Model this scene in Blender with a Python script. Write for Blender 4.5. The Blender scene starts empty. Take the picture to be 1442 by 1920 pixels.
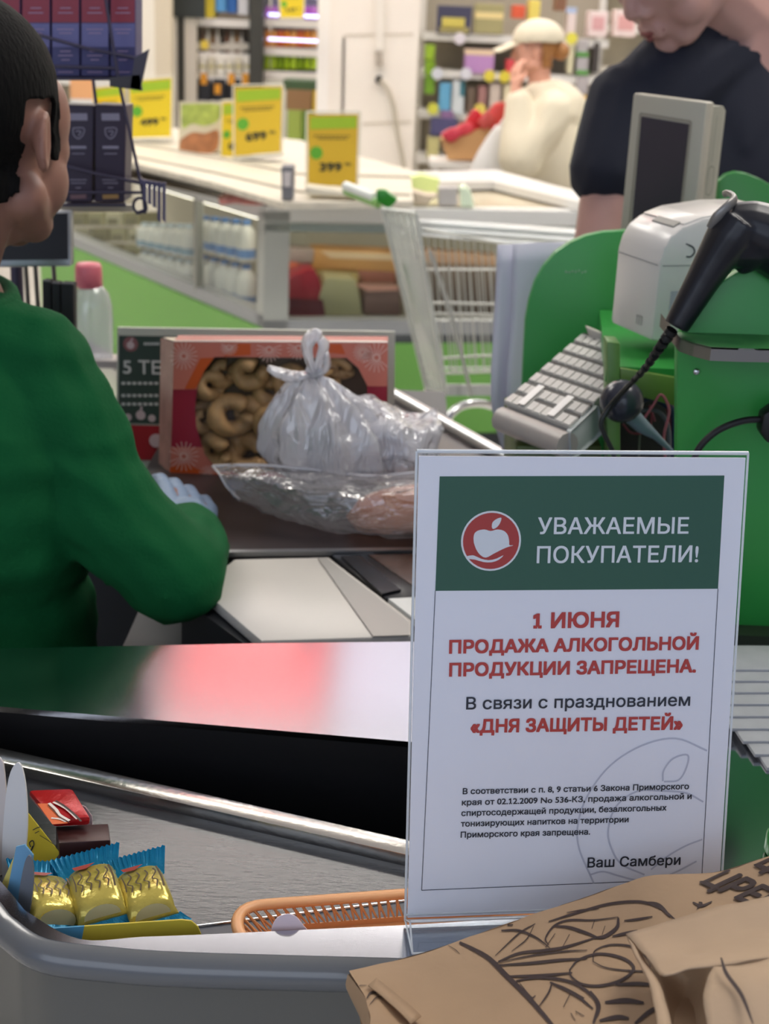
import bpy, bmesh, math, random
from mathutils import Vector, Matrix, noise
from mathutils.bvhtree import BVHTree
from mathutils.geometry import delaunay_2d_cdt
random.seed(7)
SC = bpy.context.scene
COL = SC.collection
PI = math.pi
V = Vector

# ---------------------------------------------------------------- camera
F_PX, PITCH, ROLL, EYE = 2667.0, math.radians(19.4), 0.045, V((0, 0, 1.5))
cam_data = bpy.data.cameras.new('camera')
cam = bpy.data.objects.new('camera', cam_data)
COL.objects.link(cam)
SC.camera = cam
cam_data.lens, cam_data.sensor_width, cam_data.sensor_fit = 50.0, 36.0, 'AUTO'
CAM_R = Matrix.Rotation(PI / 2 - PITCH, 4, 'X') @ Matrix.Rotation(ROLL, 4, 'Z')
cam.matrix_world = Matrix.Translation(EYE) @ CAM_R
cam_data.clip_start = 0.02
cam_data.dof.use_dof = True
cam_data.dof.focus_distance = 0.95
cam_data.dof.aperture_fstop = 11.0
SC.cycles.transparent_max_bounces = 32

# ---------------------------------------------------------------- world, lamps, exposure
SC.view_settings.view_transform = 'Standard'
SC.view_settings.look = 'None'
SC.view_settings.gamma = 1
SC.view_settings.use_curve_mapping = False
SC.view_settings.exposure = 0.0
wd = bpy.data.worlds.new('world')
SC.world = wd
wd.use_nodes = True
wd.node_tree.nodes['Background'].inputs[0].default_value = (0.62, 0.72, 1.0, 1)
wd.node_tree.nodes['Background'].inputs[1].default_value = 0.5


def area(name, loc, target, sx, sy, power, color):
    d = bpy.data.lights.new(name, 'AREA')
    d.shape, d.size, d.size_y, d.energy, d.color = 'RECTANGLE', sx, sy, power, color
    o = bpy.data.objects.new(name, d)
    COL.objects.link(o)
    o.location = loc
    o.rotation_euler = (V(target) - V(loc)).to_track_quat('-Z', 'Y').to_euler()
    return o


area('daylight_from_shop_front', (-1.2, -3.2, 2.3), (0, 1, 1.0), 5.0, 2.6, 52, (0.80, 0.88, 1.0))
CEILING_LAMPS = [(-2.6, 3.6), (2.2, 4.2), (-2.6, 6.4), (-0.1, 5.75), (-1.62, 5.75), (2.2, 6.6), (-2.6, 8.6), (-0.6, 10.1), (1.7, 9.8), (3.4, 8.6), (1.4, 1.6)]
LAMP_STRENGTH = 11.0

# ---------------------------------------------------------------- helpers


def lin(h):
    h = h.lstrip('#')
    out = []
    for i in (0, 2, 4):
        c = int(h[i:i + 2], 16) / 255
        out.append(c / 12.92 if c <= 0.04045 else ((c + 0.055) / 1.055) ** 2.4)
    return (*out, 1)


MATS = {}


def mat(hexc, rough=0.5, metal=0.0, bump=0.0, bscale=60, var=0.0, vscale=12, spec=0.5, emit=0, alpha=1, sss=0, stretch=None, coat=0, trans=0, aniso=0):
    key = (hexc, rough, metal, bump, bscale, var, vscale, spec, emit, alpha, sss, stretch, coat, trans)
    if key in MATS:
        return MATS[key]
    m = bpy.data.materials.new('surface_%02d' % len(MATS))
    m.use_nodes = True
    nt = m.node_tree
    b = nt.nodes['Principled BSDF']
    c = lin(hexc)
    b.inputs['Base Color'].default_value = c
    b.inputs['Roughness'].default_value = rough
    b.inputs['Metallic'].default_value = metal
    b.inputs['Specular IOR Level'].default_value = spec
    b.inputs['Alpha'].default_value = alpha
    if coat:
        b.inputs['Coat Weight'].default_value = coat
        b.inputs['Coat Roughness'].default_value = 0.12
    if trans:
        b.inputs['Transmission Weight'].default_value = trans
    if sss:
        b.inputs['Subsurface Weight'].default_value = sss
        b.inputs['Subsurface Radius'].default_value = (0.02, 0.008, 0.004)
    if emit:
        b.inputs['Emission Color'].default_value = c
        b.inputs['Emission Strength'].default_value = emit
    if bump or var:
        tc = nt.nodes.new('ShaderNodeTexCoord')
        mp = nt.nodes.new('ShaderNodeMapping')
        nt.links.new(tc.outputs['Object'], mp.inputs[0])
        if stretch:
            mp.inputs['Scale'].default_value = stretch
    if bump:
        n = nt.nodes.new('ShaderNodeTexNoise')
        n.inputs['Scale'].default_value = bscale
        n.inputs['Detail'].default_value = 4
        nt.links.new(mp.outputs[0], n.inputs['Vector'])
        bp = nt.nodes.new('ShaderNodeBump')
        bp.inputs['Strength'].default_value = bump
        bp.inputs['Distance'].default_value = 0.004
        nt.links.new(n.outputs[0], bp.inputs['Height'])
        nt.links.new(bp.outputs[0], b.inputs['Normal'])
    if var:
        n = nt.nodes.new('ShaderNodeTexNoise')
        n.inputs['Scale'].default_value = vscale
        n.inputs['Detail'].default_value = 5
        nt.links.new(mp.outputs[0], n.inputs['Vector'])
        r = nt.nodes.new('ShaderNodeValToRGB')
        r.color_ramp.elements[0].position = 0.3
        r.color_ramp.elements[1].position = 0.7
        r.color_ramp.elements[0].color = tuple(x * (1 - var) for x in c[:3]) + (1,)
        r.color_ramp.elements[1].color = tuple(min(1, x * (1 + var)) for x in c[:3]) + (1,)
        nt.links.new(n.outputs[0], r.inputs[0])
        nt.links.new(r.outputs[0], b.inputs['Base Color'])
    MATS[key] = m
    return m


def clear(hexc='#ffffff', gloss=0.12, rough=0.06, milky=0.0, crinkle=0.0, cscale=40, stretch=(1, 1, 1), most=1.0):
    """thin clear plastic or glass: lets light through, reflects at its surface"""
    key = ('clear', hexc, gloss, rough, milky, crinkle, cscale, stretch, most)
    if key in MATS:
        return MATS[key]
    m = bpy.data.materials.new('clear_%02d' % len(MATS))
    m.use_nodes = True
    nt = m.node_tree
    nt.nodes.clear()
    out = nt.nodes.new('ShaderNodeOutputMaterial')
    tr = nt.nodes.new('ShaderNodeBsdfTransparent')
    tr.inputs[0].default_value = lin(hexc)
    gl = nt.nodes.new('ShaderNodeBsdfGlossy')
    gl.inputs['Roughness'].default_value = rough
    lw = nt.nodes.new('ShaderNodeLayerWeight')
    lw.inputs[0].default_value = 0.5
    pw = nt.nodes.new('ShaderNodeMath')
    pw.operation = 'POWER'
    pw.inputs[1].default_value = 3.5
    nt.links.new(lw.outputs['Facing'], pw.inputs[0])
    ma = nt.nodes.new('ShaderNodeMath')
    ma.operation = 'MULTIPLY_ADD'
    ma.inputs[1].default_value = 0.75
    ma.inputs[2].default_value = gloss * 0.4
    nt.links.new(pw.outputs[0], ma.inputs[0])
    mt_ = nt.nodes.new('ShaderNodeMath')
    mt_.operation = 'MINIMUM'
    mt_.inputs[1].default_value = most
    nt.links.new(ma.outputs[0], mt_.inputs[0])
    base = tr
    if milky:
        df = nt.nodes.new('ShaderNodeBsdfDiffuse')
        df.inputs[0].default_value = (0.93, 0.92, 0.95, 1)
        tl = nt.nodes.new('ShaderNodeBsdfTranslucent')
        tl.inputs[0].default_value = (0.93, 0.92, 0.95, 1)
        ad = nt.nodes.new('ShaderNodeMixShader')
        ad.inputs[0].default_value = 0.45
        nt.links.new(df.outputs[0], ad.inputs[1])
        nt.links.new(tl.outputs[0], ad.inputs[2])
        m2 = nt.nodes.new('ShaderNodeMixShader')
        m2.inputs[0].default_value = milky
        nt.links.new(tr.outputs[0], m2.inputs[1])
        nt.links.new(ad.outputs[0], m2.inputs[2])
        base = m2
    last = nt.nodes.new('ShaderNodeMixShader')
    nt.links.new(mt_.outputs[0], last.inputs[0])
    nt.links.new(base.outputs[0], last.inputs[1])
    nt.links.new(gl.outputs[0], last.inputs[2])
    if crinkle:
        tc = nt.nodes.new('ShaderNodeTexCoord')
        mp = nt.nodes.new('ShaderNodeMapping')
        mp.inputs['Scale'].default_value = stretch
        nz = nt.nodes.new('ShaderNodeTexNoise')
        nz.inputs['Scale'].default_value = cscale
        nz.inputs['Detail'].default_value = 3
        nz.inputs['Distortion'].default_value = 1.2
        bp = nt.nodes.new('ShaderNodeBump')
        bp.inputs['Strength'].default_value = crinkle
        bp.inputs['Distance'].default_value = 0.02
        nt.links.new(tc.outputs['Object'], mp.inputs[0])
        nt.links.new(mp.outputs[0], nz.inputs['Vector'])
        nt.links.new(nz.outputs[0], bp.inputs['Height'])
        for nd in nt.nodes:
            if nd.type in ('BSDF_GLOSSY', 'BSDF_DIFFUSE', 'BSDF_TRANSLUCENT', 'LAYER_WEIGHT'):
                nt.links.new(bp.outputs[0], nd.inputs['Normal'])
    nt.links.new(last.outputs[0], out.inputs[0])
    MATS[key] = m
    return m


def ray(px, py):
    return (CAM_R.to_3x3() @ V(((px - 721) / F_PX, (960 - py) / F_PX, -1))).normalized()


def at(px, py, y=None, z=None):
    d = ray(px, py)
    k = y / d.y if y is not None else (z - EYE.z) / d.z
    return EYE + d * k


ROOT_M = {}


def thing(name, label, cat, loc=(0, 0, 0), rz=0.0, group=None):
    o = bpy.data.objects.new(name, None)
    COL.objects.link(o)
    o.location = loc
    o.rotation_euler = (0, 0, rz)
    o.empty_display_size = 0.05
    o['label'], o['category'] = label, cat
    if group:
        o['group'] = group
    ROOT_M[o] = Matrix.Translation(V(loc)) @ Matrix.Rotation(rz, 4, 'Z')
    return o


def tag(o, label, cat, group=None):
    o['label'], o['category'] = label, cat
    if group:
        o['group'] = group
    return o


def root_of(o):
    while o.parent:
        o = o.parent
    return o


def obj(name, bm, m, parent=None, local=False, smooth=None, label=None):
    """link a bmesh (world coordinates unless local) as one mesh object"""
    if not local and parent is not None:
        r = root_of(parent)
        if r in ROOT_M:
            bm.transform(ROOT_M[r].inverted())
    if isinstance(bm, bmesh.types.BMesh):
        me = bpy.data.meshes.new(name)
        bmesh.ops.recalc_face_normals(bm, faces=bm.faces[:])
        bm.to_mesh(me)
        bm.free()
    if smooth is not None:
        me.shade_smooth()
        if smooth < 180:
            me.set_sharp_from_angle(angle=math.radians(smooth))
    o = bpy.data.objects.new(name, me)
    COL.objects.link(o)
    for k in (m if isinstance(m, (list, tuple)) else [m]):
        me.materials.append(k)
    if parent is not None:
        o.parent = parent
    if label:
        o['label'] = label
    return o


def struct(name, bm, m, parent=None, smooth=None):
    o = obj(name, bm, m, parent, smooth=smooth)
    if parent is None:
        o['kind'] = 'structure'
    return o


def dup(root, loc, rz=None, label=None, name=None):
    r = root.copy()
    COL.objects.link(r)
    r.location = loc
    if rz is not None:
        r.rotation_euler = (0, 0, rz)
    if label:
        r['label'] = label

    def kids(a, b):
        for ch in list(a.children):
            c = ch.copy()
            COL.objects.link(c)
            c.parent = b
            kids(ch, c)
    kids(root, r)
    return r


def NB():
    return bmesh.new()


def box(bm, c, s, rot=None, bevel=0.0, seg=2):
    t = bmesh.new()
    bmesh.ops.create_cube(t, size=1)
    t.transform(Matrix.Diagonal((*s, 1)))
    if bevel:
        bmesh.ops.bevel(t, geom=t.edges[:], offset=bevel, segments=seg, profile=0.5, affect='EDGES')
    M = Matrix.Translation(V(c))
    if rot is not None:
        M = M @ (rot.to_4x4() if len(rot) == 3 else rot)
    t.transform(M)
    merge(bm, t)
    return bm


def merge(bm, t):
    me = bpy.data.meshes.new('tmp')
    t.to_mesh(me)
    t.free()
    bm.from_mesh(me)
    bpy.data.meshes.remove(me)


def bx(x0, x1, y0, y1, z0, z1, bevel=0.0):
    return box(NB(), ((x0 + x1) / 2, (y0 + y1) / 2, (z0 + z1) / 2), (x1 - x0, y1 - y0, z1 - z0), None, bevel)


def prism(bm, pts, vec, bevel=0.0):
    """polygon of 3d points pushed along vec"""
    t = bmesh.new()
    a = [t.verts.new(p) for p in pts]
    b = [t.verts.new(V(p) + V(vec)) for p in pts]
    t.faces.new(a)
    t.faces.new(b[::-1])
    n = len(a)
    for i in range(n):
        t.faces.new((a[i], a[(i + 1) % n], b[(i + 1) % n], b[i]))
    bmesh.ops.recalc_face_normals(t, faces=t.faces[:])
    if bevel:
        bmesh.ops.bevel(t, geom=t.edges[:], offset=bevel, segments=2, profile=0.5, affect='EDGES')
    merge(bm, t)
    return bm


def smooth_path(pts, n=6):
    P = [V(p) for p in pts]
    if len(P) < 3:
        return P
    Q = [P[0] * 2 - P[1]] + P + [P[-1] * 2 - P[-2]]
    out = []
    for i in range(1, len(Q) - 2):
        p0, p1, p2, p3 = Q[i - 1:i + 3]
        for k in range(n):
            t = k / n
            out.append(0.5 * ((2 * p1) + (p2 - p0) * t + (2 * p0 - 5 * p1 + 4 * p2 - p3) * t * t + (3 * p1 - p0 - 3 * p2 + p3) * t ** 3))
    out.append(P[-1])
    return out


def tube(bm, pts, r, seg=10, closed=False, flat=1.0):
    P = [V(p) for p in pts]
    n = len(P)
    R = r if isinstance(r, (list, tuple)) else [r] * n
    if len(R) != n:
        R = [R[0] + (R[-1] - R[0]) * i / (n - 1) if len(R) == 2 else R[min(len(R) - 1, int(i * (len(R) - 1) / (n - 1)))] + (R[min(len(R) - 1, int(i * (len(R) - 1) / (n - 1)) + 1)] - R[min(len(R) - 1, int(i * (len(R) - 1) / (n - 1)))]) * ((i * (len(R) - 1) / (n - 1)) % 1) for i in range(n)]
    rings = []
    up = V((0, 0, 1))
    prev = None
    for i in range(n):
        if closed:
            d = (P[(i + 1) % n] - P[i - 1]).normalized()
        else:
            d = (P[min(i + 1, n - 1)] - P[max(i - 1, 0)]).normalized()
        if prev is None:
            a = d.cross(up)
            if a.length < 0.05:
                a = d.cross(V((0, 1, 0)))
        else:
            a = prev - d * prev.dot(d)
        a.normalize()
        prev = a
        b = d.cross(a)
        rings.append([bm.verts.new(P[i] + (a * math.cos(2 * PI * k / seg) + b * math.sin(2 * PI * k / seg) * flat) * R[i]) for k in range(seg)])
    m = n if closed else n - 1
    for i in range(m):
        A, B = rings[i], rings[(i + 1) % n]
        for k in range(seg):
            bm.faces.new((A[k], A[(k + 1) % seg], B[(k + 1) % seg], B[k]))
    if not closed:
        bm.faces.new(rings[0][::-1])
        bm.faces.new(rings[-1])
    return bm


def rings_loft(bm, rings, cap=True):
    R = [[bm.verts.new(p) for p in r] for r in rings]
    n = len(R[0])
    for A, B in zip(R, R[1:]):
        for k in range(n):
            bm.faces.new((A[k], A[(k + 1) % n], B[(k + 1) % n], B[k]))
    if cap:
        bm.faces.new(R[0][::-1])
        bm.faces.new(R[-1])
    return bm


def lathe(bm, prof, c, seg=20):
    """profile of (radius, height) about a vertical axis through c"""
    c = V(c)
    return rings_loft(bm, [[c + V((max(r, 1e-4) * math.cos(2 * PI * k / seg), max(r, 1e-4) * math.sin(2 * PI * k / seg), h)) for k in range(seg)] for r, h in prof])


def ell(bm, c, r, rot=None, sub=3):
    t = bmesh.new()
    bmesh.ops.create_icosphere(t, subdivisions=sub, radius=1)
    M = Matrix.Translation(V(c))
    if rot is not None:
        M = M @ rot.to_4x4()
    r = r if isinstance(r, (tuple, list)) else (r, r, r)
    t.transform(M @ Matrix.Diagonal((*r, 1)))
    merge(bm, t)
    return bm


def cap(bm, p0, r0, p1, r1):
    t = bmesh.new()
    for p, r in ((p0, r0), (p1, r1)):
        bmesh.ops.create_icosphere(t, subdivisions=2, radius=r, matrix=Matrix.Translation(V(p)))
    h = bmesh.ops.convex_hull(t, input=t.verts[:])
    bmesh.ops.delete(t, geom=list({e for e in h['geom_interior'] if isinstance(e, bmesh.types.BMVert)}), context='VERTS')
    merge(bm, t)
    return bm


def chain(bm, pts, rad):
    for i in range(len(pts) - 1):
        cap(bm, pts[i], rad[i], pts[i + 1], rad[i + 1])
    return bm


def fuse(bm, voxel, it=4, fac=0.5):
    """one continuous surface out of overlapping solids; returns a new bmesh"""
    me = bpy.data.meshes.new('tmp')
    bm.to_mesh(me)
    bm.free()
    o = bpy.data.objects.new('tmp', me)
    COL.objects.link(o)
    r = o.modifiers.new('r', 'REMESH')
    r.mode, r.voxel_size = 'VOXEL', voxel
    s = o.modifiers.new('s', 'SMOOTH')
    s.factor, s.iterations = fac, it
    ev = o.evaluated_get(bpy.context.evaluated_depsgraph_get())
    m2 = bpy.data.meshes.new_from_object(ev)
    out = bmesh.new()
    out.from_mesh(m2)
    bpy.data.objects.remove(o)
    bpy.data.meshes.remove(me)
    bpy.data.meshes.remove(m2)
    return out


def shell(bm, cond, off, thick=0.003):
    """a skin over the faces of bm whose middle meets cond, lifted by off"""
    bm.normal_update()
    t = bmesh.new()
    vm = {}

    def vv(v):
        if v not in vm:
            vm[v] = t.verts.new(v.co + v.normal * off)
        return vm[v]
    for f in bm.faces:
        if cond(f.calc_center_median()):
            t.faces.new([vv(v) for v in f.verts])
    for _ in range(3):
        bmesh.ops.smooth_vert(t, verts=t.verts[:], factor=0.5, use_axis_x=True, use_axis_y=True, use_axis_z=True)
    bmesh.ops.solidify(t, geom=t.faces[:], thickness=thick)
    return t


def net(ctrl, n=6, amp=0.0, freq=30, thick=0.0, seed=0):
    """smooth sheet through a grid of control points"""
    rows = [smooth_path(r, n) for r in ctrl]
    cols = [smooth_path([r[i] for r in rows], n) for i in range(len(rows[0]))]
    bm = bmesh.new()
    G = []
    for c in cols:
        line = []
        for p in c:
            q = p.copy()
            if amp:
                s = V((seed * 7.3, seed * 3.1, 0))
                q += noise.noise_vector(p * freq + s) * amp + noise.noise_vector(p * freq * 2.7 + s) * amp * 0.4
            line.append(bm.verts.new(q))
        G.append(line)
    for a, b in zip(G, G[1:]):
        for k in range(len(a) - 1):
            bm.faces.new((a[k], a[k + 1], b[k + 1], b[k]))
    bmesh.ops.recalc_face_normals(bm, faces=bm.faces[:])
    if thick:
        bmesh.ops.solidify(bm, geom=bm.faces[:], thickness=thick)
    return bm


class Plane:
    """a flat face standing in the place; px() finds where a sight line meets it"""

    def __init__(s, o, eu, ev):
        s.o, s.eu = V(o), V(eu).normalized()
        s.n = s.eu.cross(V(ev)).normalized()
        s.ev = s.n.cross(s.eu)
        if s.n.dot(EYE - s.o) < 0:
            s.n = -s.n

    def hit(s, px, py):
        d = ray(px, py)
        return EYE + d * ((s.o - EYE).dot(s.n) / d.dot(s.n))

    def px(s, px, py):
        q = s.hit(px, py) - s.o
        return q.dot(s.eu), q.dot(s.ev)

    def w(s, u, v, off=0.0):
        return s.o + s.eu * u + s.ev * v + s.n * off


def decal(bm, F, pts, off=0.0003, pix=True):
    q = [F.px(*p) if pix else p for p in pts]
    bm.faces.new([bm.verts.new(F.w(u, v, off)) for u, v in q])
    return bm


def stroke(bm, F, pts, w, off=0.0004, pix=True, n=5, taper=False):
    q = [V((*(F.px(*p) if pix else p), 0)) for p in pts]
    q = smooth_path(q, n)
    if pix:
        a, b = F.px(*pts[0]), F.px(pts[0][0] + 10, pts[0][1])
        w = w * math.dist(a, b) / 10
    L = []
    for i, p in enumerate(q):
        d = (q[min(i + 1, len(q) - 1)] - q[max(i - 1, 0)]).normalized()
        k = V((-d.y, d.x, 0)) * w / 2
        if taper:
            k *= 0.25 + 0.75 * math.sin(PI * (i + 0.4) / (len(q) - 0.2))
        L.append((bm.verts.new(F.w((p + k).x, (p + k).y, off)), bm.verts.new(F.w((p - k).x, (p - k).y, off))))
    for a, b in zip(L, L[1:]):
        bm.faces.new((a[0], a[1], b[1], b[0]))
    return bm


CAPH = None


def contours(s):
    cu = bpy.data.curves.new('tmp', 'FONT')
    cu.body = s
    cu.size = 1
    cu.resolution_u = 4
    cu.fill_mode = 'NONE'
    o = bpy.data.objects.new('tmp', cu)
    COL.objects.link(o)
    me = bpy.data.meshes.new_from_object(o.evaluated_get(bpy.context.evaluated_depsgraph_get()))
    P = [v.co.copy() for v in me.vertices]
    nx = {}
    for e in me.edges:
        a, b = e.vertices
        nx.setdefault(a, []).append(b)
        nx.setdefault(b, []).append(a)
    bpy.data.objects.remove(o)
    bpy.data.curves.remove(cu)
    bpy.data.meshes.remove(me)
    seen, out = set(), []
    for v in range(len(P)):
        if v in seen or v not in nx:
            continue
        loop, p = [v], None
        seen.add(v)
        while True:
            n = [q for q in nx[loop[-1]] if q not in seen]
            if not n:
                break
            q = loop[-1] + 1 if loop[-1] + 1 in n else n[0]
            loop.append(q)
            seen.add(q)
        if len(loop) > 2:
            out.append([P[k] for k in loop])
    return out


def raw_text(s):
    """outlines of the letters, every outline filled on its own so that crossing strokes stay whole"""
    C = contours(s)
    for i, ch in enumerate(s):
        if ch == '1':
            last = contours(s[:i + 1])[-1]
            x0, y1 = min(p.x for p in last), max(p.y for p in last)
            wd = max(p.x for p in last) - x0
            C.append([V((x0 + wd * .4, y1 - wd * 1.15, 0)), V((x0 - wd * 1.3, y1 - wd * 2.1, 0)), V((x0 - wd * 1.3, y1 - wd * 1.0, 0)), V((x0 + wd * .4, y1, 0))])
            C.append([V((x0 - wd * 1.1, wd * .85, 0)), V((x0 + wd * 2.0, wd * .85, 0)), V((x0 + wd * 2.0, 0, 0)), V((x0 - wd * 1.1, 0, 0))])
    if not C:
        return [], []
    pts, edges = [], []
    for c in C:
        n0 = len(pts)
        pts += [V((p.x, p.y)) for p in c]
        edges += [(n0 + k, n0 + (k + 1) % len(c)) for k in range(len(c))]
    ov, oe, of, _, _, _ = delaunay_2d_cdt(pts, edges, [], 0, 1e-5)
    BB = [(min(p.x for p in c), max(p.x for p in c), min(p.y for p in c), max(p.y for p in c)) for c in C]

    def winding(q):
        w = 0
        for c, b in zip(C, BB):
            if not (b[0] < q.x < b[1] and b[2] < q.y < b[3]):
                continue
            for a, d in zip(c, c[1:] + c[:1]):
                if (a.y <= q.y) != (d.y <= q.y):
                    side = (d.x - a.x) * (q.y - a.y) - (q.x - a.x) * (d.y - a.y)
                    if d.y > a.y and side > 0:
                        w += 1
                    elif d.y <= a.y and side < 0:
                        w -= 1
        return w
    fs = [tuple(t) for t in of if winding((ov[t[0]] + ov[t[1]] + ov[t[2]]) / 3) != 0]
    return [V((p.x, p.y, 0)) for p in ov], fs


def text(bm, F, s, a, b, capv, off=0.0004, bold=0.0, pix=True):
    """letters between the points a and b (left and right end of the base line), capital height capv"""
    global CAPH
    if CAPH is None:
        CAPH = max(p.y for p in raw_text('Н')[0])
    P, faces = raw_text(s)
    if pix:
        h = math.dist(F.px(*a), F.px(a[0], a[1] - capv))
        a, b = F.px(*a), F.px(*b)
    else:
        h = capv
    a, b = V((*a, 0)), V((*b, 0))
    d = (b - a)
    w = d.length - bold
    d.normalize()
    e = V((-d.y, d.x, 0))
    x0, x1 = min(p.x for p in P), max(p.x for p in P)
    sx, sy = w / (x1 - x0), (h - bold) / CAPH
    offs = [(0, 0)] if not bold else [(bold * i / 2, bold * j / 2) for i in (0, 1, 2) for j in (0, 1, 2)]
    for k, (ox, oy) in enumerate(offs):
        vs = []
        for p in P:
            q = a + d * ((p.x - x0) * sx + ox) + e * (p.y * sy + oy)
            vs.append(bm.verts.new(F.w(q.x, q.y, off + k * 0.00002)))
        for f in faces:
            try:
                bm.faces.new([vs[i] for i in f])
            except ValueError:
                pass
    return bm


def circle(F, c, r, n=40, pix=True):
    if pix:
        u, v = F.px(*c)
        r = math.dist(F.px(*c), F.px(c[0] + r, c[1]))
    else:
        u, v = c
    return [(u + r * math.cos(2 * PI * i / n), v + r * math.sin(2 * PI * i / n)) for i in range(n)]


def ring_decal(bm, F, c, r0, r1, off=0.0005, n=40):
    A, B = circle(F, c, r0, n), circle(F, c, r1, n)
    va = [bm.verts.new(F.w(*p, off)) for p in A]
    vb = [bm.verts.new(F.w(*p, off)) for p in B]
    for i in range(n):
        bm.faces.new((va[i], va[(i + 1) % n], vb[(i + 1) % n], vb[i]))
    return bm


# common surfaces
STEEL = mat('#bcbdc4', 0.125, 1.0, bump=0.012, bscale=160, stretch=(1, 14, 1))
STEEL_B = mat('#c4c6c8', 0.3, 1.0)
CHROME = mat('#d8dadb', 0.15, 1.0)
WHITE = mat('#e6e3dc', 0.45)
GREEN = mat('#2f9440', 0.35, var=0.06, vscale=6)
BLACK = mat('#0c0c0e', 0.5)
RUBBER = mat('#17171a', 0.45)
CLEAR = clear()
SKIN = mat('#c08a74', 0.5, sss=0.08, var=0.07, vscale=22)

# ================================================================ the hall
FLOOR_M = mat('#c4c0b8', 0.25, var=0.05, vscale=3)
struct('floor', bx(-9, 9, -4, 15, -0.05, 0), FLOOR_M)
struct('ceiling', bx(-9, 9, -4, 15, 4.2, 4.3), mat('#dcdce6', 0.8))
struct('wall_back', bx(-9, 9, 11.0, 11.2, 0, 4.2), mat('#ece6da', 0.7, var=0.04, vscale=2))
struct('wall_left', bx(-9.2, -9, -4, 15, 0, 4.2), mat('#d8d0c0', 0.8))
struct('wall_right', bx(9, 9.2, -4, 15, 0, 4.2), mat('#d8d0c0', 0.8))

lamp_places = ['over the checkout', 'over the freezers', 'over the back aisle']
L0 = None
for i, (x, y) in enumerate(CEILING_LAMPS):
    lab = 'white luminous ceiling panel hanging above the sales floor'
    if L0 is None:
        L0 = thing('ceiling_lamp', lab, 'lamp', (x, y, 4.08), 0, 'ceiling lamps')
        obj('housing', box(NB(), (0, 0, 0.06), (1.56, 1.16, 0.1)), WHITE, L0, local=True)
        obj('diffuser', box(NB(), (0, 0, 0), (1.5, 1.1, 0.02)), mat('#fffaf3', 0.5, emit=LAMP_STRENGTH), L0, local=True)
    else:
        d_ = dup(L0, (x, y, 4.08))
        if abs(y - 5.75) < .01:
            d_.scale = (1.0, 0.48, 1.0)
t = thing('pink_reflection_panel', 'unseen pink glowing panel added under the ceiling for the pink reflection in the steel', 'sign', (-0.68, 7.2, 3.9))  # unseen glowing panel, added so the steel plate reflects pink
obj('face', bx(-1.08, -0.28, 6.45, 7.9, 3.7, 3.78), mat('#ff7478', 0.5, emit=1.3), t)
obj('frame', bx(-1.11, -0.25, 6.42, 7.93, 3.78, 3.82), WHITE, t)
for sx in (-1.0, -0.35):
    obj('hanger', tube(NB(), [(sx, 7.2, 3.82), (sx, 7.2, 4.2)], 0.006), CHROME, t)

t = thing('white_reflection_panel', 'unseen dim white glowing panel added under the ceiling to brighten the steel reflection', 'lamp', (0.95, 7.35, 4.0))  # added out of view to whiten the reflection in the steel plate
obj('panel_face', bx(-0.22, 2.1, 6.55, 8.2, 3.9, 3.93), mat('#f1efff', 0.5, emit=1.0), t)
obj('panel_frame', bx(-0.25, 2.13, 6.52, 8.23, 3.93, 3.96), WHITE, t)
for sx in (0.1, 1.8):
    obj('hanger', tube(NB(), [(sx, 7.35, 3.96), (sx, 7.35, 4.2)], 0.006), CHROME, t)

# ================================================================ packing counter
ZT = 0.95
P700, P350, P200, P90, P30, P0 = [at(*p, z=ZT) for p in ((700, 1795), (350, 1785), (205, 1775), (90, 1760), (32, 1725), (0, 1690))]
OUT = [V((0.66, 0.765, ZT)), V((0.3, 0.744, ZT)), P700, P350, P200, P90, P30, P0, V((-0.30, 0.865, ZT)), V((-0.33, 0.96, ZT)), V((-0.343, 1.06, ZT))]
Ib, Im, Il = at(752, 1735, z=ZT), at(385, 1752, z=ZT), at(150, 1761, z=ZT)
Ir = Ib + (Ib - Im).normalized() * 0.198
INN = [V((0.66, Ir.y + 0.03, ZT)), Ir, Ib, Im, (Im + Il) / 2, Il, P30 + V((0.008, 0.006, 0)), P0 + V((0.008, 0.005, 0)), V((-0.292, 0.868, ZT)), V((-0.322, 0.962, ZT)), V((-0.335, 1.06, ZT))]
counter = thing('packing_counter', 'grey rounded checkout packing counter with a brushed steel top', 'counter', (0, 0.95, 0))
so, si = smooth_path(OUT, 5), smooth_path(INN, 5)
bm = NB()
vo = [bm.verts.new(p) for p in so]
vi = [bm.verts.new(p) for p in si]
for k in range(len(vo) - 1):
    bm.faces.new((vo[k], vo[k + 1], vi[k + 1], vi[k]))
bmesh.ops.recalc_face_normals(bm, faces=bm.faces[:])
bmesh.ops.solidify(bm, geom=bm.faces[:], thickness=0.004)
bmesh.ops.translate(bm, verts=bm.verts[:], vec=(0, 0, ZT - max(v.co.z for v in bm.verts)))
obj('front_ledge', bm, STEEL, counter)
PF0, PF1 = at(0, 1325, z=ZT), at(760, 1390, z=ZT)
PF2 = V((Ir.x, PF1.y - 0.025, ZT))
PB0, PB1, PB2 = at(0, 1216, z=ZT), at(490, 1206, z=ZT), at(770, 1203, z=ZT)
plate_pts = [PF0 - V((0.2, -0.012, 0)), PF0, PF1, PF2, Ir + V((0.0, 0.004, 0)), V((0.66, Ir.y + 0.034, ZT)), V((0.66, 1.3, ZT)), V((0.1, 1.205, ZT)), PB2, PB1, PB0, PB0 - V((0.2, 0.01, 0))]
obj('steel_plate', prism(NB(), plate_pts, (0, 0, -0.005)), STEEL, counter)
bm = NB()
rim = [p + V((0, 0, -0.0118)) for p in so]
tube(bm, rim, 0.0118, 14)
obj('bullnose_rim', bm, mat('#66686a', 0.22, spec=0.6, coat=0.4), counter, smooth=60)
bm = NB()
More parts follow.
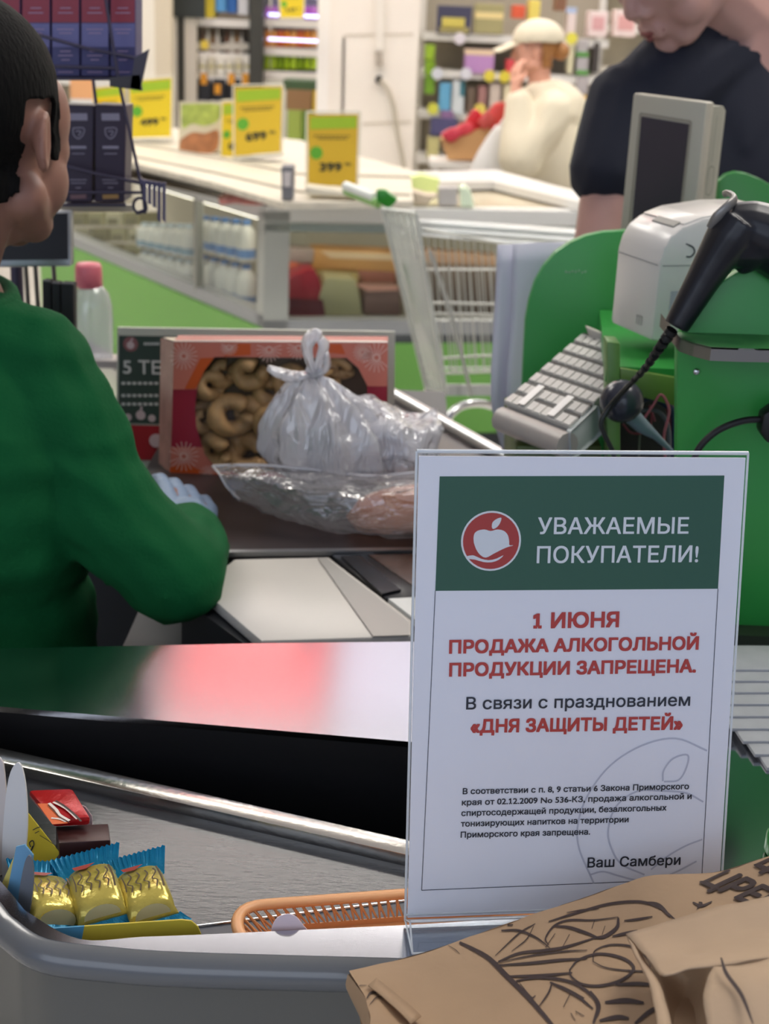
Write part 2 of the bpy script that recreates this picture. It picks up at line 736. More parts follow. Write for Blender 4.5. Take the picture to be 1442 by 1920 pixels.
prev = None
low = []
for p in so:
    c = V((0.1, 1.05, 0))
    q = p + (c - V((p.x, p.y, 0))).normalized() * 0.004
    low.append(q)
a = [bm.verts.new((q.x, q.y, ZT - 0.02)) for q in low]
b = [bm.verts.new((q.x, q.y, 0.06)) for q in low]
for k in range(len(a) - 1):
    bm.faces.new((a[k], a[k + 1], b[k + 1], b[k]))
bmesh.ops.recalc_face_normals(bm, faces=bm.faces[:])
bmesh.ops.solidify(bm, geom=bm.faces[:], thickness=0.012)
obj('outer_wall', bm, mat('#66655f', 0.4, var=0.03, vscale=8), counter, smooth=40)
DARK = mat('#121215', 0.42)
fz = 0.832
obj('black_face', prism(NB(), [V((p.x, p.y + 0.004, ZT - 0.005)) for p in plate_pts[:4]] + [V((p.x, p.y + 0.004, fz - 0.03)) for p in plate_pts[:4][::-1]], (0, 0.012, 0)), DARK, counter)
obj('deep_bay_floor', prism(NB(), [(-0.318, 1.08, fz), (-0.318, 0.9, fz), (-0.2, 0.765, fz), (Ib.x, Ib.y + 0.004, fz), (Ir.x, Ir.y + 0.004, fz), (Ir.x, 1.05, fz)], (0, 0, -0.012)), DARK, counter)
obj('bay_side', prism(NB(), [Ir + V((0, 0, -0.004)), V((Ir.x, PF2.y, ZT - 0.004)), V((Ir.x, PF2.y, fz - 0.012)), V((Ir.x, Ir.y, fz - 0.012))], (0.008, 0, 0)), DARK, counter)
bm = NB()
for q0, q1 in ((Il.lerp(Im, .6), Im), (Im, Ib), (Ib, Ir)):
    prism(bm, [q0 + V((0, -.006, -0.005)), q1 + V((0, -.006, -0.005)), V((q1.x, q1.y - .006, 0.905)), V((q0.x, q0.y - .006, 0.905))], (0, 0.003, 0))
obj('bay_front', bm, mat('#3c3e42', 0.4), counter)
D0, D1 = at(0, 1402, z=0.925), at(755, 1572, z=0.925)
dd = (D1 - D0)
D0, D1 = D0 - dd * 0.12, D1 + dd * 0.36
dn = V((dd.y, -dd.x, 0)).normalized()
obj('shelf_lip', prism(NB(), [D0, D1, D1 + dn * 0.019, D0 + dn * 0.019], (0, 0, -0.0125), bevel=0.0008), mat('#c9c6bf', 0.2, 1.0, bump=0.05, bscale=200), counter, smooth=30)
T0, T1 = at(500, 1722, z=0.917), at(752, 1691, z=0.917)
td = (T1 - T0).normalized()
T0, T1 = T0 - td * 0.07, T1 + td * 0.20
zs = 0.915
obj('front_shelf', prism(NB(), [V((D0.x, D0.y - 0.004, zs)), V((D1.x, D1.y - 0.004, zs)), V((Ir.x, max(Ir.y + 0.004, D1.y - 0.01), zs)), V((Ir.x, Ir.y + 0.003, zs)), V((Ib.x, Ib.y + 0.003, zs)), V((Im.x, Im.y + 0.003, zs)), V((Il.x, Il.y + 0.003, zs)), V((-0.225, 0.79, zs)), V((-0.285, 0.87, zs)), V((-0.318, 0.97, zs))], (0, 0, -0.005)),
    mat('#303236', 0.22, 0.0, spec=0.7, bump=0.04, bscale=90, var=0.12, vscale=25, stretch=(1, 4, 1)), counter)
obj('ribbed_strip', prism(NB(), [T0, T1, V((T1.x, Ir.y + 0.004, 0.917)), V((Ib.x, Ib.y + 0.004, 0.917)), V((T0.x, Im.y + 0.004, 0.917))], (0, 0, -0.0015)), mat('#4a4d55', 0.4, var=0.1, vscale=60, stretch=(1, 30, 1)), counter)
obj('tray_trim', tube(NB(), [T0 + V((0, 0, 0.0005)), T1 + V((0, 0, 0.0005))], 0.0011, 6), CHROME, counter)
obj('base_cabinet', bx(-0.28, 0.64, 0.80, 1.19, 0, 0.80), mat('#3a3c3e', 0.6), counter)
obj('bag_shelf', bx(0.10, 0.62, 0.50, 0.735, 0.925, 0.948), mat('#4e5254', 0.5), counter)

# ================================================================ notice in a clear stand
yaw, lean, SW, SH = 0.1332, 0.1796, 0.2087, 0.3016
eu = V((math.cos(yaw), math.sin(yaw), 0))
bk = V((-math.sin(yaw), math.cos(yaw), 0))
ev = V((0, 0, 1)) * math.cos(lean) + bk * math.sin(lean)
S0 = V((0.0248, 0.7709, 0.953))
F = Plane(S0, eu, ev)
sign = thing('notice_stand', 'clear acrylic stand holding a printed notice with green header on the steel ledge', 'sign', S0)
PAPER = mat('#eef0f8', 0.55)
bm = NB()
decal(bm, F, ((0, 0), (SW, 0), (SW, SH), (0, SH)), 0.0028, False)
obj('front_pane', bm, clear('#ffffff', 0.035, 0.02), sign)
bm = NB()
decal(bm, F, ((0, 0), (SW, 0), (SW, SH), (0, SH)), -0.0022, False)
obj('back_pane', bm, clear('#f4f8fa', 0.1, 0.03), sign)
bm = NB()
for q in ((V((0, 0, .0005)), -bk * 0.036 + V((0, 0, .0005))), (-bk * 0.002 + V((0, 0, 0.001)), -bk * 0.02 + V((0, 0, 0.012))), (-bk * 0.02 + V((0, 0, 0.012)), -bk * 0.034 + V((0, 0, 0.001)))):
    bm.faces.new([bm.verts.new(p) for p in (S0 + q[0], S0 + q[0] + eu * SW, S0 + q[1] + eu * SW, S0 + q[1])])
obj('foot', bm, clear('#f2f6f8', 0.25, 0.04), sign)
bm = NB()
EDGE = mat('#e8eef2', 0.15, spec=0.8, alpha=0.75)
e1 = [F.w(0, SH, 0.001), F.w(SW, SH, 0.001)]
tube(bm, e1, 0.0013, 8)
tube(bm, [F.w(0, 0, 0.001), F.w(0, SH, 0.001)], 0.0009, 8)
tube(bm, [F.w(SW, 0, 0.001), F.w(SW, SH, 0.001)], 0.0008, 8)
for k in (0, 0.004):
    tube(bm, [F.w(0, k, 0.001), F.w(SW, k, 0.001)], 0.0008, 8)
f0 = S0 + V((0, 0, 0.0005))
for sgn in (0, SW):
    tube(bm, [f0 + eu * sgn, f0 + eu * sgn - bk * 0.02 + V((0, 0, 0.012)), f0 + eu * sgn - bk * 0.035, f0 + eu * sgn], 0.0006, 6)
tube(bm, [f0 - bk * 0.02 + V((0, 0, 0.0125)), f0 + eu * SW - bk * 0.02 + V((0, 0, 0.0125))], 0.0008, 8)
tube(bm, [f0 - bk * 0.035, f0 + eu * SW - bk * 0.035], 0.0008, 8)
obj('polished_edge', bm, EDGE, sign, smooth=60)
sheet = obj('paper_sheet', prism(NB(), [F.w(*p, -0.0004) for p in ((0.0015, 0.002), (SW - 0.0015, 0.002), (SW - 0.0015, SH - 0.003), (0.0015, SH - 0.003))], F.n * 0.0016), PAPER, sign)
O = 0.0014
obj('header_band', decal(NB(), F, [(823.7, 892.6), (1357, 891), (1345, 1103), (815.5, 1107)], O), mat('#2c5c48', 0.5), sheet)
bm = NB()
stroke(bm, F, [(815.5, 1107), (803, 1387), (790, 1667.7)], 1.4, O)
stroke(bm, F, [(1345, 1103), (1330, 1370), (1314.5, 1646)], 1.4, O)
stroke(bm, F, [(790, 1667.7), (1052, 1657), (1314.5, 1646)], 1.4, O)
obj('border_line', bm, mat('#474b58', 0.5), sheet)
emb = obj('emblem', decal(NB(), F, circle(F, (920, 1013.5), 56), O + 0.0001, pix=False), mat('#e4e9ec', 0.5), sheet, label='white ring of the round red apple emblem')
obj('emblem_disc', decal(NB(), F, circle(F, (920, 1013.5), 52.5), O + 0.0002, pix=False), mat('#b03a34', 0.5), emb)


def c7(x, y):
    return x / 2.054 + 740, y / 2.054 + 840


def c8(x, y):
    return x / 2.054 + 740, y / 2.054 + 1360


def closed_px(pts, n=5):
    q = smooth_path([V((*p, 0)) for p in pts + pts[:1]], n)
    return [(p.x, p.y) for p in q[:-1]]


bm = NB()
apple = [(303, 362), (302, 345), (306, 327), (320, 316), (345, 312), (368, 318), (392, 312), (418, 317), (434, 334), (439, 358), (440, 372), (455, 373), (432, 380), (405, 392), (378, 406), (350, 420), (328, 410), (312, 388)]
decal(bm, F, closed_px([c7(*p) for p in apple], 3), O + 0.0003)
decal(bm, F, closed_px([c7(*p) for p in [(372, 302), (375, 285), (390, 272), (409, 267), (404, 287), (391, 304), (377, 310)]], 3), O + 0.0003)
decal(bm, F, closed_px([c7(*p) for p in [(272, 416), (300, 411), (330, 424), (360, 430), (390, 424), (417, 411), (400, 428), (372, 438), (340, 437), (308, 428), (285, 425)]], 2), O + 0.0003)
obj('emblem_apple', bm, mat('#dfe5ea', 0.5), emb)
WTXT, RTXT, KTXT = mat('#e6ecf0', 0.5), mat('#c0413a', 0.5), mat('#2a2e38', 0.5)
LINES = [('УВАЖАЕМЫЕ', (1007, 1000.7), (1289, 999.7), 31.5, WTXT, 3.2e-4, 'header_lettering'), ('ПОКУПАТЕЛИ!', (1005, 1055), (1307, 1053), 32, WTXT, 3.2e-4, 'header_lettering'),
         ('1 ИЮНЯ', (998, 1177.5), (1159, 1175), 30, RTXT, 9e-4, 'red_lettering'), ('ПРОДАЖА АЛКОГОЛЬНОЙ', (841, 1224.6), (1308, 1217), 26, RTXT, 8e-4, 'red_lettering'),
         ('ПРОДУКЦИИ ЗАПРЕЩЕНА.', (841, 1267.5), (1303, 1259.7), 26, RTXT, 8e-4, 'red_lettering'), ('В связи с празднованием', (873, 1329), (1292, 1322), 23.5, KTXT, 2.5e-4, 'dark_lettering'),
         ('«ДНЯ ЗАЩИТЫ ДЕТЕЙ»', (881, 1373), (1278, 1366.8), 26, RTXT, 8e-4, 'red_lettering'),
         ('В соответствии с п. 8, 9 статьи 6 Закона Приморского', (866.6, 1487.6), (1290, 1478), 11.5, KTXT, 2e-4, 'dark_lettering'),
         ('края от 02.12.2009 No 536-КЗ, продажа алкогольной и', (865, 1508.5), (1295, 1496.5), 11.5, KTXT, 2e-4, 'dark_lettering'),
         ('спиртосодержащей продукции, безалкогольных', (864, 1528.5), (1248, 1518), 11.5, KTXT, 2e-4, 'dark_lettering'),
         ('тонизирующих напитков на территории', (863, 1548.4), (1177, 1540), 11.5, KTXT, 2e-4, 'dark_lettering'),
         ('Приморского края запрещена.', (862.7, 1569), (1105, 1563), 11.5, KTXT, 2e-4, 'dark_lettering'),
         ('Ваш Самбери', (1100, 1625), (1274, 1619.5), 19, KTXT, 2.5e-4, 'dark_lettering')]
for s, a, b, ch, m, bold, nm in LINES:
    obj(nm, text(NB(), F, s, a, b, ch, O + 0.0003, bold), m, sheet)
bm = NB()
wm = [[(1200, 95), (1080, 48), (950, 75), (830, 150), (745, 260), (705, 370), (708, 470), (765, 605)],
      [(1030, 212), (1034, 170), (1070, 125), (1126, 112), (1120, 162), (1090, 208), (1035, 214)],
      [(1186, 292), (1120, 258), (1030, 250), (930, 252), (850, 310), (820, 400), (832, 470), (872, 532), (960, 572)],
      [(750, 572), (800, 560), (860, 576), (930, 592), (1010, 586), (1080, 562), (1160, 520)], [(1182, 436), (1120, 460), (1050, 500), (985, 552)]]
for q in wm:
    stroke(bm, F, [c8(*p) for p in q], 3.2, O + 0.0001)
obj('pale_apple_outline', bm, mat('#c3c6d4', 0.5), sheet)

# ================================================================ kraft paper bag
KRAFT = mat('#a88b6c', 0.75, bump=0.25, bscale=45, var=0.06, vscale=14)
bag = thing('paper_bag', 'brown kraft paper bag with dark printed drawing lying in front of the notice', 'bag', (0.3, 0.62, 0.95))
top = [[at(654, 1826, y=0.690), at(760, 1795, y=0.703), at(880, 1757, y=0.717), at(1000, 1715, y=0.728), at(1110, 1677, y=0.738), at(1210, 1648, y=0.745), at(1330, 1637, y=0.750), at(1450, 1603, y=0.757), at(1600, 1560, y=0.76)],
       [at(690, 1880, y=0.645), at(790, 1868, y=0.668), at(900, 1840, y=0.676), at(1020, 1800, y=0.684), at(1130, 1765, y=0.69), at(1230, 1735, y=0.697), at(1340, 1715, y=0.703), at(1450, 1690, y=0.707), at(1600, 1650, y=0.71)],
       [at(700, 1960, y=0.60), at(800, 1940, y=0.622), at(910, 1915, y=0.630), at(1030, 1885, y=0.636), at(1140, 1855, y=0.64), at(1240, 1830, y=0.645), at(1340, 1810, y=0.65), at(1450, 1785, y=0.655), at(1600, 1750, y=0.66)],
       [at(705, 2060, y=0.55), at(810, 2040, y=0.562), at(920, 2010, y=0.57), at(1040, 1980, y=0.575), at(1150, 1960, y=0.58), at(1250, 1940, y=0.585), at(1350, 1920, y=0.59), at(1450, 1900, y=0.595), at(1600, 1880, y=0.60)]]
zb = 0.9565
side_b = [[p for p in top[0]], [V((p.x, p.y + 0.003, (p.z + zb) / 2)) for p in top[0]], [V((p.x + 0.004, p.y - 0.004, zb)) for p in top[0]]]
side_l = [[r[0] for r in top], [V((r[0].x - 0.001, r[0].y - 0.003, (r[0].z + zb) / 2)) for r in top], [V((r[0].x + 0.008, r[0].y - 0.008, zb)) for r in top]]
bm = net(top, 7, 0.0026, 22, 0, 1)
BAG_TREE = BVHTree.FromBMesh(bm)
merge(bm, net(side_b, 4, 0.001, 20, 0, 2))
merge(bm, net(side_l, 4, 0.0016, 30, 0, 3))
prism(bm, [V((p.x + 0.006, p.y - 0.006, zb)) for p in (top[0][0], top[0][8], top[3][8], top[3][0])], (0, 0, 0.001))
obj('bag_body', bm, KRAFT, bag, smooth=180)
bm = net([[at(705, 1832, y=0.675), at(735, 1855, y=0.662), at(765, 1880, y=0.648), at(790, 1905, y=0.636)], [at(690, 1846, y=0.665), at(718, 1868, y=0.65), at(748, 1893, y=0.637), at(772, 1918, y=0.625)]], 4, 0.0006, 50, 0.0006, 5)
obj('bottom_fold', bm, KRAFT, bag, smooth=180)


def bag_stroke(bm, pts, w, taper=True):
    q = smooth_path([V((*p, 0)) for p in pts], 6)
    L = []
    n = len(q)
    for i, p in enumerate(q):
        d = (q[min(i + 1, n - 1)] - q[max(i - 1, 0)]).normalized()
        ww = w * 1.3 if not isinstance(w, (list, tuple)) else w[0] + (w[1] - w[0]) * i / (n - 1)
        k = V((-d.y, d.x, 0)) * ww / 2 * ((0.45 + 0.55 * math.sin(PI * i / (n - 1))) if taper else 1)
        pr = []
        for s in (p + k, p - k):
            h = BAG_TREE.ray_cast(EYE, ray(s.x, s.y))
            if h[0] is None:
                pr = None
                break
            nn = h[1] if h[1].dot(ray(s.x, s.y)) < 0 else -h[1]
            pr.append(bm.verts.new(h[0] + nn * 0.0007))
        L.append(pr)
    for a, b in zip(L, L[1:]):
        if a and b:
            bm.faces.new((a[0], a[1], b[1], b[0]))


def c6(x, y):
    return x * 802 / 1442 + 640, y * 802 / 1442 + 1560


INK = mat('#3a2a26', 0.7)
bm = NB()
for pts, w in [([(378, 366), (440, 395), (500, 430), (560, 490), (630, 560), (700, 640), (740, 690)], (16, 18)), ([(385, 368), (430, 355), (520, 320), (580, 316)], 7), ([(700, 305), (770, 283), (900, 246), (1010, 238), (1080, 262), (1125, 298)], 7),
               ([(1020, 240), (1070, 250), (1110, 290)], 10), ([(520, 420), (600, 345), (655, 312)], 4), ([(575, 405), (625, 365), (650, 320)], 3), ([(540, 335), (600, 335), (660, 360), (705, 395)], (10, 5)),
               ([(700, 385), (690, 360), (720, 318), (770, 300), (850, 300), (935, 290)], 5), ([(935, 292), (930, 325), (890, 355), (850, 360)], 10), ([(720, 320), (770, 325), (830, 345), (870, 362)], 8), ([(530, 440), (600, 412), (690, 402), (760, 390), (850, 362)], 8),
               ([(745, 395), (770, 348)], 4), ([(690, 392), (722, 345)], 4), ([(520, 445), (640, 420), (760, 405), (830, 402)], 4), ([(530, 452), (640, 445), (740, 435), (830, 430)], 8), ([(560, 490), (660, 488), (780, 478)], 8),
               ([(590, 505), (660, 495), (740, 500), (800, 520), (850, 560), (866, 600), (855, 645)], 8), ([(840, 540), (868, 590), (850, 650)], 12), ([(600, 510), (640, 560), (656, 555)], 4), ([(665, 595), (700, 545), (712, 510)], 5), ([(705, 510), (760, 535), (820, 565)], 9),
               ([(720, 515), (800, 560), (850, 600)], 7), ([(750, 595), (775, 545)], 5), ([(790, 608), (820, 625)], 5), ([(775, 615), (790, 640)], 5), ([(770, 470), (800, 435), (860, 415), (920, 420), (970, 440), (985, 470), (940, 505), (870, 522), (810, 515), (775, 488), (772, 465)], 8),
               ([(850, 440), (855, 405), (900, 385), (960, 385), (1000, 400), (1040, 440), (1030, 470), (960, 470), (890, 460), (850, 440)], 5), ([(890, 578), (960, 572), (1020, 580)], 13), ([(925, 518), (1000, 515), (1060, 520)], 10), ([(870, 640), (930, 628), (970, 632)], 12),
               ([(990, 650), (1040, 610), (1080, 590)], 12), ([(955, 302), (1000, 297), (1050, 288)], 6), ([(915, 355), (960, 345), (1000, 335)], 8), ([(760, 275), (820, 265), (870, 262)], 4), ([(845, 330), (855, 300)], 4), ([(880, 350), (890, 320)], 4),
               ([(1185, 240), (1215, 252), (1250, 238)], 7), ([(1200, 262), (1215, 245), (1205, 240)], 6), ([(85, 565), (100, 545), (130, 548)], 5), ([(95, 585), (120, 560), (150, 565)], 3), ([(40, 535), (60, 522), (85, 520)], 2), ([(360, 385), (385, 400), (400, 415)], 2)]:
    bag_stroke(bm, [c6(*p) for p in pts], (w[0] * 0.556, w[1] * 0.556) if isinstance(w, tuple) else w * 0.556)
P_, f_ = raw_text('ЦРЕВ')
w_ = max(p.x for p in P_)
for (bx0, by0, bx1, by1, ux, uy) in ((1200, 168, 1420, 268, 95, -44), (1385, 112, 1560, 190, 95, -44)):
    for kk in range(6):
        ox, oy = 4.5 * math.cos(kk * PI / 3), 3 * math.sin(kk * PI / 3)
        vs = []
        for p in P_:
            a_, b_ = p.x / w_, p.y / 0.73
            h = BAG_TREE.ray_cast(EYE, ray(*c6(ox + bx0 + (bx1 - bx0) * a_ + ux * b_, oy + by0 + (by1 - by0) * a_ + uy * b_)))
            vs.append(bm.verts.new(h[0] + V((0, -0.0008, 0.0012 + kk * .00003))) if h[0] is not None else None)
        for f in f_:
            if all(vs[i] for i in f):
                try:
                    bm.faces.new([vs[i] for i in f])
                except ValueError:
                    pass
obj('printed_drawing', bm, INK, bag)
fl = thing('kraft_wrapper', 'crumpled open brown paper wrapper with a dark fold on top of the kraft bag', 'wrapper', at(1340, 1800, y=0.62))
KR2 = mat('#b49a7e', 0.75, bump=0.25, bscale=45, var=0.05, vscale=18)
upper = [[at(1176, 1752, y=.655), at(1262, 1722, y=.66), at(1350, 1700, y=.665), at(1480, 1674, y=.67)],
         [at(1205, 1788, y=.622), at(1300, 1775, y=.626), at(1370, 1762, y=.63), at(1480, 1745, y=.64)],
         [at(1243, 1826, y=.585), at(1295, 1818, y=.588), at(1338, 1812, y=.59), at(1480, 1788, y=.60)]]
obj('upper_leaf', net(upper, 6, 0.0016, 40, 0.0008, 4), KR2, fl, smooth=180)
lower = [[at(1338, 1812, y=.59), at(1400, 1806, y=.592), at(1480, 1788, y=.60)], [at(1318, 1866, y=.565), at(1400, 1855, y=.566), at(1480, 1845, y=.57)], [at(1334, 1960, y=.535), at(1400, 1960, y=.535), at(1480, 1960, y=.535)]]
obj('lower_leaf', net(lower, 6, 0.0016, 40, 0.0008, 6), KR2, fl, smooth=180)
lip = [[at(1176, 1752, y=.655), at(1194, 1795, y=.62), at(1222, 1855, y=.575), at(1236, 1960, y=.53)], [at(1192, 1762, y=.653), at(1212, 1804, y=.618), at(1243, 1858, y=.575), at(1266, 1960, y=.53)]]
obj('rolled_lip', net(lip, 5, 0.0008, 40, 0.0012, 8), KR2, fl, smooth=180)
inner = [[at(1200, 1772, y=.66), at(1290, 1800, y=.625), at(1340, 1812, y=.60)], [at(1235, 1850, y=.622), at(1290, 1850, y=.628), at(1330, 1855, y=.60)], [at(1255, 1960, y=.575), at(1300, 1960, y=.58), at(1342, 1960, y=.55)]]
obj('inner_fold', net(inner, 5, 0.001, 40, 0.0008, 9), KRAFT, fl, smooth=180)
bm = NB()
FW = Plane(at(1380, 1880, y=.557), lower[1][2] - lower[1][0], lower[0][1] - lower[2][1])
stroke(bm, FW, [(1352, 1805), (1362, 1835), (1390, 1875), (1412, 1930)], 9, 0.003, taper=True)
obj('ink_line', bm, INK, fl)

# ================================================================ orange basket
bas = thing('plastic_basket', 'orange plastic basket with slatted sides behind the steel ledge', 'basket', (0, 0.80, 0.918))
ORG = mat('#e6a873', 0.38, sss=0.05)
zr = 0.9385
bA, bB = at(440, 1700, z=zr), at(750, 1677, z=zr)
bd = (bB - bA).normalized()
bp = V((bd.y, -bd.x, 0))
bB = bB + bd * 0.17
dep = 0.043
cor = [bA, bB, bB + bp * dep, bA + bp * dep]


def rrect(c, r, n=6):
    out = []
    m = len(c)
    for i in range(m):
        a, b, d = c[i - 1], c[i], c[(i + 1) % m]
        p0, p1 = b + (a - b).normalized() * r, b + (d - b).normalized() * r
        for k in range(n + 1):
            t_ = k / n
            out.append(p0 * (1 - t_) ** 2 + b * 2 * t_ * (1 - t_) + p1 * t_ * t_)
    return out


rp = rrect(cor, 0.021)
ctr = sum(cor, V()) / 4
bm = NB()
tube(bm, rp, 0.0042, 8, closed=True, flat=0.8)
obj('basket_rim', bm, ORG, bas, smooth=60)
ins = [p + (ctr - p).normalized() * 0.004 for p in rp]
bot = [ctr + (p - ctr) * 0.86 for p in rp]
bot = [V((p.x, p.y, 0.9185)) for p in bot]


def along(loop, s):
    m = len(loop)
    L = [(loop[(i + 1) % m] - loop[i]).length for i in range(m)]
    s = (s % 1) * sum(L)
    for i in range(m):
        if s <= L[i]:
            return loop[i].lerp(loop[(i + 1) % m], s / max(L[i], 1e-9))
        s -= L[i]
    return loop[0]


bm = NB()
NS = 92
for k in range(NS):
    a, b = along(ins, k / NS), along(bot, k / NS)
    for sg in (-.34, .34):
        e_ = along(ins, ((k + sg) / NS) % 1).lerp(along(bot, ((k + sg) / NS) % 1), 0.8)
        tube(bm, [a, a.lerp(b, .25), e_], [0.0011, 0.0010, 0.0007], 6)
obj('slatted_side', bm, ORG, bas, smooth=60)
bm = NB()
rings_loft(bm, [[p for p in bot], [p.lerp(q, 0.22) for p, q in zip(bot, ins)]], cap=False)
decal_v = [bm.verts.new(p) for p in bot]
bm.faces.new(decal_v)
bmesh.ops.recalc_face_normals(bm, faces=bm.faces[:])
bmesh.ops.solidify(bm, geom=bm.faces[:], thickness=0.001)
obj('basket_bottom', bm, ORG, bas)
FT = Plane(at(540, 1735, y=at(540, 1743, z=ZT).y + 0.004), (1, 0.115, 0), (0, 0.12, 1))
tabp = closed_px([(508, 1752), (510, 1738), (520, 1721), (540, 1714), (556, 1720), (570, 1737), (576, 1752)], 3)
bm = NB()
prism(bm, [FT.w(*FT.px(*p)) for p in tabp], FT.n * -0.0008)
tag(obj('paper_tab', bm, mat('#e6d3d8', 0.6)), 'pale pink rounded paper tab standing at the ledge before the orange basket', 'tab')

# ================================================================ sweets in their display tray
TZ = 0.919
tray = thing('display_tray', 'cardboard display tray with blue and yellow flap and white side ears', 'tray', (-0.2, 0.83, TZ))
CARD = mat('#dcdad8', 0.6)
FF = Plane(at(250, 1745, y=Im.y + 0.010), (1, 0.09, 0), (0, 0.05, 1))


def flat(name, F_, pts, m, par, th=0.0012, curve=0, label=None):
    q = closed_px(pts, curve) if curve else pts
    return obj(name, prism(NB(), [F_.w(*F_.px(*p)) for p in q], F_.n * -th), m, par, label=label)


flat('front_flap', FF, [(152, 1768), (158, 1737), (340, 1725), (358, 1727), (371, 1738), (377, 1752), (378, 1762)], mat('#cdb83a', 0.5), tray, label='yellow front flap')
flat('blue_flap', FF, [(92, 1766), (100, 1741), (158, 1737), (152, 1768)], mat('#4f97bd', 0.5), tray, label='blue end of the front flap')
FE = Plane(at(30, 1560, y=0.845), (1, -0.35, 0), (0, 0.1, 1))
flat('side_ear', FE, [(6, 1668), (3, 1610), (8, 1520), (16, 1460), (27, 1434), (38, 1434), (47, 1470), (51, 1530), (48, 1590), (40, 1650), (22, 1690)], CARD, tray, 0.0014, 3, 'white rounded side ear')
FE2 = Plane(at(5, 1500, y=0.86), (1, -0.3, 0), (0, 0.1, 1))
flat('side_ear', FE2, [(-30, 1640), (-28, 1430), (0, 1422), (8, 1450), (12, 1530), (4, 1640)], mat('#cfc6c2', 0.5), tray, 0.0014, 2)
FE3 = Plane(at(40, 1650, y=0.80), (1, -0.2, 0), (0, 0.05, 1))
flat('blue_side', FE3, [(14, 1668), (30, 1588), (46, 1584), (62, 1604), (56, 1660), (38, 1724), (20, 1700)], mat('#6aa0c4', 0.5), tray, 0.0012, 0, 'blue side of the tray')
flat('yellow_side', FE3, [(0, 1664), (26, 1606), (30, 1588), (14, 1668), (20, 1700), (10, 1690)], mat('#cfc069', 0.5), tray)
FE4 = Plane(at(47, 1660, y=0.79), (1, -0.3, 0), (0, 0.05, 1))
flat('grey_tab', FE4, [(32, 1722), (36, 1670), (46, 1618), (55, 1604), (62, 1625), (61, 1670), (50, 1728)], mat('#6b7078', 0.5), tray, 0.0012, 3, 'grey inner tab')
obj('tray_bottom', prism(NB(), [(-0.205, 0.772, TZ - .003), (-0.14, 0.775, TZ - .003), (-0.155, 0.84, TZ - .003), (-0.25, 0.84, TZ - .003)], (0, 0, 0.002)), mat('#5a7f94', 0.6), tray)

GOLD = mat('#c6b558', 0.2, 0.45, bump=0.25, bscale=90, var=0.12, vscale=60)
CYAN = mat('#1e9ccb', 0.25, 0.2, bump=0.25, bscale=160)
SCRIPT = mat('#4a3a20', 0.4)


def wafer(label, pn, pf, w, h, up, roll=0.0):
    """gold pillow-packed wafer from its near end pn to its far end pf"""
    d = (pf - pn).normalized()
    s = d.cross(V(up)).normalized()
    u = s.cross(d)
    u = (Matrix.Rotation(roll, 3, d) @ u)
    s = (Matrix.Rotation(roll, 3, d) @ s)
    L = (pf - pn).length
    r = thing('wrapped_wafer', label, 'sweet', pn, 0, 'gold and blue wrapped wafers')

    def ring(t, ww, hh, p=3.2, n=24):
        out = []
        for k in range(n):
            a = 2 * PI * k / n
            ca, sa = math.cos(a), math.sin(a)
            out.append(pn + d * (L * t) + s * (math.copysign(abs(ca) ** (2 / p), ca) * ww / 2) + u * (math.copysign(abs(sa) ** (2 / p), sa) * hh / 2))
        return out
    bm = NB()
    rings_loft(bm, [ring(-0.10, w * 1.02, h * 0.10), ring(-0.02, w * 0.94, h * 0.75), ring(0.05, w * 0.96, h), ring(0.35, w, h * 1.04), ring(0.65, w, h * 1.04), ring(0.95, w * 0.96, h), ring(1.02, w * 0.95, h * 0.75), ring(1.10, w * 1.05, h * 0.1)])
    body = obj('foil_body', bm, GOLD, r, smooth=50)
    for t0, sg in ((1.08, 1), (-0.08, -1)):
        bm = NB()
        n = 14
        rows = []
        e = 0.36 if sg > 0 else 0.16
        for j, tt in enumerate((t0, t0 + sg * e * 0.5, t0 + sg * e)):
            row = []
            for k in range(n * 2 + 1):
                x = (k / (n * 2) - 0.5) * w * (1.10 + 0.17 * j)
                zz = 0.00015 * math.sin(k * 1.1 + j) + (0.006 * j if sg > 0 else -0.002 * j)
                ex = (0.0018 if k % 2 else -0.0008) if j == 2 else 0
                row.append(bm.verts.new(pn + d * (L * tt + sg * ex) + s * x + u * zz))
            rows.append(row)
        for a, b in zip(rows, rows[1:]):
            for k in range(len(a) - 1):
                bm.faces.new((a[k], a[k + 1], b[k + 1], b[k]))
        bmesh.ops.solidify(bm, geom=bm.faces[:], thickness=0.0006)
        obj('crimped_end', bm, CYAN, r, label='blue crimped end')
    Ft = Plane(pn + u * (h * 0.525), s, d)
    if Ft.n.dot(u) < 0:
        Ft.n = -Ft.n
    bm = NB()
    sgn = 1 if Ft.ev.dot(d) > 0 else -1
    q = lambda x, y: (x * w, sgn * y * L)
    for k in range(4):
        x = -0.28 + 0.17 * k
        stroke(bm, Ft, [q(x, .25), q(x + .05, .42), q(x - .03, .5), q(x + .08, .66), q(x + .05, .78)], 0.0011, 0.0008, False)
    stroke(bm, Ft, [q(-.38, .3), q(-.36, .5), q(-.38, .75)], 0.0009, 0.0008, False)
    stroke(bm, Ft, [q(.36, .2), q(.38, .5), q(.36, .82)], 0.0013, 0.0008, False)
    obj('script_print', bm, SCRIPT, body)
    bm = NB()
    decal(bm, Ft, [q(.12, .97), q(-.34, .97), q(-.30, .88), q(-.08, .86)], 0.0008, False)
    obj('red_print', bm, mat('#9a3a30', 0.3), body)
    Fe = Plane(pn - d * 0.003 + u * 0.002, s, u)
    bm = NB()
    decal(bm, Fe, [(x * w * 0.36, y * h * 0.36) for x, y in circle(Fe, (0, 0), 1, 20, False)], 0.0012, False)
    obj('cream_oval', bm, mat('#d9cfa0', 0.4), body)
    return r


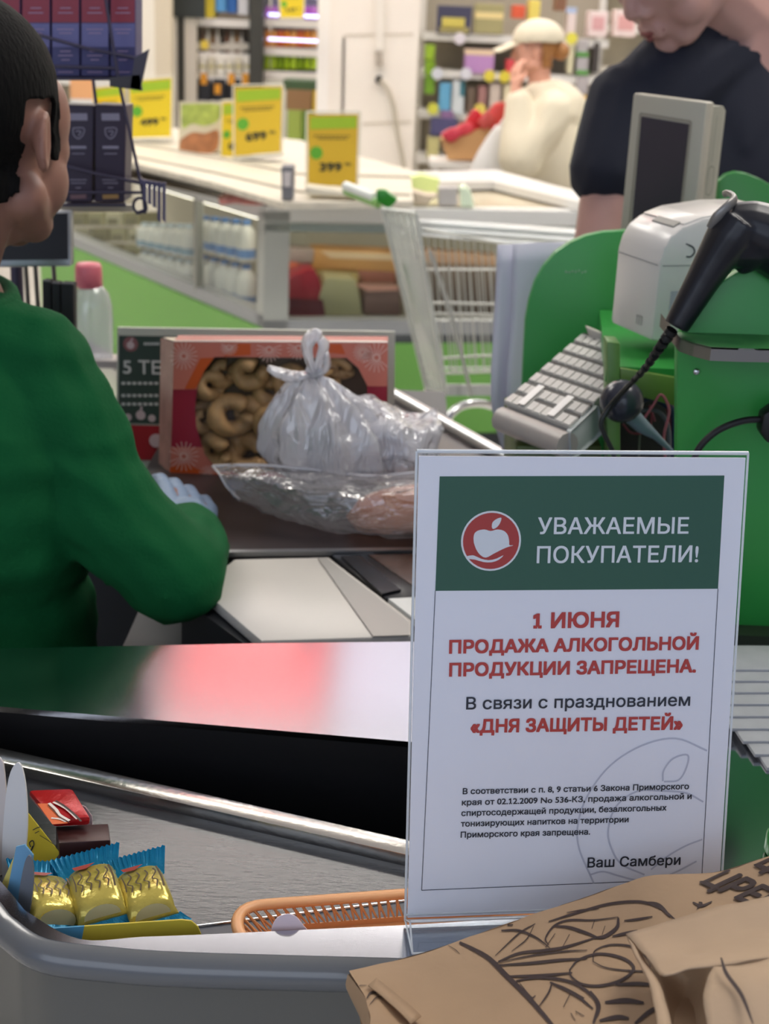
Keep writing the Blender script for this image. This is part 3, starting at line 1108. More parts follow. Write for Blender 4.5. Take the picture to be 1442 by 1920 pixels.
bars = [('gold wrapped wafer with blue ends beside the grey tab of the tray', (104, 1726, .790), (78, 1668, .826), .034, .024, (0.35, 0, 1)),
        ('gold wrapped wafer with blue ends lying in the middle of the sweets tray', (192, 1718, .793), (172, 1652, .836), .034, .026, (0, -.35, 1)),
        ('gold wrapped wafer with blue ends at the basket side of the tray', (286, 1718, .795), (262, 1656, .838), .033, .026, (0, -.35, 1))]
for lab, a, b, w, h, up in bars:
    wafer(lab, at(a[0], a[1], y=a[2]), at(b[0], b[1], y=b[2]), w, h, up)
bb = thing('chocolate_box', 'dark brown cardboard box of chocolates behind the gold wafers', 'box', at(150, 1600, y=0.87))
c0, c1, c2, c3 = at(104, 1549, y=.895), at(203, 1544, y=.905), at(207, 1575, y=.872), at(110, 1580, y=.864)
BRN = mat('#3b1c1a', 0.4)
obj('carton', prism(NB(), [c0, c1, c2, c3], (0, 0, -0.028), bevel=0.0012), BRN, bb, smooth=30)
FB = Plane(at(158, 1525, y=.915), (1, 0, 0), (0, .2, 1))
flat('white_flap', FB, [(146, 1560), (142, 1506), (160, 1513), (172, 1530), (174, 1560)], mat('#d4b9bb', 0.5), bb, 0.001, 0, 'pale card flap')
rb = thing('red_wafer', 'red and orange wrapped wafer lying on the dark brown box', 'sweet', at(115, 1522, y=.90))
r0, r1, r2, r3 = at(53, 1497, y=.925), at(137, 1494, y=.932), at(171, 1549, y=.892), at(100, 1553, y=.885)
up = V((0, 0, 0.010))
bm = NB()
prism(bm, [r0, r1, r2, r3], (0, 0, 0.008), bevel=0.003)
RED = mat('#b3161c', 0.25, 0.2, bump=0.2, bscale=120)
b_ = obj('wrapper', bm, RED, rb, smooth=40)
FR = Plane(r0 + V((0, 0, 0.0083)), r1 - r0, r0 - r3)
bm = NB()
decal(bm, FR, [(70, 1508), (92, 1508), (128, 1545), (98, 1547)], 0.0006)
obj('orange_panel', bm, mat('#d9632a', 0.3), b_)
bm = NB()
for pts, w in [([(92, 1508), (105, 1520), (112, 1530), (130, 1541)], 6), ([(100, 1506), (118, 1515), (128, 1522), (145, 1538)], 5), ([(96, 1536), (112, 1538), (124, 1543)], 5)]:
    stroke(bm, FR, pts, w, 0.001)
obj('white_print', bm, mat('#e4d8d0', 0.35), b_)
bm = NB()
for pts, w in [([(90, 1512), (104, 1526), (112, 1535), (130, 1545)], 2), ([(104, 1504), (122, 1515), (140, 1530), (152, 1543)], 4)]:
    stroke(bm, FR, pts, w, 0.0013)
obj('dark_print', bm, mat('#2a1512', 0.35), b_)
FY = Plane(at(80, 1595, y=.868), (1, -.2, 0), (0, .3, 1))
yl = thing('price_label', 'small yellow paper price label leaning on the sweets', 'label', at(60, 1650, y=.868))
y_ = flat('label_sheet', FY, [(53, 1525), (112, 1600), (66, 1662), (44, 1580)], mat('#dcc832', 0.5), yl, 0.0008)
bm = NB()
for pts, w in [([(58, 1588), (56, 1580), (62, 1576), (64, 1584), (58, 1596), (62, 1586)], 2), ([(62, 1556), (70, 1552), (76, 1550)], 1.5), ([(66, 1562), (74, 1558)], 1.2), ([(75, 1566), (90, 1575), (102, 1583)], 1), ([(74, 1620), (66, 1640)], 1.2), ([(70, 1618), (64, 1632)], 1)]:
    stroke(bm, FY, pts, w, 0.0006)
obj('label_print', bm, KTXT, y_)

# ================================================================ scanner bench and belt
bench = thing('checkout_bench', 'grey checkout bench with weighing plate, scanner and black belt', 'counter', (-0.05, 1.9, 0))
ZS = 0.93
pl = [at(372, 1100, z=ZS), at(490, 1201, z=ZS), at(772, 1192, z=ZS), at(772, 1163, z=ZS), at(616, 1044, z=ZS), at(440, 1048, z=ZS)]
obj('weighing_plate', prism(NB(), pl, (0, 0, -0.012), bevel=0.002), mat('#cfcac2', 0.4, var=0.03, vscale=10), bench, smooth=30)
q_ = [at(700, 1194, z=ZS + .0008), at(768, 1192, z=ZS + .0008), at(768, 1168, z=ZS + .0008), at(612, 1047, z=ZS + .0008), at(596, 1047, z=ZS + .0008)]
obj('plate_edge', prism(NB(), q_, (0, 0, 0.0008)), mat('#a5a19a', 0.35), bench)
obj('scale_body', prism(NB(), [p + V((0, 0, -0.013)) for p in (at(340, 1100, z=ZS), at(490, 1207, z=ZS), at(780, 1200, z=ZS), at(900, 1200, z=ZS), at(900, 1040, z=ZS), at(430, 1040, z=ZS))], (0, 0, -0.06)), mat('#25262a', 0.4), bench)
obj('scanner_frame', prism(NB(), [at(*p, z=ZS - .002) for p in ((622, 1040), (700, 1036), (778, 1088), (778, 1120), (722, 1120))], (0, 0, -0.01), bevel=0.002), mat('#232326', 0.3), bench, smooth=30)
obj('scanner_glass', prism(NB(), [at(*p, z=ZS + .001) for p in ((640, 1043), (676, 1041), (752, 1105), (716, 1113))], (0, 0, -0.004)), mat('#141417', 0.15), bench)
obj('steel_inset', prism(NB(), [at(*p, z=ZS - .001) for p in ((690, 1040), (900, 1036), (900, 1098), (778, 1100))], (0, 0, -0.006)), mat('#8c817b', 0.22, 1.0, var=.2, vscale=30), bench)
obj('side_plate', prism(NB(), [at(*p, z=ZS) for p in ((728, 1122), (900, 1114), (900, 1165), (780, 1162))], (0, 0, -0.008)), mat('#d7d8d4', 0.35), bench)
BY0 = at(650, 1030, z=ZS)
ra, rb_ = at(906, 850, z=ZS), at(760, 766, z=ZS)
rdir = (rb_ - ra).normalized()
rn_ = ra - rdir * 0.28
belt_pts = [at(370, 1034, z=ZS), at(792, 1028, z=ZS), V((rn_.x - 0.02, BY0.y, ZS)), ra, rb_ + rdir * 0.1, V((-0.31, rb_.y + 0.1, ZS)), V((-0.31, BY0.y + .14, ZS))]
obj('belt', prism(NB(), [belt_pts[0], belt_pts[1], ra + V((0, -0.12, 0)), ra, rb_ + rdir * .1, belt_pts[5], belt_pts[6]], (0, 0, -0.01)), mat('#352c2c', 0.3, var=0.15, vscale=20), bench)
obj('belt_edge', prism(NB(), [at(370, 1036, z=ZS + .001), at(792, 1031, z=ZS + .001), at(792, 1026, z=ZS + .001), at(370, 1031, z=ZS + .001)], (0, 0, -0.006)), STEEL_B, bench)
bm = NB()
tube(bm, [ra - rdir * 0.1 + V((0.012, 0, .004)), rb_ + rdir * 0.15 + V((0.012, 0, .004))], 0.011, 10)
obj('side_rail', bm, STEEL_B, bench, smooth=60)
obj('gap_darkener', bx(-0.8, -0.27, 2.0, 2.02, 0.0, 0.92), mat('#3c3e42', 0.5), bench)  # added dark panel so the shadowed gap beside the cashier stays dark
obj('bench_body', bx(-0.27, 0.10, 1.33, 2.5, 0.0, 0.855), mat('#4a4d50', 0.5), bench)

# ================================================================ cookies in their window box
YB = 1.735
FBX = Plane(at(320, 900, y=YB), (1, 0.0, 0), (0, 0, 1))
FBX.n = V((0, -1, 0)) if FBX.n.y > 0 else FBX.n
cb = thing('cookie_box', 'red and orange patterned carton with a window full of ring cookies', 'box', at(520, 905, y=YB + 0.03))
bl, br, tl, tr = at(318, 902, y=YB), at(726, 896, y=YB), at(326, 640, y=YB), at(727, 642, y=YB)
DB = V((0, 0.035, 0))
win = [(368, 800), (366, 762), (371, 722), (384, 694), (402, 670), (560, 668), (650, 671), (672, 690), (688, 722), (692, 790), (690, 840), (680, 876), (560, 884), (410, 884), (384, 852)]
bm = NB()
wv = [bm.verts.new(FBX.hit(*p)) for p in win]
oc = [bm.verts.new(p) for p in (tl, tr, br, bl)]
eds = [bm.edges.new((wv[i], wv[(i + 1) % len(wv)])) for i in range(len(wv))] + [bm.edges.new((oc[i], oc[(i + 1) % 4])) for i in range(4)]
bmesh.ops.triangle_fill(bm, edges=eds, use_beauty=True)
bmesh.ops.delete(bm, geom=[f for f in bm.faces if all(v in wv for v in f.verts)], context='FACES_ONLY')
obj('front_panel', bm, mat('#a8243a', 0.35), cb, label='crimson front with a rounded window')
bm = NB()
for q in ([bl, br, br + DB, bl + DB], [bl, tl, tl + DB, bl + DB], [br, tr, tr + DB, br + DB], [bl + DB, br + DB, tr + DB, tl + DB], [tl, tr, tr + DB, tl + DB]):
    prism(bm, q, ((q[0] + q[1] + q[2] + q[3]) / 4 - (bl + tr + DB) / 2).normalized() * -0.0008)
obj('carton', bm, mat('#b0584a', 0.4), cb)
bm = NB()
n_ = 6
lo = [at(p[0] - 22, p[1] + dy, y=YB + 0.02) for p, dy in (((322, 640), -2),)]
bx_ = [at(302, 634, y=YB + .034), at(327, 642, y=YB - .001), at(319, 903, y=YB - .001), at(298, 898, y=YB + .034)]
prism(bm, bx_, (-0.0006, 0, 0))
obj('side_panel', bm, mat('#b5877c', 0.2, var=.15, vscale=40), cb, label='glossy pinkish side of the carton')
obj('top_edge', prism(NB(), [at(306, 634, y=YB + .034), at(327, 641, y=YB - .001), at(728, 643, y=YB - .001), at(712, 634, y=YB + .034)], (0, 0, .001)), mat('#e8d8cf', 0.15), cb, label='shiny top edge painted pale as if lit')  # pale colour stands in for light falling on the carton's top


def fpan(name, pts, m, off=.0008):
    return obj(name, decal(NB(), FBX, pts, off), m, cb)


SALMON, ORANGE = mat('#d77a66', 0.35), mat('#d85a20', 0.35)
fpan('salmon_corner', [(327, 641), (420, 641), (402, 669), (384, 694), (371, 722), (369, 730), (324, 730)], SALMON)
fpan('salmon_corner', [(640, 641), (727, 643), (726, 724), (689, 724), (672, 690), (650, 671)], SALMON)
fpan('orange_corner', [(376, 671), (402, 670), (384, 694), (371, 722), (366, 729), (346, 729)], ORANGE, .0012)
fpan('top_strip', [(420, 641), (640, 641), (650, 671), (402, 669)], SALMON)
fpan('orange_patch', [(440, 644), (470, 644), (470, 665), (420, 668)], ORANGE, .0012)
fpan('orange_patch', [(590, 645), (640, 645), (648, 664), (604, 660)], ORANGE, .0012)
fpan('salmon_corner', [(320, 838), (380, 838), (384, 852), (410, 884), (430, 884), (430, 900), (318, 902)], SALMON)
fpan('orange_patch', [(319, 876), (350, 868), (372, 880), (410, 884), (414, 900), (318, 902)], ORANGE, .0012)
for (cx, cy, r) in ((345, 667, 26), (505, 655, 24), (560, 652, 22), (706, 670, 28), (345, 855, 28), (680, 660, 18), (390, 890, 18), (430, 650, 16)):
    bm = NB()
    for k in range(18):
        a = 2 * PI * k / 18
        if 318 < cx + r * math.cos(a) < 728 and 641 < cy + r * math.sin(a) < 901:
            stroke(bm, FBX, [(cx + r * .3 * math.cos(a), cy + r * .3 * math.sin(a)), (cx + r * .65 * math.cos(a), cy + r * .65 * math.sin(a)), (cx + r * math.cos(a), cy + r * math.sin(a))], 1.5, .0018)
    ring_decal(bm, FBX, (cx, cy), r * .18, r * .28, .0018, 12)
    obj('printed_flower', bm, mat('#ecc2b4', 0.35), cb)
bm = NB()
decal(bm, FBX, win, -.0006)
obj('window_film', bm, clear('#fdfdfd', 0.06, 0.1), cb)
obj('dark_backing', prism(NB(), [at(340, 890, y=YB + .03), at(715, 890, y=YB + .03), at(715, 655, y=YB + .03), at(340, 655, y=YB + .03)], (0, .002, 0)), mat('#6b5442', 0.7), cb)
COOK = [(396, 722, 32, .25), (470, 700, 38, .9), (545, 712, 38, -.3), (436, 778, 50, .5), (384, 788, 30, 1.4), (466, 852, 50, 0.), (402, 846, 42, .2), (512, 790, 44, .9), (560, 850, 42, 1.2), (606, 712, 36, .4), (640, 690, 26, .1), (650, 780, 40, -.5), (655, 850, 36, .8), (590, 780, 36, 1.9), (505, 735, 34, .7), (420, 700, 32, 1.1), (470, 770, 36, 2.2), (432, 835, 36, 1.6), (520, 870, 34, .5), (375, 750, 30, .2)]
CK = mat('#b8905f', 0.55, bump=0.3, bscale=160, var=0.16, vscale=70, sss=.03)
cpos = ['in the upper corner of the window', 'at the top of the window', 'beneath the top strip beside the plastic bag', 'large and curled in the middle of the open half', 'pressed against the window edge', 'large at the bottom of the window', 'in the lower corner of the window', 'half hidden beside the plastic bag', 'low behind the plastic bag', 'behind the bag knot', 'next to the bag tails under the dark top', 'behind the swollen bag', 'in the far lower corner behind the bag', 'in the middle behind the plastic bag', 'in the back layer under the top strip', 'in the back layer near the upper corner', 'in the back layer beside the large curled one', 'in the back layer above the bottom ones', 'in the back layer at the bottom near the loaf bag', 'in the back layer at the window edge']
for i, (px, py, r, ph) in enumerate(COOK):
    c = at(px, py, y=YB + (0.022 if i > 13 else 0.013) + 0.002 * (i % 3))
    R_ = r * 1.9 / F_PX
    bm = NB()
    arc = []
    rad = []
    tilt = Matrix.Rotation(PI / 2 + .5 * math.sin(i * 2.1), 3, 'X') @ Matrix.Rotation(.5 * math.cos(i * 1.7), 3, 'Y')
    for k in range(23):
        a = ph + 0.25 + (2 * PI - 0.5) * k / 22
        arc.append(c + tilt @ V((R_ * .58 * math.cos(a), R_ * .52 * math.sin(a), 0.003 * math.sin(a * 2))))
        rad.append(R_ * (.43 + .05 * math.sin(k * .5 + i)) * (0.85 if k in (0, 22) else 1))
    tube(bm, arc, rad, 10, flat=.8)
    tag(obj('ring_cookie', bm, CK, smooth=180), 'tan curled ring cookie ' + cpos[i], 'cookie', 'cookies behind the carton window')

# ================================================================ plastic bags on the belt
FILM = clear('#f4f4f8', 0.30, 0.12, 0.68, 1.0, 26, (1, 1, .35))
FILM2 = clear('#f6f4f4', 0.40, 0.1, 0.24, 1.0, 30, (.4, 1, 1))


def sack(name, label, cat, neck, base, wx, wy, n=72, rip=.09, seed=0, mt=FILM, shoulder=None):
    t = thing(name, label, cat, base)
    bm = NB()
    rings = []
    for j in range(25):
        s = j / 24
        c = V(neck).lerp(V(base), s)
        k = (math.sin(min(1, s * 1.15 + .04) * PI / 2) ** .75) if s < .8 else (1 - .22 * ((s - .8) / .2) ** 2)
        if s == 0:
            k = .06
        ring = []
        for i in range(n):
            a = 2 * PI * i / n
            w = 1 + rip * (1.2 - s) * math.sin(a * 9 + seed + s * 1.5) + .10 * noise.noise(V((math.cos(a) * 1.5, math.sin(a) * 1.5, s * 3 + seed)))+ .07 * noise.noise(V((math.cos(a) * 5, math.sin(a) * 5, s * 6 + seed)))
            ring.append(c + V((math.cos(a) * wx * k * w, math.sin(a) * wy * k * w, .006 * noise.noise(V((a * 2, s * 4, seed))))))
        rings.append(ring)
    rings_loft(bm, rings)
    return t, obj('film', bm, mt, t, smooth=180)


kb = at(585, 700, y=1.64)
sb, _ = sack('tied_plastic_bag', 'white translucent plastic bag tied in a knot standing against the cookie carton', 'bag', kb, at(625, 888, y=1.65), .082, .055, rip=.16, seed=1)
bm = NB()
ell(bm, kb + V((.003, -.002, .003)), (.011, .010, .010), sub=3)
obj('knot', bm, FILM, sb, smooth=180)
for pts, wd_ in (([(588, 700), (578, 668), (576, 645), (588, 630), (600, 632)], .013), ([(592, 698), (602, 670), (607, 650), (600, 634)], .011), ([(580, 702), (552, 706), (525, 700), (503, 690)], .015), ([(590, 706), (612, 690), (612, 660)], .009)):
    q = smooth_path([at(p[0], p[1], y=1.635 - .003 * i) for i, p in enumerate(pts)], 5)
    m_ = len(q)
    bm = NB()
    tube(bm, q, [wd_ * (.45 + .55 * math.sin(PI * (i + 1.5) / (m_ + 1.5))) for i in range(m_)], 12, flat=.45)
    obj('tail', bm, FILM, sb, smooth=180)
bm = NB()
ell(bm, at(640, 830, y=1.655), (.05, .032, .045), sub=3)
obj('pale_contents', bm, mat('#8d868c', 0.6, var=.2, vscale=25), sb, smooth=180)
sb2, _ = sack('loose_plastic_bag', 'half filled crumpled clear bag slumped beside the tied bag', 'bag', at(690, 765, y=1.68), at(740, 888, y=1.67), .062, .05, rip=.12, seed=5)
bm = NB()
merge(bm, net([[at(650, 745, y=1.67), at(700, 742, y=1.69), at(760, 775, y=1.70), at(822, 765, y=1.69)], [at(655, 800, y=1.635), at(720, 800, y=1.63), at(775, 805, y=1.64), at(828, 800, y=1.66)], [at(670, 860, y=1.62), at(730, 865, y=1.62), at(780, 868, y=1.62), at(822, 868, y=1.64)]], 6, .007, 30, .0006, 3))
obj('loose_flap', bm, FILM, sb2, smooth=180)
bm = NB()
ell(bm, at(690, 838, y=1.655), (.026, .016, .03), sub=3)
obj('dark_contents', bm, mat('#2c2634', 0.4), sb2, smooth=180, label='dark purple produce showing through the film')
lf = thing('bread_loaf', 'brown crusted bread loaf lying in the long clear bag', 'bread', at(720, 990, y=1.55))
bm = NB()
l0, l1 = at(650, 968, y=1.56), at(920, 940, y=1.56)
axs = (l1 - l0).normalized()
rr_ = []
for j in range(13):
    s = j / 12
    k = (1 - abs(2 * s - 1) ** 3.2) ** .5 if 0 < s < 1 else .05
    c = l0.lerp(l1, s)
    rr_.append([c + V((0, math.cos(2 * PI * i / 20) * .030 * k, math.sin(2 * PI * i / 20) * .029 * k)) for i in range(20)])
rings_loft(bm, rr_)
obj('crust', bm, mat('#b8682e', 0.5, bump=.3, bscale=60, var=.2, vscale=18), lf, smooth=180)
lb = thing('bread_bag', 'long clear cellophane bag with an open tip lying before the cookie carton', 'bag', at(600, 990, y=1.55))
ctl = [[at(398, 874, y=1.60), at(480, 872, y=1.60), at(580, 880, y=1.60), at(690, 892, y=1.60), at(800, 884, y=1.60), at(930, 870, y=1.6)],
       [at(412, 890, y=1.575), at(490, 900, y=1.53), at(585, 915, y=1.515), at(690, 925, y=1.505), at(800, 915, y=1.50), at(930, 900, y=1.5)],
       [at(425, 912, y=1.57), at(500, 940, y=1.53), at(590, 965, y=1.51), at(690, 985, y=1.495), at(800, 975, y=1.49), at(930, 960, y=1.49)],
       [at(450, 938, y=1.565), at(520, 968, y=1.545), at(600, 992, y=1.525), at(690, 1006, y=1.52), at(800, 1000, y=1.52), at(930, 990, y=1.52)]]
bm = net(ctl, 8, .007, 26, 0, 11)
obj('cellophane', bm, FILM2, lb, smooth=180)
bm = NB()
tube(bm, smooth_path([ctl[0][i] for i in range(6)], 6), .0022, 6)
tube(bm, smooth_path([ctl[i][0] for i in range(4)], 6), .0016, 6)
obj('folded_edge', bm, clear('#ffffff', .4, .1, .55), lb, smooth=180)

# ================================================================ green notice behind the carton
YN = 1.92
FN = Plane(at(220, 860, y=YN), (1, 0, 0), (0, .06, 1))
nb = thing('notice_board', 'dark green framed notice panel reading 5 ТЕ behind the cookie carton', 'sign', at(480, 868, y=YN))
flat('panel', FN, [(220, 614), (741, 622), (738, 880), (216, 880)], mat('#c3cabd', 0.35), nb, .008)
nf = obj('green_sheet', decal(NB(), FN, [(223, 629), (726, 636), (724, 806), (222, 793)], .0006), mat('#3a4a44', 0.4), nb)
obj('red_base', decal(NB(), FN, [(222, 796), (724, 809), (723, 870), (220, 862)], .0006), mat('#a3242f', 0.4), nb)
obj('white_mark', decal(NB(), FN, circle(FN, (293, 826), 13), .0012, False), mat('#d0b8ba', .5), nb)
bm = NB()
text(bm, FN, '5 ТЕ', (231, 700), (303, 702), 26, .0012, 8e-4)
obj('large_lettering', bm, mat('#cfd6d2', 0.5), nb)
bm = NB()
for y_, x1 in ((644, 300), (718, 300), (741, 300), (757, 300)):
    n__ = 7
    for k in range(n__):
        x0 = (270 if y_ == 644 else 228) + k * (30 if y_ == 644 else 72) / n__
        stroke(bm, FN, [(x0, y_ + .3), (x0 + (3 if y_ == 644 else 7), y_ + .4)], 5, .0012, n=2)
obj('small_lettering', bm, mat('#cfd6d2', 0.5), nb)
ring_decal_b = NB()
decal(ring_decal_b, FN, circle(FN, (245, 645), 14), .0010, False)
obj('round_emblem', ring_decal_b, mat('#8a5e60', .5), nb)
bm = NB()
decal(bm, FN, circle(FN, (245, 647), 7), .0014, False)
stroke(bm, FN, [(245, 640), (249, 634)], 3, .0014, n=2)
for (x, y_) in ((264, 778), (240, 782), (285, 784)):
    decal(bm, FN, circle(FN, (x, y_), 9 if x == 264 else 7), .0012, False)
stroke(bm, FN, [(264, 770), (266, 762)], 4, .0014, n=2)
obj('pale_mark', bm, mat('#c9bcbd', .5), nb)

# ================================================================ cashier's side: monitor, pens, water bottle
mo = thing('cashier_monitor', 'small black screen in a silver frame hanging behind the cashier', 'monitor', at(80, 505, y=1.78))
mp = [at(-10, 396, y=1.80), at(132, 396, y=1.80), at(133, 500, y=1.78), at(-12, 502, y=1.78)]
obj('frame', prism(NB(), mp, (0, .02, 0), bevel=.003), mat('#9fa3a6', 0.3, .6), mo, smooth=30)
obj('screen', prism(NB(), [at(-8, 402, y=1.795), at(126, 400, y=1.795), at(127, 486, y=1.777), at(-8, 488, y=1.777)], (0, .004, 0)), mat('#0a0d12', 0.35, spec=.3), mo)
bm = NB()
for x in (48, 66, 100):
    tube(bm, [at(x, 498, y=1.79), at(x + 6, 590, y=1.80), at(x + 8, 760, y=1.82)], .003, 8)
obj('stand', bm, mat('#8a8784', .3, .8), mo)
ph = ['black slim card holder nearest the cashier', 'black slim card holder in the middle of three', 'black slim card holder nearest the water bottle']
for i, (x0, x1, y0) in enumerate(((79, 95, 526), (97, 112, 530), (114, 138, 531))):
    t = thing('card_holder', ph[i], 'holder', at(x0, 640, y=1.74), 0, 'black card holders')
    obj('slot', prism(NB(), [at(x0, y0, y=1.74), at(x1, y0 + 2, y=1.74), at(x1 + 2, 760, y=1.74), at(x0 + 2, 760, y=1.74)], (0, .02, 0), bevel=.0015), BLACK, t, smooth=30)
    obj('edge', tube(NB(), [at(x0 + 1, y0, y=1.738), at(x1 - 1, y0 + 1, y=1.738)], .0016, 6), mat('#6c6c70', .3), t)
wb = thing('water_bottle', 'clear plastic bottle with a pink shrink cap beside the cashier', 'bottle', at(172, 668, y=2.3))
cxy = at(172, 560, y=2.3)
zz = lambda py: at(172, py, y=2.3).z
obj('bottle_body', lathe(NB(), [(.032, zz(672)), (.034, zz(650)), (.034, zz(600)), (.033, zz(575)), (.028, zz(550)), (.018, zz(536)), (.012, zz(528))], (cxy.x, 2.3, 0)), clear('#e3e8ee', .3, .1, .3), wb, smooth=60)
obj('pink_cap', lathe(NB(), [(.017, zz(540)), (.0225, zz(535)), (.0215, zz(500)), (.019, zz(494)), (.004, zz(492))], (cxy.x - .004, 2.3, 0)), mat('#d8707c', .4), wb, smooth=60)
obj('bottle_shelf', prism(NB(), [at(-40, 672, y=2.24), at(260, 678, y=2.24), at(255, 664, y=2.4), at(-40, 660, y=2.4)], (0, 0, -.012)), mat('#a8a09c', .4), wb)

# ================================================================ wire rack with boxes
YR = 1.90
rk = thing('wire_rack', 'dark wire display rack with two tiers hanging beside the cashier', 'rack', at(180, 392, y=YR))
WIRE = mat('#4b4658', .35, .5)
bm = NB()
w = lambda px, py, dy=0: at(px, py, y=YR + dy)
for pts in ([w(192, -40, -.03), w(222, 150, -.03), w(262, 335, -.03), w(275, 392, -.03)], [w(60, 62, -.03), w(160, 90, -.03), w(270, 112, -.03)], [w(80, 124, -.03), w(217, 128, -.03)],
            [w(100, 306, -.03), w(180, 326, -.03), w(266, 344, -.03)], [w(95, 361, -.03), w(268, 361, -.03)], [w(174, 145, -.02), w(180, 195, -.02)], [w(266, 344, -.03), w(272, 400, -.03)], [w(255, 400, -.03), w(276, 392, -.03)],
            [w(60, 62, -.03), w(60, 62, .07)], [w(270, 112, -.03), w(262, 100, .07)], [w(266, 344, -.03), w(262, 330, .07)]):
    tube(bm, pts, .0021, 8)
tube(bm, [w(262 + 12 * math.cos(a / 8 * PI), 385 + 14 * math.sin(a / 8 * PI), -.03) for a in range(16)], .002, 8, closed=True)
obj('wire_frame', bm, WIRE, rk, smooth=60)
for q in ([w(20, 146, -.02), w(252, 146, -.02), w(250, 140, .06), w(20, 140, .06)], [w(95, 383, -.02), w(236, 383, -.02), w(234, 376, .06), w(95, 376, .06)]):
    obj('shelf_plate', prism(NB(), q, (0, 0, -.003)), mat('#3a3548', .4), rk)
obj('support_post', tube(NB(), [V((at(22, 300, y=1.99).x, 1.99, 0)), V((at(22, 300, y=1.99).x, 1.99, 1.62))], .009, 10), WIRE, rk, smooth=60)
obj('cross_bar', tube(NB(), [V((at(22, 300, y=1.99).x, 1.975, at(100, 140, y=YR).z)), w(250, 140, .072)], .004, 8), WIRE, rk, smooth=60)
obj('cross_bar', tube(NB(), [V((at(22, 300, y=1.99).x, 1.975, at(100, 376, y=YR).z)), w(234, 376, .072)], .004, 8), WIRE, rk, smooth=60)
obj('lower_rail', prism(NB(), [w(90, 384, .05), w(250, 384, .05), w(250, 397, .05), w(90, 397, .05)], (0, .01, 0)), mat('#cfc7b4', .4), rk)
for pts, c in (([(205, 145), (262, 140), (266, 170), (206, 162)], '#3c3a40'), ([(252, 108), (279, 92), (262, 170), (244, 164)], '#43404e')):
    obj('tag_holder', prism(NB(), [w(*p, -.035) for p in pts], (0, .006, 0)), mat(c, .4), rk)
bm = NB()
for k in range(5):
    x = 268 + k * 9
    prism(bm, [w(x, 338 + k, -.04), w(x + 6, 338 + k, -.04), w(x + 6, 378 + (40 if k > 2 else 6 * k), -.04), w(x, 375 + (36 if k > 2 else 6 * k), -.04)], (0, .004, 0))
prism(bm, [w(262, 335, -.037), w(308, 345, -.037), w(308, 352, -.037), w(262, 344, -.037)], (0, .004, 0))
obj('plastic_clip', bm, mat('#5a5674', .4), rk, label='purple slotted plastic clip')
tops = ['half hidden by the cashier\'s hair', 'next to the cashier\'s head', 'in the middle of the upper tier', 'crossed by the slanting wire', 'at the open end of the upper tier']
for i, (x0, x1) in enumerate(((-20, 38), (41, 94), (97, 149), (152, 204), (207, 254))):
    t = thing('carton_box', 'red and purple upright carton ' + tops[i], 'box', w((x0 + x1) / 2, 140, .02), 0, 'cartons on the upper tier')
    obj('carton', prism(NB(), [w(x0, -60), w(x1, -60), w(x1, 143), w(x0, 143)], (0, .05, 0), bevel=.001), mat('#3b3a6e', .4), t)
    Fc = Plane(w(x0, 143), (1, 0, 0), (0, 0, 1))
    obj('red_top', decal(NB(), Fc, [(x0 + 1, -58), (x1 - 1, -58), (x1 - 1, 42), (x0 + 1, 42)], .0006), mat('#8f2338', .4), t)
    obj('lilac_band', decal(NB(), Fc, [(x0 + 1, 44), (x1 - 1, 44), (x1 - 1, 88), (x0 + 1, 88)], .0006), mat('#68679c', .4), t)
    bm = NB()
    xm = (x0 + x1) / 2
    for yy, ww in ((15, 10), (24, 14), (55, 16), (62, 12), (96, 10), (104, 14), (112, 8), (135, 14)):
        stroke(bm, Fc, [(xm - ww, yy), (xm + ww, yy)], 1.6, .0012, n=2)
    obj('small_print', bm, mat('#a98fae', .5), t)
lows = ['nearest the cashier\'s cheek', 'beside the open end of the lower tier']
for i, (x0, x1) in enumerate(((118, 176), (178, 237))):
    t = thing('dark_carton', 'dark purple carton with silver shield ' + lows[i], 'box', w((x0 + x1) / 2, 378, .02), 0, 'dark cartons on the lower tier')
    obj('carton', prism(NB(), [w(x0, 196), w(x1, 198), w(x1 - 4, 379), w(x0, 379)], (0, .05, 0), bevel=.0012), mat('#33263c', .4), t)
    Fc = Plane(w(x0, 378), (1, 0, 0), (0, 0, 1))
    xm = (x0 + x1) / 2
    bm = NB()
    stroke(bm, Fc, [(xm - 17, 219), (xm + 17, 219)], 13, .0008, n=2)
    obj('title_band', bm, mat('#9b94a6', .4), t)
    bm = NB()
    for q in ([(xm - 10, 240), (xm + 10, 240), (xm + 9, 252), (xm, 260), (xm - 9, 252), (xm - 10, 240)], [(xm - 5, 246), (xm + 5, 246), (xm, 255)]):
        stroke(bm, Fc, q, 1.8, .0008, n=3)
    obj('shield_print', bm, mat('#9b94a6', .4), t)
    bm = NB()
    stroke(bm, Fc, [(xm - 15, 276), (xm + 15, 276)], 5, .0008, n=2)
    for yy, ww in ((288, 12), (337, 16), (343, 14), (352, 5)):
        stroke(bm, Fc, [(xm - ww, yy), (xm + ww, yy)], 1.5, .0008, n=2)
    obj('silver_print', bm, mat('#9b94a6', .4), t)
    bm = NB()
    stroke(bm, Fc, [(xm - 15, 369), (xm + 15, 368)], 8, .0008, n=2)
    obj('bottom_band', bm, mat('#b58d52' if i else '#86656a', .4), t)

# ================================================================ green cash desk
pod = thing('cash_desk', 'bright green cash desk cabinet with rounded side panels', 'cabinet', (0.34, 1.4, 0.95))


def V3_(p, z):
    return V((p.x, p.y, z))


def slab(name, pts, y, th, m, par, curve=0, bevel=.002, label=None):
    q = closed_px(pts, curve) if curve else pts
    return obj(name, prism(NB(), [at(*p, y=y) for p in q], (0, th, 0), bevel=bevel), m, par, smooth=30, label=label)


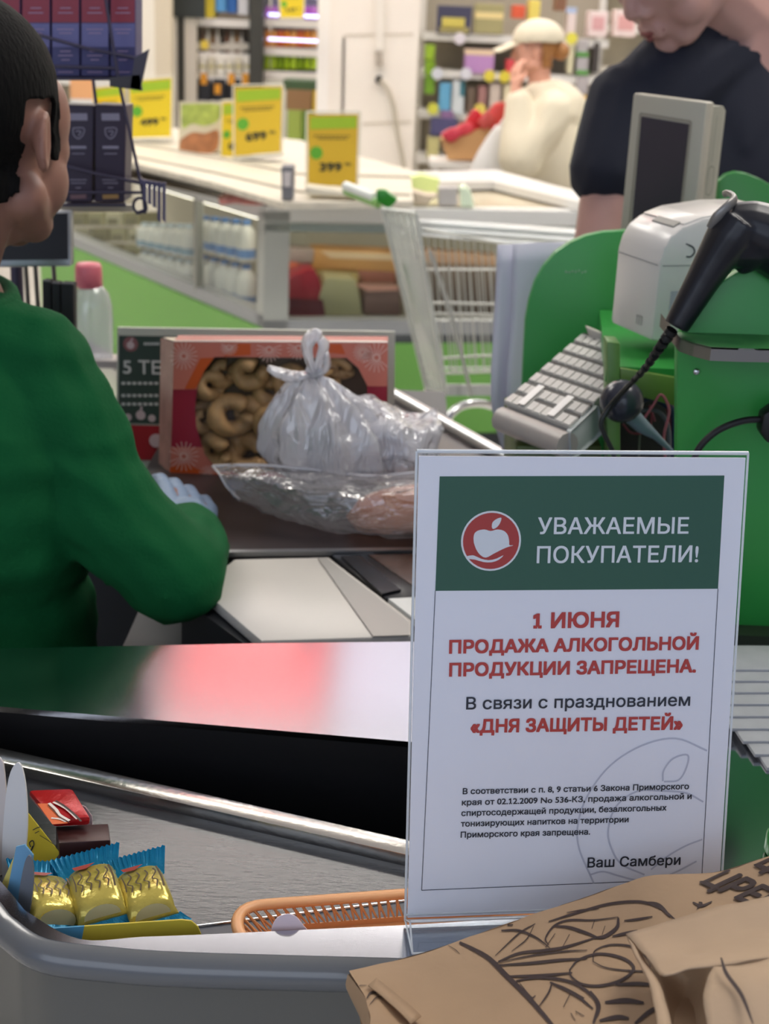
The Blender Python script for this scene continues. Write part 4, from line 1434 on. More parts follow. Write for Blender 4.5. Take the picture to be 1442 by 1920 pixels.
slab('front_panel', [(1268, 1198), (1270, 648), (1278, 622), (1288, 598), (1304, 575), (1328, 549), (1358, 525), (1385, 509), (1412, 498), (1442, 491), (1490, 486), (1560, 500), (1660, 560), (1700, 660), (1700, 1206)], 1.25, .016, GREEN, pod)
slab('back_panel', [(962, 960), (975, 845), (980, 700), (985, 600), (992, 562), (1003, 528), (1020, 498), (1042, 473), (1068, 455), (1098, 442), (1130, 435), (1180, 432), (1240, 436), (1300, 460), (1340, 500), (1360, 560), (1360, 960)], 1.72, .016, GREEN, pod)
slab('rear_panel', [(1346, 340), (1362, 327), (1380, 322), (1400, 325), (1425, 335), (1455, 352), (1500, 400), (1560, 500), (1580, 1500), (1340, 1500)], 2.02, .016, mat('#3f8a45', .4), pod, label='paler green rear panel')
zsh = at(1180, 650, y=1.5).z
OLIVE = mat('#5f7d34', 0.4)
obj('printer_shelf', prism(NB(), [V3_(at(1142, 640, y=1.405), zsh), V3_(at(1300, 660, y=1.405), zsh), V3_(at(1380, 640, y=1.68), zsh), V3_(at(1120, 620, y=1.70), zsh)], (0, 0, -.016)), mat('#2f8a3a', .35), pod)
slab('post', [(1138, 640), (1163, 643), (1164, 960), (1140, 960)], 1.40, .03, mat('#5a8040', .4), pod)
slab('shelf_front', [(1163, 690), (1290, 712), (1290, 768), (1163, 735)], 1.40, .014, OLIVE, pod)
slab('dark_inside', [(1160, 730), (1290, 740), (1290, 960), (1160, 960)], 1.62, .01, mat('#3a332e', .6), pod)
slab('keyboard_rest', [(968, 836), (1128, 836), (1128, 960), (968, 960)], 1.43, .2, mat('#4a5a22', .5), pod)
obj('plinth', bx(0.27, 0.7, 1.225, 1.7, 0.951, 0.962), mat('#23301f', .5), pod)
obj('bench_under', bx(0.13, 0.75, 1.305, 1.76, 0.0, 0.945), mat('#4a4d50', .5), pod)
bm = NB()
brp = [(1240, 588, 1.262), (1258, 611, 1.245), (1276, 634, 1.225), (1302, 643, 1.21), (1334, 651, 1.195), (1385, 653, 1.195), (1440, 654, 1.195), (1560, 656, 1.195)]
tp_ = [at(a, b, y=c) for a, b, c in brp]
hh = 0.0118
for a, b in zip(tp_, tp_[1:]):
    prism(bm, [a, b, b - V((0, 0, hh)), a - V((0, 0, hh))], (0, .0022, 0))
obj('metal_strip', bm, mat('#8f8a84', .3, .8), pod, label='grey metal strip bent across the front')
bm = NB()
prism(bm, [p for p in tp_[2:]] + [V((tp_[-1].x, 1.25, tp_[-1].z)), V((tp_[2].x, 1.25, tp_[2].z))], (0, 0, -.0015))
obj('strip_ledge', bm, mat('#3b7a42', .4), pod)
bm = NB()
ell(bm, at(1306, 697, y=1.249), (.0033, .002, .0033), sub=2)
obj('screw', bm, CHROME, pod, smooth=180)
bm = NB()
FPn = Plane(at(1078, 510, y=1.7195), (1, 0, 0), (0, 0, 1))
for x in range(0, 40, 6):
    stroke(bm, FPn, [(1060 + x, 508 + (x % 4)), (1063 + x, 511 - (x % 5))], 3, .0008, n=2)
obj('paint_chip', bm, mat('#8fae90', .5), pod)
# receipt printer
pr = thing('receipt_printer', 'white receipt printer with rounded front standing in the green cash desk', 'printer', at(1222, 640, y=1.44))
pb = at(1222, 641, y=1.44)
aa = math.radians(70)
wl = V((-math.cos(aa), math.sin(aa), 0))
dl = V((math.sin(aa), math.cos(aa), 0))
zsc = 1.0
prof = [(0, 0), (0, .082), (.003, .096), (.010, .108), (.022, .117), (.045, .125), (.09, .131), (.14, .132), (.148, .124), (.15, 0)]
WP = mat('#d6d2cc', 0.25, spec=.5)
ww = 0.092
ps = [pb + dl * d + V((0, 0, h)) for d, h in prof]
bm = NB()
prism(bm, ps, wl * ww, bevel=.005)
pbod = obj('printer_body', bm, WP, pr, smooth=40)
bm = NB()
lid = [(.024, .1192), (.045, .1266), (.09, .1326), (.135, .1335), (.135, .128), (.03, .116)]
prism(bm, [pb + dl * d + V((0, 0, h)) + wl * .004 for d, h in lid], wl * (ww - .008), bevel=.0016)
obj('printer_lid', bm, mat('#dcd7d0', .22), pr, smooth=40)
bm = NB()
prism(bm, [pb + dl * d + V((0, 0, h)) + wl * .012 for d, h in ((.018, .1158), (.026, .1205), (.026, .1175), (.019, .113))], wl * .045, bevel=.0006)
obj('paper_slot', bm, mat('#8e8c84', .5), pr)
FS = Plane(pb, dl, (0, 0, 1))
bm = NB()
stroke(bm, FS, [(.003, .078), (.07, .078), (.149, .078)], .0011, .0006, False)
FL = Plane(pb, wl, (0, 0, 1))
stroke(bm, FL, [(.003, .078), (.05, .078), (ww - .003, .078)], .0009, .0006, False)
obj('lid_seam', bm, mat('#8f918f', .5), pbod)
bm = NB()
stroke(bm, FS, [(.030, .099), (.036, .096), (.038, .091), (.034, .087), (.029, .087)], .0018, .0006, False)
stroke(bm, FS, [(.027, .100), (.033, .098)], .0014, .0006, False)
obj('latch_mark', bm, mat('#3a3c40', .5), pbod)
bm = NB()
decal(bm, FS, [(.016, .026), (.07, .026), (.07, .052), (.016, .052)], .0006, False)
obj('side_label', bm, mat('#a3a7ae', .5), pbod)
bm = NB()
for x in (.024, .029, .034):
    stroke(bm, FL, [(x, .012), (x, .022)], .0022, .0006, False, n=2)
stroke(bm, FL, [(.022, .021), (.036, .02)], .0016, .0006, False, n=2)
obj('printed_mark', bm, mat('#a9a7a2', .5), pbod)
# customer display
dsp = thing('price_display', 'beige customer display with dark screen behind the receipt printer', 'monitor', at(1260, 620, y=1.82))
a0, a1 = at(1187, 174, y=1.85), at(1326, 187, y=1.782)
b0 = V((a0.x, a0.y, at(1168, 600, y=1.85).z))
b1 = V((a1.x, a1.y, b0.z))
eu_ = (a1 - a0).normalized()
up_ = V((0, 0, 1))
FD = Plane(b0, V((eu_.x, eu_.y, 0)), (0, 0, 1))
W_ = (V((a1.x, a1.y, 0)) - V((a0.x, a0.y, 0))).length
H_ = a0.z - b0.z
nb_ = -FD.n
BEI = mat('#b0aa9a', .45)
bm = NB()
cs = [FD.w(0, 0), FD.w(W_, 0), FD.w(W_ * 1.0, H_ - .004), FD.w(0, H_)]
prism(bm, cs, nb_ * .02, bevel=.003)
db = obj('front_bezel', bm, BEI, dsp, smooth=40)
bm = NB()
pf_ = [(0, .02), (.0, .055), (0.01, .062)]
rg = []
for (ins_, dp_) in ((0.002, .0195), (.002, .045), (.006, .06), (.014, .07)):
    rg.append([FD.w(ins_, 0) + nb_ * dp_, FD.w(W_ - ins_, 0) + nb_ * dp_, FD.w(W_ - ins_, H_ - .006 - ins_ * 1.6) + nb_ * dp_, FD.w(ins_, H_ - .004 - ins_ * 1.6) + nb_ * dp_])
rings_loft(bm, rg)
obj('back_shell', bm, mat('#a9a797', .45), dsp, smooth=30)
wx0, wx1 = .016, W_ - .020
obj('screen', decal(NB(), FD, [(wx0 + .002, .07), (wx1, .07), (wx1, H_ - .031), (wx0, H_ - .027)], .0008, False), mat('#3f3941', .18), dsp)
bm = NB()
for q in ([(wx0 - .002, .066), (wx0 - .002, H_ - .024)], [(wx0 - .002, H_ - .024), (wx1 + .002, H_ - .028)], [(wx1 + .002, H_ - .028), (wx1 + .002, .066)]):
    stroke(bm, FD, q, .003, .0011, False, n=2)
obj('screen_frame', bm, mat('#968e80', .4), dsp)
FSd = Plane(FD.w(W_, 0), nb_, (0, 0, 1))
if FSd.n.x < 0:
    FSd.n = -FSd.n
bm = NB()
oval = [(.014 + .0075 * math.cos(k * PI / 8), H_ - .098 + (.010 if math.sin(k * PI / 8) > 0 else -.010) + .0075 * math.sin(k * PI / 8)) for k in range(17)]
SGN = 1 if FSd.w(.01, 0).y > FSd.w(0, 0).y else -1
stroke(bm, FSd, [(SGN * (u + .014), v) for u, v in oval], .0014, .0012, False, n=2)
stroke(bm, FSd, [(SGN * .027, H_ - .02), (SGN * .027, H_ - .075)], .001, .0012, False, n=2)
obj('side_switch', bm, mat('#7f8072', .5), dsp)
# programmable keyboard
kbp = thing('cash_keyboard', 'grey cash register keyboard tilted beside the receipt printer', 'keyboard', at(1040, 840, y=1.45))
k_nl, k_nr, k_fl = at(945, 760, y=1.47), at(1068, 808, y=1.37), at(1104, 622, y=1.63)
e1_, e2_ = k_nr - k_nl, k_fl - k_nl
kn = e1_.cross(e2_).normalized()
if kn.z < 0:
    kn = -kn
KW = mat('#a9a7a2', .4)
bm = NB()
prism(bm, [k_nl, k_nr, k_nr + e2_, k_fl], kn * -.026, bevel=.006)
obj('keyboard_body', bm, KW, kbp, smooth=40)
fr = [k_nl - e2_ * .045, k_nr - e2_ * .045]
bm = NB()
tube(bm, [fr[0] - kn * .012, fr[1] - kn * .012], .0135, 12)
obj('front_roll', bm, mat('#a39b94', .35), kbp, smooth=60)
bm = NB()
prism(bm, [k_nr + e1_ * .004 - kn * .028 - e2_ * .05, k_nr + e1_ * .004 + kn * .002 - e2_ * .02, k_nr + e1_ * .004 + e2_ * .3 + kn * .002, k_nr + e1_ * .004 + e2_ * .3 - kn * .03], e1_ * .012, bevel=.004)
obj('side_cheek', bm, mat('#a3aaa8', .35), kbp, smooth=40)
bm = NB()
for r in range(7):
    for c in range(9):
        s0, s1 = (c + .02) / 9, (c + .98) / 9
        t0, t1 = (r + .06) / 7.4, (r + .80) / 7.4
        if r == 0 and c in (2, 6):
            t1 += 1 / 7.4
        if r == 1 and c in (2, 6):
            continue
        base = [k_nl + e1_ * a + e2_ * b for a, b in ((s0, t0), (s1, t0), (s1, t1), (s0, t1))]
        cc = sum(base, V()) / 4
        prism(bm, base, kn * .004)
        prism(bm, [cc + (p - cc) * .88 + kn * .004 for p in base], kn * .0012)
obj('keys', bm, mat('#b5b3ad', .4), kbp)
bm = NB()
for r in range(7):
    q0 = k_nl + e2_ * ((r + .84) / 7.4) + kn * .0006
    prism(bm, [q0 + e1_ * .01, q0 + e1_ * .99, q0 + e1_ * .99 + e2_ * .016, q0 + e1_ * .01 + e2_ * .016], kn * .0036)
obj('row_gap', bm, mat('#3d3b36', .6), kbp)
bm = NB()
FK = Plane(k_nl + kn * .0072, e1_, e2_)
for (a, b, c, d) in ((.27, .02, .27, .25), (.72, .02, .72, .25)):
    u0 = e1_.length
    decal_pts = [k_nl + e1_ * (a - .055) + e2_ * b, k_nl + e1_ * (a + .04) + e2_ * b, k_nl + e1_ * (a + .04) + e2_ * d, k_nl + e1_ * (a - .055) + e2_ * d]
    bm.faces.new([bm.verts.new(p + kn * .0074) for p in decal_pts])
obj('white_key', bm, mat('#dedcd8', .4), kbp)
cr = thing('card_reader', 'small beige card slot at the top of the cash keyboard', 'reader', at(1115, 650, y=1.62))
obj('slot_body', prism(NB(), [at(1100, 614, y=1.60), at(1137, 629, y=1.58), at(1137, 662, y=1.58), at(1108, 640, y=1.60)], (0, .015, 0), bevel=.001), mat('#b7b1a8', .4), cr)
obj('slot_mark', prism(NB(), [at(1112, 634, y=1.588), at(1131, 640, y=1.580), at(1131, 652, y=1.580), at(1114, 642, y=1.588)], (0, .0005, 0)), mat('#77716a', .5), cr)
# handheld scanner
hs = thing('barcode_scanner', 'black handheld barcode scanner hanging over the green cash desk', 'scanner', at(1330, 520, y=1.27))
NAVY = mat('#15161e', 0.35)
bm = NB()
hp = smooth_path([at(1268, 612, y=1.235), at(1298, 560, y=1.235), at(1330, 505, y=1.235), at(1362, 455, y=1.235), at(1392, 415, y=1.235)], 5)
tube(bm, hp, [.0125, .0145, .0165, .0195, .0235, .025], 16, flat=.9)
hq = smooth_path([at(1362, 415, y=1.235), at(1400, 425, y=1.235), at(1440, 440, y=1.235), at(1500, 462, y=1.235)], 5)
tube(bm, hq, [.016, .023, .026, .027], 16, flat=1.0)
cap(bm, at(1420, 470, y=1.235), .016, at(1395, 500, y=1.235), .007)
cap(bm, at(1368, 462, y=1.237), .019, at(1418, 455, y=1.237), .023)
cap(bm, at(1402, 440, y=1.24), .022, at(1480, 486, y=1.24), .024)
bm = fuse(bm, .0016, 5)
obj('scanner_body', bm, NAVY, hs, smooth=180)
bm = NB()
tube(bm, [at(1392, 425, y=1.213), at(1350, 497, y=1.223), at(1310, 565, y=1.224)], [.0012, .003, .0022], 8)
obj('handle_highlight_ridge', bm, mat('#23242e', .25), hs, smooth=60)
bm = NB()
cpts = smooth_path([at(1258, 622, y=1.232), at(1235, 655, y=1.24), at(1210, 690, y=1.27), at(1180, 722, y=1.31), at(1148, 757, y=1.33), at(1128, 790, y=1.33), at(1134, 815, y=1.33), at(1150, 850, y=1.33), at(1160, 890, y=1.33)], 6)
tube(bm, cpts, .0026, 10)
obj('cable', bm, mat('#161a18', .4), hs, smooth=60)
bm = NB()
for k in range(9):
    c = cpts[k * 2]
    d = (cpts[k * 2 + 1] - c).normalized()
    tube(bm, [c - d * .0022, c + d * .0022], .0056 - .0003 * k, 10)
obj('strain_relief', bm, BLACK, hs, smooth=60)
hk = thing('scanner_hook', 'small grey metal hook behind the head of the black scanner', 'hook', at(1360, 420, y=1.26))
bm = NB()
tube(bm, smooth_path([at(1338, 424, y=1.232), at(1348, 405, y=1.226), at(1366, 386, y=1.226), at(1378, 372, y=1.235), at(1366, 362, y=1.25), at(1358, 364, y=1.26)], 4), [.0065, .0062, .005, .004, .003, .003], 10, flat=.6)
obj('hook_body', bm, mat('#8d8a86', .35, .5), hk, smooth=60)
# ball and cables under the shelf
bl_ = thing('round_ball_light', 'dark grey glossy ball on a short stem under the printer shelf', 'lamp', at(1166, 790, y=1.36))
bm = NB()
ell(bm, at(1166, 752, y=1.36), .0215, sub=4)
obj('ball', bm, mat('#2c2e38', .22), bl_, smooth=180)
bm = NB()
tube(bm, [at(1180, 775, y=1.37), at(1205, 800, y=1.38), at(1230, 818, y=1.385), at(1262, 848, y=1.39)], [.009, .0075, .004, .002], 10)
obj('stem', bm, mat('#6d7f8c', .4), bl_, smooth=60)
CBL = [('pink cable looped under the printer shelf', '#a85a66', [(1205, 790), (1225, 760), (1240, 740), (1255, 770), (1245, 820), (1250, 880)], .0015), ('grey cable hanging down under the printer shelf', '#5c5c66', [(1200, 770), (1230, 770), (1250, 790), (1255, 830), (1250, 880)], .0022),
       ('dark blue cable curving under the printer shelf', '#1d2c52', [(1180, 765), (1215, 745), (1245, 755), (1265, 785), (1262, 880)], .004), ('thick reddish cable loop at the back of the desk opening', '#8d4646', [(1195, 740), (1225, 735), (1250, 752), (1262, 790), (1264, 850)], .005),
       ('thin red cable ring around the grey stem', '#a34a58', [(1168, 795), (1185, 812), (1215, 808), (1222, 780), (1218, 760), (1228, 790)], .0012), ('thin pale cable dropping straight down in the opening', '#7c8473', [(1200, 815), (1198, 850), (1199, 900)], .001)]
for i, (lb_, c, pts, r) in enumerate(CBL):
    tag(obj('cable', tube(NB(), smooth_path([at(*p, y=1.40 + .03 * i) for p in pts], 6), r, 8), mat(c, .45), smooth=60), lb_, 'cable')
pg = thing('power_plug', 'black plug on a thick cable against the green front panel', 'plug', at(1440, 800, y=1.22))
obj('plug_body', prism(NB(), [at(*p, y=1.205) for p in ((1432, 778), (1455, 762), (1500, 770), (1500, 835), (1440, 832), (1426, 812))], (0, .02, 0), bevel=.003), BLACK, pg, smooth=30)
obj('plug_cable', tube(NB(), smooth_path([at(1436, 786, y=1.215), at(1400, 788, y=1.215), at(1365, 798, y=1.215), at(1335, 815, y=1.215), at(1310, 842, y=1.215), at(1296, 880, y=1.215)], 6), .0031, 10), BLACK, pg, smooth=60)
# white sheets at the side of the cabinet
psb = thing('paper_sheets', 'white paper sheets taped along the edge of the green cash desk', 'paper', at(950, 700, y=1.80))
for k, (c, dx, dy_) in enumerate((('#d5d4de', 0, 0), ('#cdccd6', 30, -.006))):
    sh = [[at(932 + dx, 458, y=1.80 + dy_), at(985 + dx, 456, y=1.80 + dy_), at(1060 + dx, 454, y=1.80 + dy_)], [at(927 + dx, 600, y=1.795 + dy_), at(980 + dx, 600, y=1.80 + dy_), at(1060 + dx, 600, y=1.80 + dy_)],
          [at(920 + dx, 730, y=1.785 + dy_), at(978 + dx, 730, y=1.80 + dy_), at(1060 + dx, 730, y=1.80 + dy_)], [at(928 + dx, 790, y=1.79 + dy_), at(980 + dx, 800, y=1.80 + dy_), at(1060 + dx, 800, y=1.80 + dy_)], [at(952 + dx, 880, y=1.80 + dy_), at(990 + dx, 880, y=1.80 + dy_), at(1060 + dx, 880, y=1.80 + dy_)]]
    obj('sheet', net(sh, 4, .0012, 14, .0005, k), mat(c, .6), psb, smooth=180)
# grey folded bags on the steel plate
g0 = None
for k in range(9):
    yb = 1.135 - .0165 * k
    zb_ = .9515 + .0024 * (8 - k)
    if g0 is None:
        g0 = thing('folded_grey_bag', 'flat folded grey plastic packet in the fanned pile before the cash desk', 'packet', (.335, yb, zb_), .1, 'grey packets fanned on the steel plate')
        obj('packet', box(NB(), (0, .02, 0), (.15, .05, .0036), None, .0012), mat('#a4a7aa', .35, var=.08, vscale=40), g0, local=True, smooth=40)
        obj('yellow_edge', box(NB(), (.03 if False else .0755, .02, 0), (.003, .05, .003)), mat('#b5b04a', .4), g0, local=True)
    else:
        dup(g0, (.335 + .006 * k, yb, zb_), .1)
gc = thing('green_cap', 'green round cap at the edge of the steel plate by the kraft bag', 'cap', at(1466, 1600, z=.951))
cc_ = at(1466, 1600, z=.951)
obj('cap_body', lathe(NB(), [(.0115, .951), (.0125, .953), (.0125, .966), (.011, .969), (.002, .9695)], (cc_.x, cc_.y, 0)), mat('#2f8f3c', .35), gc, smooth=40)

# ================================================================ people


def hand(bm, w, d, pn, s=1.0, curl=.5, thumb=1):
    """palm, four bent fingers and a thumb; w wrist, d direction, pn the way the palm looks"""
    d, pn = V(d).normalized(), V(pn).normalized()
    sd = d.cross(pn).normalized() * thumb
    L = .085 * s
    cap(bm, w, .024 * s, V(w) + d * .03 * s, .026 * s)
    for k in range(4):
        o = (k - 1.5) * .0195 * s
        b = V(w) + d * L * (1 - .05 * abs(k - 1.4)) + sd * o
        cap(bm, V(w) + d * .02 * s + sd * o * .7, .0135 * s, b, .0105 * s)
        ln = (.072, .08, .075, .058)[k] * s
        d1 = (d * math.cos(curl * .6) + pn * math.sin(curl * .6)).normalized()
        d2 = (d * math.cos(curl * 1.6) + pn * math.sin(curl * 1.6)).normalized()
        d3 = (d * math.cos(curl * 2.4) + pn * math.sin(curl * 2.4)).normalized()
        p1 = b + d1 * ln * .45
        p2 = p1 + d2 * ln * .32
        chain(bm, [b, p1, p2, p2 + d3 * ln * .23], [.0098 * s, .0088 * s, .008 * s, .007 * s])
    b = V(w) + d * .025 * s - sd * .022 * s
    p1 = b + (d * .5 - sd * .8).normalized() * .032 * s + pn * .008 * s
    chain(bm, [b, p1, p1 + (d * .9 - sd * .25 + pn * .3).normalized() * .03 * s], [.014 * s, .011 * s, .009 * s])


def head(bm, M, s=1.0):
    """skull, jaw, face and ears in head coordinates (x to the right ear, y out of the face, z up)"""
    P = lambda x, y, z: M @ (V((x, y, z)) * s)
    R = M.to_3x3()
    ell(bm, P(0, -.012, .035), (.076 * s, .096 * s, .086 * s), R)
    ell(bm, P(0, .02, -.01), (.070 * s, .080 * s, .080 * s), R)
    ell(bm, P(0, .032, -.06), (.054 * s, .058 * s, .052 * s), R)
    ell(bm, P(0, .074, -.098), (.022 * s, .018 * s, .016 * s), R)
    for sx in (-1, 1):
        ell(bm, P(sx * .042, .058, -.015), (.026 * s, .028 * s, .024 * s), R)
        cap(bm, P(sx * .042, .076, .034), .008 * s, P(sx * .012, .087, .030), .009 * s)
        ell(bm, P(sx * .046, .048, .015), (.026 * s, .034 * s, .045 * s), R)
        ell(bm, P(sx * .046, .045, -.045), (.026 * s, .034 * s, .036 * s), R)
        cap(bm, P(sx * .056, -.005, -.055), .024 * s, P(sx * .03, .06, -.088), .02 * s)
        ell(bm, P(sx * .014, .098, -.028), (.010 * s, .011 * s, .009 * s), R)
        e = R @ Matrix.Rotation(sx * .35, 3, 'Z') @ Matrix.Rotation(-.15, 3, 'X')
        ec = P(sx * .079, -.012, -.002)
        ell(bm, ec, (.0055 * s, .014 * s, .025 * s), e)
        loop = [ec + e @ (V((sx * .005, .013 * math.cos(a), .0245 * math.sin(a) - .002)) * s) for a in [k * PI / 8 for k in range(-2, 14)]]
        for a, b in zip(loop, loop[1:]):
            cap(bm, a, .0042 * s, b, .0042 * s)
        ell(bm, ec + e @ (V((sx * .002, .004, -.023)) * s), (.005 * s, .008 * s, .008 * s), e)
    cap(bm, P(0, .092, .028), .008 * s, P(0, .112, -.018), .012 * s)
    cap(bm, P(-.016, .094, -.056), .0075 * s, P(.016, .094, -.056), .0075 * s)
    cap(bm, P(-.015, .092, -.068), .0085 * s, P(.015, .092, -.068), .0085 * s)


def eyes(M, par, s=1.0, iris='#3b2a20'):
    for sx in (-1, 1):
        c = M @ (V((sx * .030, .077, .010)) * s)
        e = obj('eye', ell(NB(), c, .0125 * s, sub=3), mat('#e6e0da', .3), par, smooth=180)
        obj('iris', ell(NB(), c + M.to_3x3() @ V((0, .0085 * s, -.001)), .0056 * s, sub=2), mat(iris, .2), e, smooth=180)


def headM(c, az, nod=0, tilt=0):
    return Matrix.Translation(V(c)) @ Matrix.Rotation(-az, 4, 'Z') @ Matrix.Rotation(-nod, 4, 'X') @ Matrix.Rotation(tilt, 4, 'Y')


# cashier -----------------------------------------------------------------
hc = at(-52, 246, y=1.385)
HM = headM(hc, math.radians(16), .06)
cas = thing('person', 'person in a green sweater with short black hair working at the checkout, seen from behind', 'person', (hc.x, 1.42, 0))
hx, hy, hz = hc
nk = V((hx - .045, hy - .005, 1.228))
shR, shL = at(72, 690, y=1.375), V((hx - .20, hy + .06, 1.16))
elb = at(322, 1072, y=1.335)
wr = at(354, 1000, y=1.49)
cheM = V((hx - .05, hy - .01, 1.02))
pel = V((hx - .08, hy - .02, .66))
bm = NB()
head(bm, HM)
cap(bm, HM @ V((0, -.02, -.05)), .056, nk, .058)
cap(bm, nk, .06, V((hx - .03, hy, 1.15)), .08)
cap(bm, shR, .038, shL, .045)
ell(bm, cheM, (.15, .105, .17))
ell(bm, V((hx - .06, hy - .01, .84)), (.145, .105, .16))
ell(bm, pel, (.16, .12, .11))
chain(bm, [shR, shR.lerp(elb, .55) + V((-.020, -.004, -.010)), elb, wr], [.036, .034, .034, .027])
lel, lwr = V((hx - .24, hy + .10, .96)), V((hx - .17, hy + .30, .965))
chain(bm, [shL, lel, lwr], [.05, .042, .027])
hd = (at(350, 945, y=1.56) - wr)
hand(bm, wr, hd, (-.4, .1, -.6), 1.0, .35, 1)
hand(bm, lwr, (.9, .2, -.1), (0, 0, -1), 1.0, .4, -1)
for sx in (-.1, .09):
    kn_ = V((pel.x + sx - .06, pel.y + .30, .60))
    ft = V((pel.x + sx - .06, pel.y + .32, .09))
    chain(bm, [pel + V((sx, 0, -.02)), kn_, ft], [.085, .062, .042])
    cap(bm, ft + V((0, -.03, -.045)), .04, ft + V((.09, .12, -.055)), .032)
body = fuse(bm, .0042, 5)
INV = HM.inverted()


def cas_hair(p):
    q = INV @ p
    x, y, z = q
    if z < -.10 or abs(z) > .14:
        return False
    if abs(x) > .066 and -.034 < y < .016 and z < .032:
        return False
    ax = abs(x)
    if y < -.02:
        return z > -.068 + .02 * max(0, ax - .04) / .03
    if y < .034:
        return z > (.028 if y < .018 else -.022) and ax > .03 or z > .06
    line = .070 - .25 * max(0, ax - .045)
    return z > line + max(0, y - .06) * .35


hair = shell(body, cas_hair, .0065, .004)
bo = obj('body', body, mat('#946a5a', 0.5, sss=0.06, var=0.07, vscale=22), cas, smooth=180)
obj('hair', hair, mat('#0a0908', 0.8, spec=.15, bump=.6, bscale=260, stretch=(1, 1, .3)), bo, smooth=180)
eyes(HM, bo)
SWE = mat('#06532a', 0.85, spec=.2, bump=.18, bscale=240, var=.08, vscale=9, sss=0)
bm = NB()
cap(bm, nk + V((.005, 0, -.035)), .066, V((hx - .03, hy, 1.12)), .10)
cap(bm, shR + V((-.01, 0, -.005)), .058, shL, .07)
cap(bm, nk + V((.0, 0, -.05)), .07, shR + V((-.01, 0, .004)), .055)
ell(bm, cheM, (.172, .128, .19))
ell(bm, V((hx - .06, hy - .01, .86)), (.168, .128, .18))
cap(bm, V((hx - .07, hy - .01, .76)), .14, V((hx - .08, hy - .01, .70)), .145)
mid = shR.lerp(elb, .55) + V((-.020, -.004, -.010))
chain(bm, [shR, mid, elb + V((.0, .0, -.006))], [.060, .060, .053])
chain(bm, [elb + V((0, 0, -.006)), elb.lerp(wr, .45) + V((.004, 0, .002)), wr + V((0, -.005, 0))], [.053, .053, .040])
chain(bm, [shL, lel, lwr - V((.03, .01, 0))], [.07, .062, .044])
# sleeve folds
rngs = random.Random(4)
for k in range(9):
    s = .1 + .1 * k
    c = shR.lerp(mid, s / .55) if s < .55 else mid.lerp(elb, (s - .55) / .45)
    ax_ = (elb - shR).normalized()
    side = ax_.cross(V((0, 0, 1))).normalized()
    o_ = side.cross(ax_)
    r_ = .053
    a0_ = rngs.uniform(2.2, 3.6)
    pts = [c + ax_ * (.03 * math.sin((a - a0_) * 1.2) + .01 * k % .02) + (side * math.cos(a) + o_ * math.sin(a)) * r_ for a in [a0_ + .28 * q for q in range(6)]]
    for a, b in zip(pts, pts[1:]):
        cap(bm, a, .0075, b, .0065)
for k in range(5):
    c = elb.lerp(wr, .1 + .16 * k)
    ax_ = (wr - elb).normalized()
    side = ax_.cross(V((0, 0, 1))).normalized()
    o_ = side.cross(ax_)
    pts = [c + (side * math.cos(a) + o_ * math.sin(a)) * (.051 - .002 * k) + ax_ * .012 * math.sin(a * 2) for a in [2.4 + .4 * q for q in range(7)]]
    for a, b in zip(pts, pts[1:]):
        cap(bm, a, .007, b, .007)
swb = fuse(bm, .0045, 5)
for v in swb.verts:
    v.co += noise.noise_vector(v.co * 11) * .006 + noise.noise_vector(V((v.co.x * 16 + v.co.z * 12, v.co.y * 16, v.co.z * 36))) * .0048
sw = obj('sweater', swb, SWE, bo, smooth=180)
bm = NB()
rg_ = [nk + V((.004 + .0 , 0, -.012)) + V((math.cos(a) * .070, math.sin(a) * .068, .010 * math.sin(a - .8))) for a in [2 * PI * k / 28 for k in range(28)]]
tube(bm, rg_, .011, 8, closed=True, flat=1.5)
obj('collar', bm, SWE, sw, smooth=180)
bm = NB()
wd_ = (hd).normalized()
hand(bm, wr + wd_ * .002, hd, (-.4, .1, -.6), 1.06, .35, 1)
obj('blue_glove', fuse(bm, .0022, 3), mat('#7f93ad', .5), bo, smooth=180, label='pale blue work glove')
bm = NB()
ell(bm, pel + V((0, 0, -.005)), (.175, .135, .12))
for sx in (-.1, .09):
    kn_ = V((pel.x + sx - .06, pel.y + .30, .60))
    ft = V((pel.x + sx - .06, pel.y + .32, .13))
    chain(bm, [pel + V((sx, 0, -.02)), kn_, ft], [.095, .072, .055])
obj('trousers', fuse(bm, .007, 4), mat('#1b1c22', .8), bo, smooth=180)
st = thing('stool', 'black round stool under the cashier', 'stool', (pel.x, pel.y, 0))
obj('seat', lathe(NB(), [(.02, .47), (.17, .475), (.18, .495), (.17, .515), (.02, .52)], (pel.x, pel.y - .02, 0)), BLACK, st, smooth=40)
obj('pole', tube(NB(), [(pel.x, pel.y, .0), (pel.x, pel.y, .47)], .025, 10), CHROME, st, smooth=60)
obj('base', lathe(NB(), [(.2, 0), (.2, .015), (.03, .04)], (pel.x, pel.y, 0)), BLACK, st, smooth=40)

# customer -----------------------------------------------------------------
hc = at(1264, -84, y=2.28)
az = math.atan2(-.80, -.60)
HM2 = headM(hc, az, .66, .03)
cu = thing('person', 'person in a navy T-shirt looking down at the till behind the beige display', 'person', (hc.x + .05, 2.36, 0))
nk = at(1398, 46, y=2.37)
sR, sL = at(1176, 198, y=2.30), at(1590, 150, y=2.48)
chm = V((nk.x, nk.y + .03, 1.22))
bm = NB()
head(bm, HM2, 1.02)
cap(bm, HM2 @ V((0, -.02, -.05)), .058, nk, .062)
cap(bm, nk, .062, chm + V((0, 0, .17)), .09)
ell(bm, chm, (.185, .12, .22))
ell(bm, chm + V((0, .0, -.25)), (.17, .12, .2))
cap(bm, sR, .058, sL, .058)
eR, wR = at(1128, 470, y=2.24), V((hc.x - .06, 2.17, .98))
chain(bm, [sR, eR, wR], [.056, .046, .03])
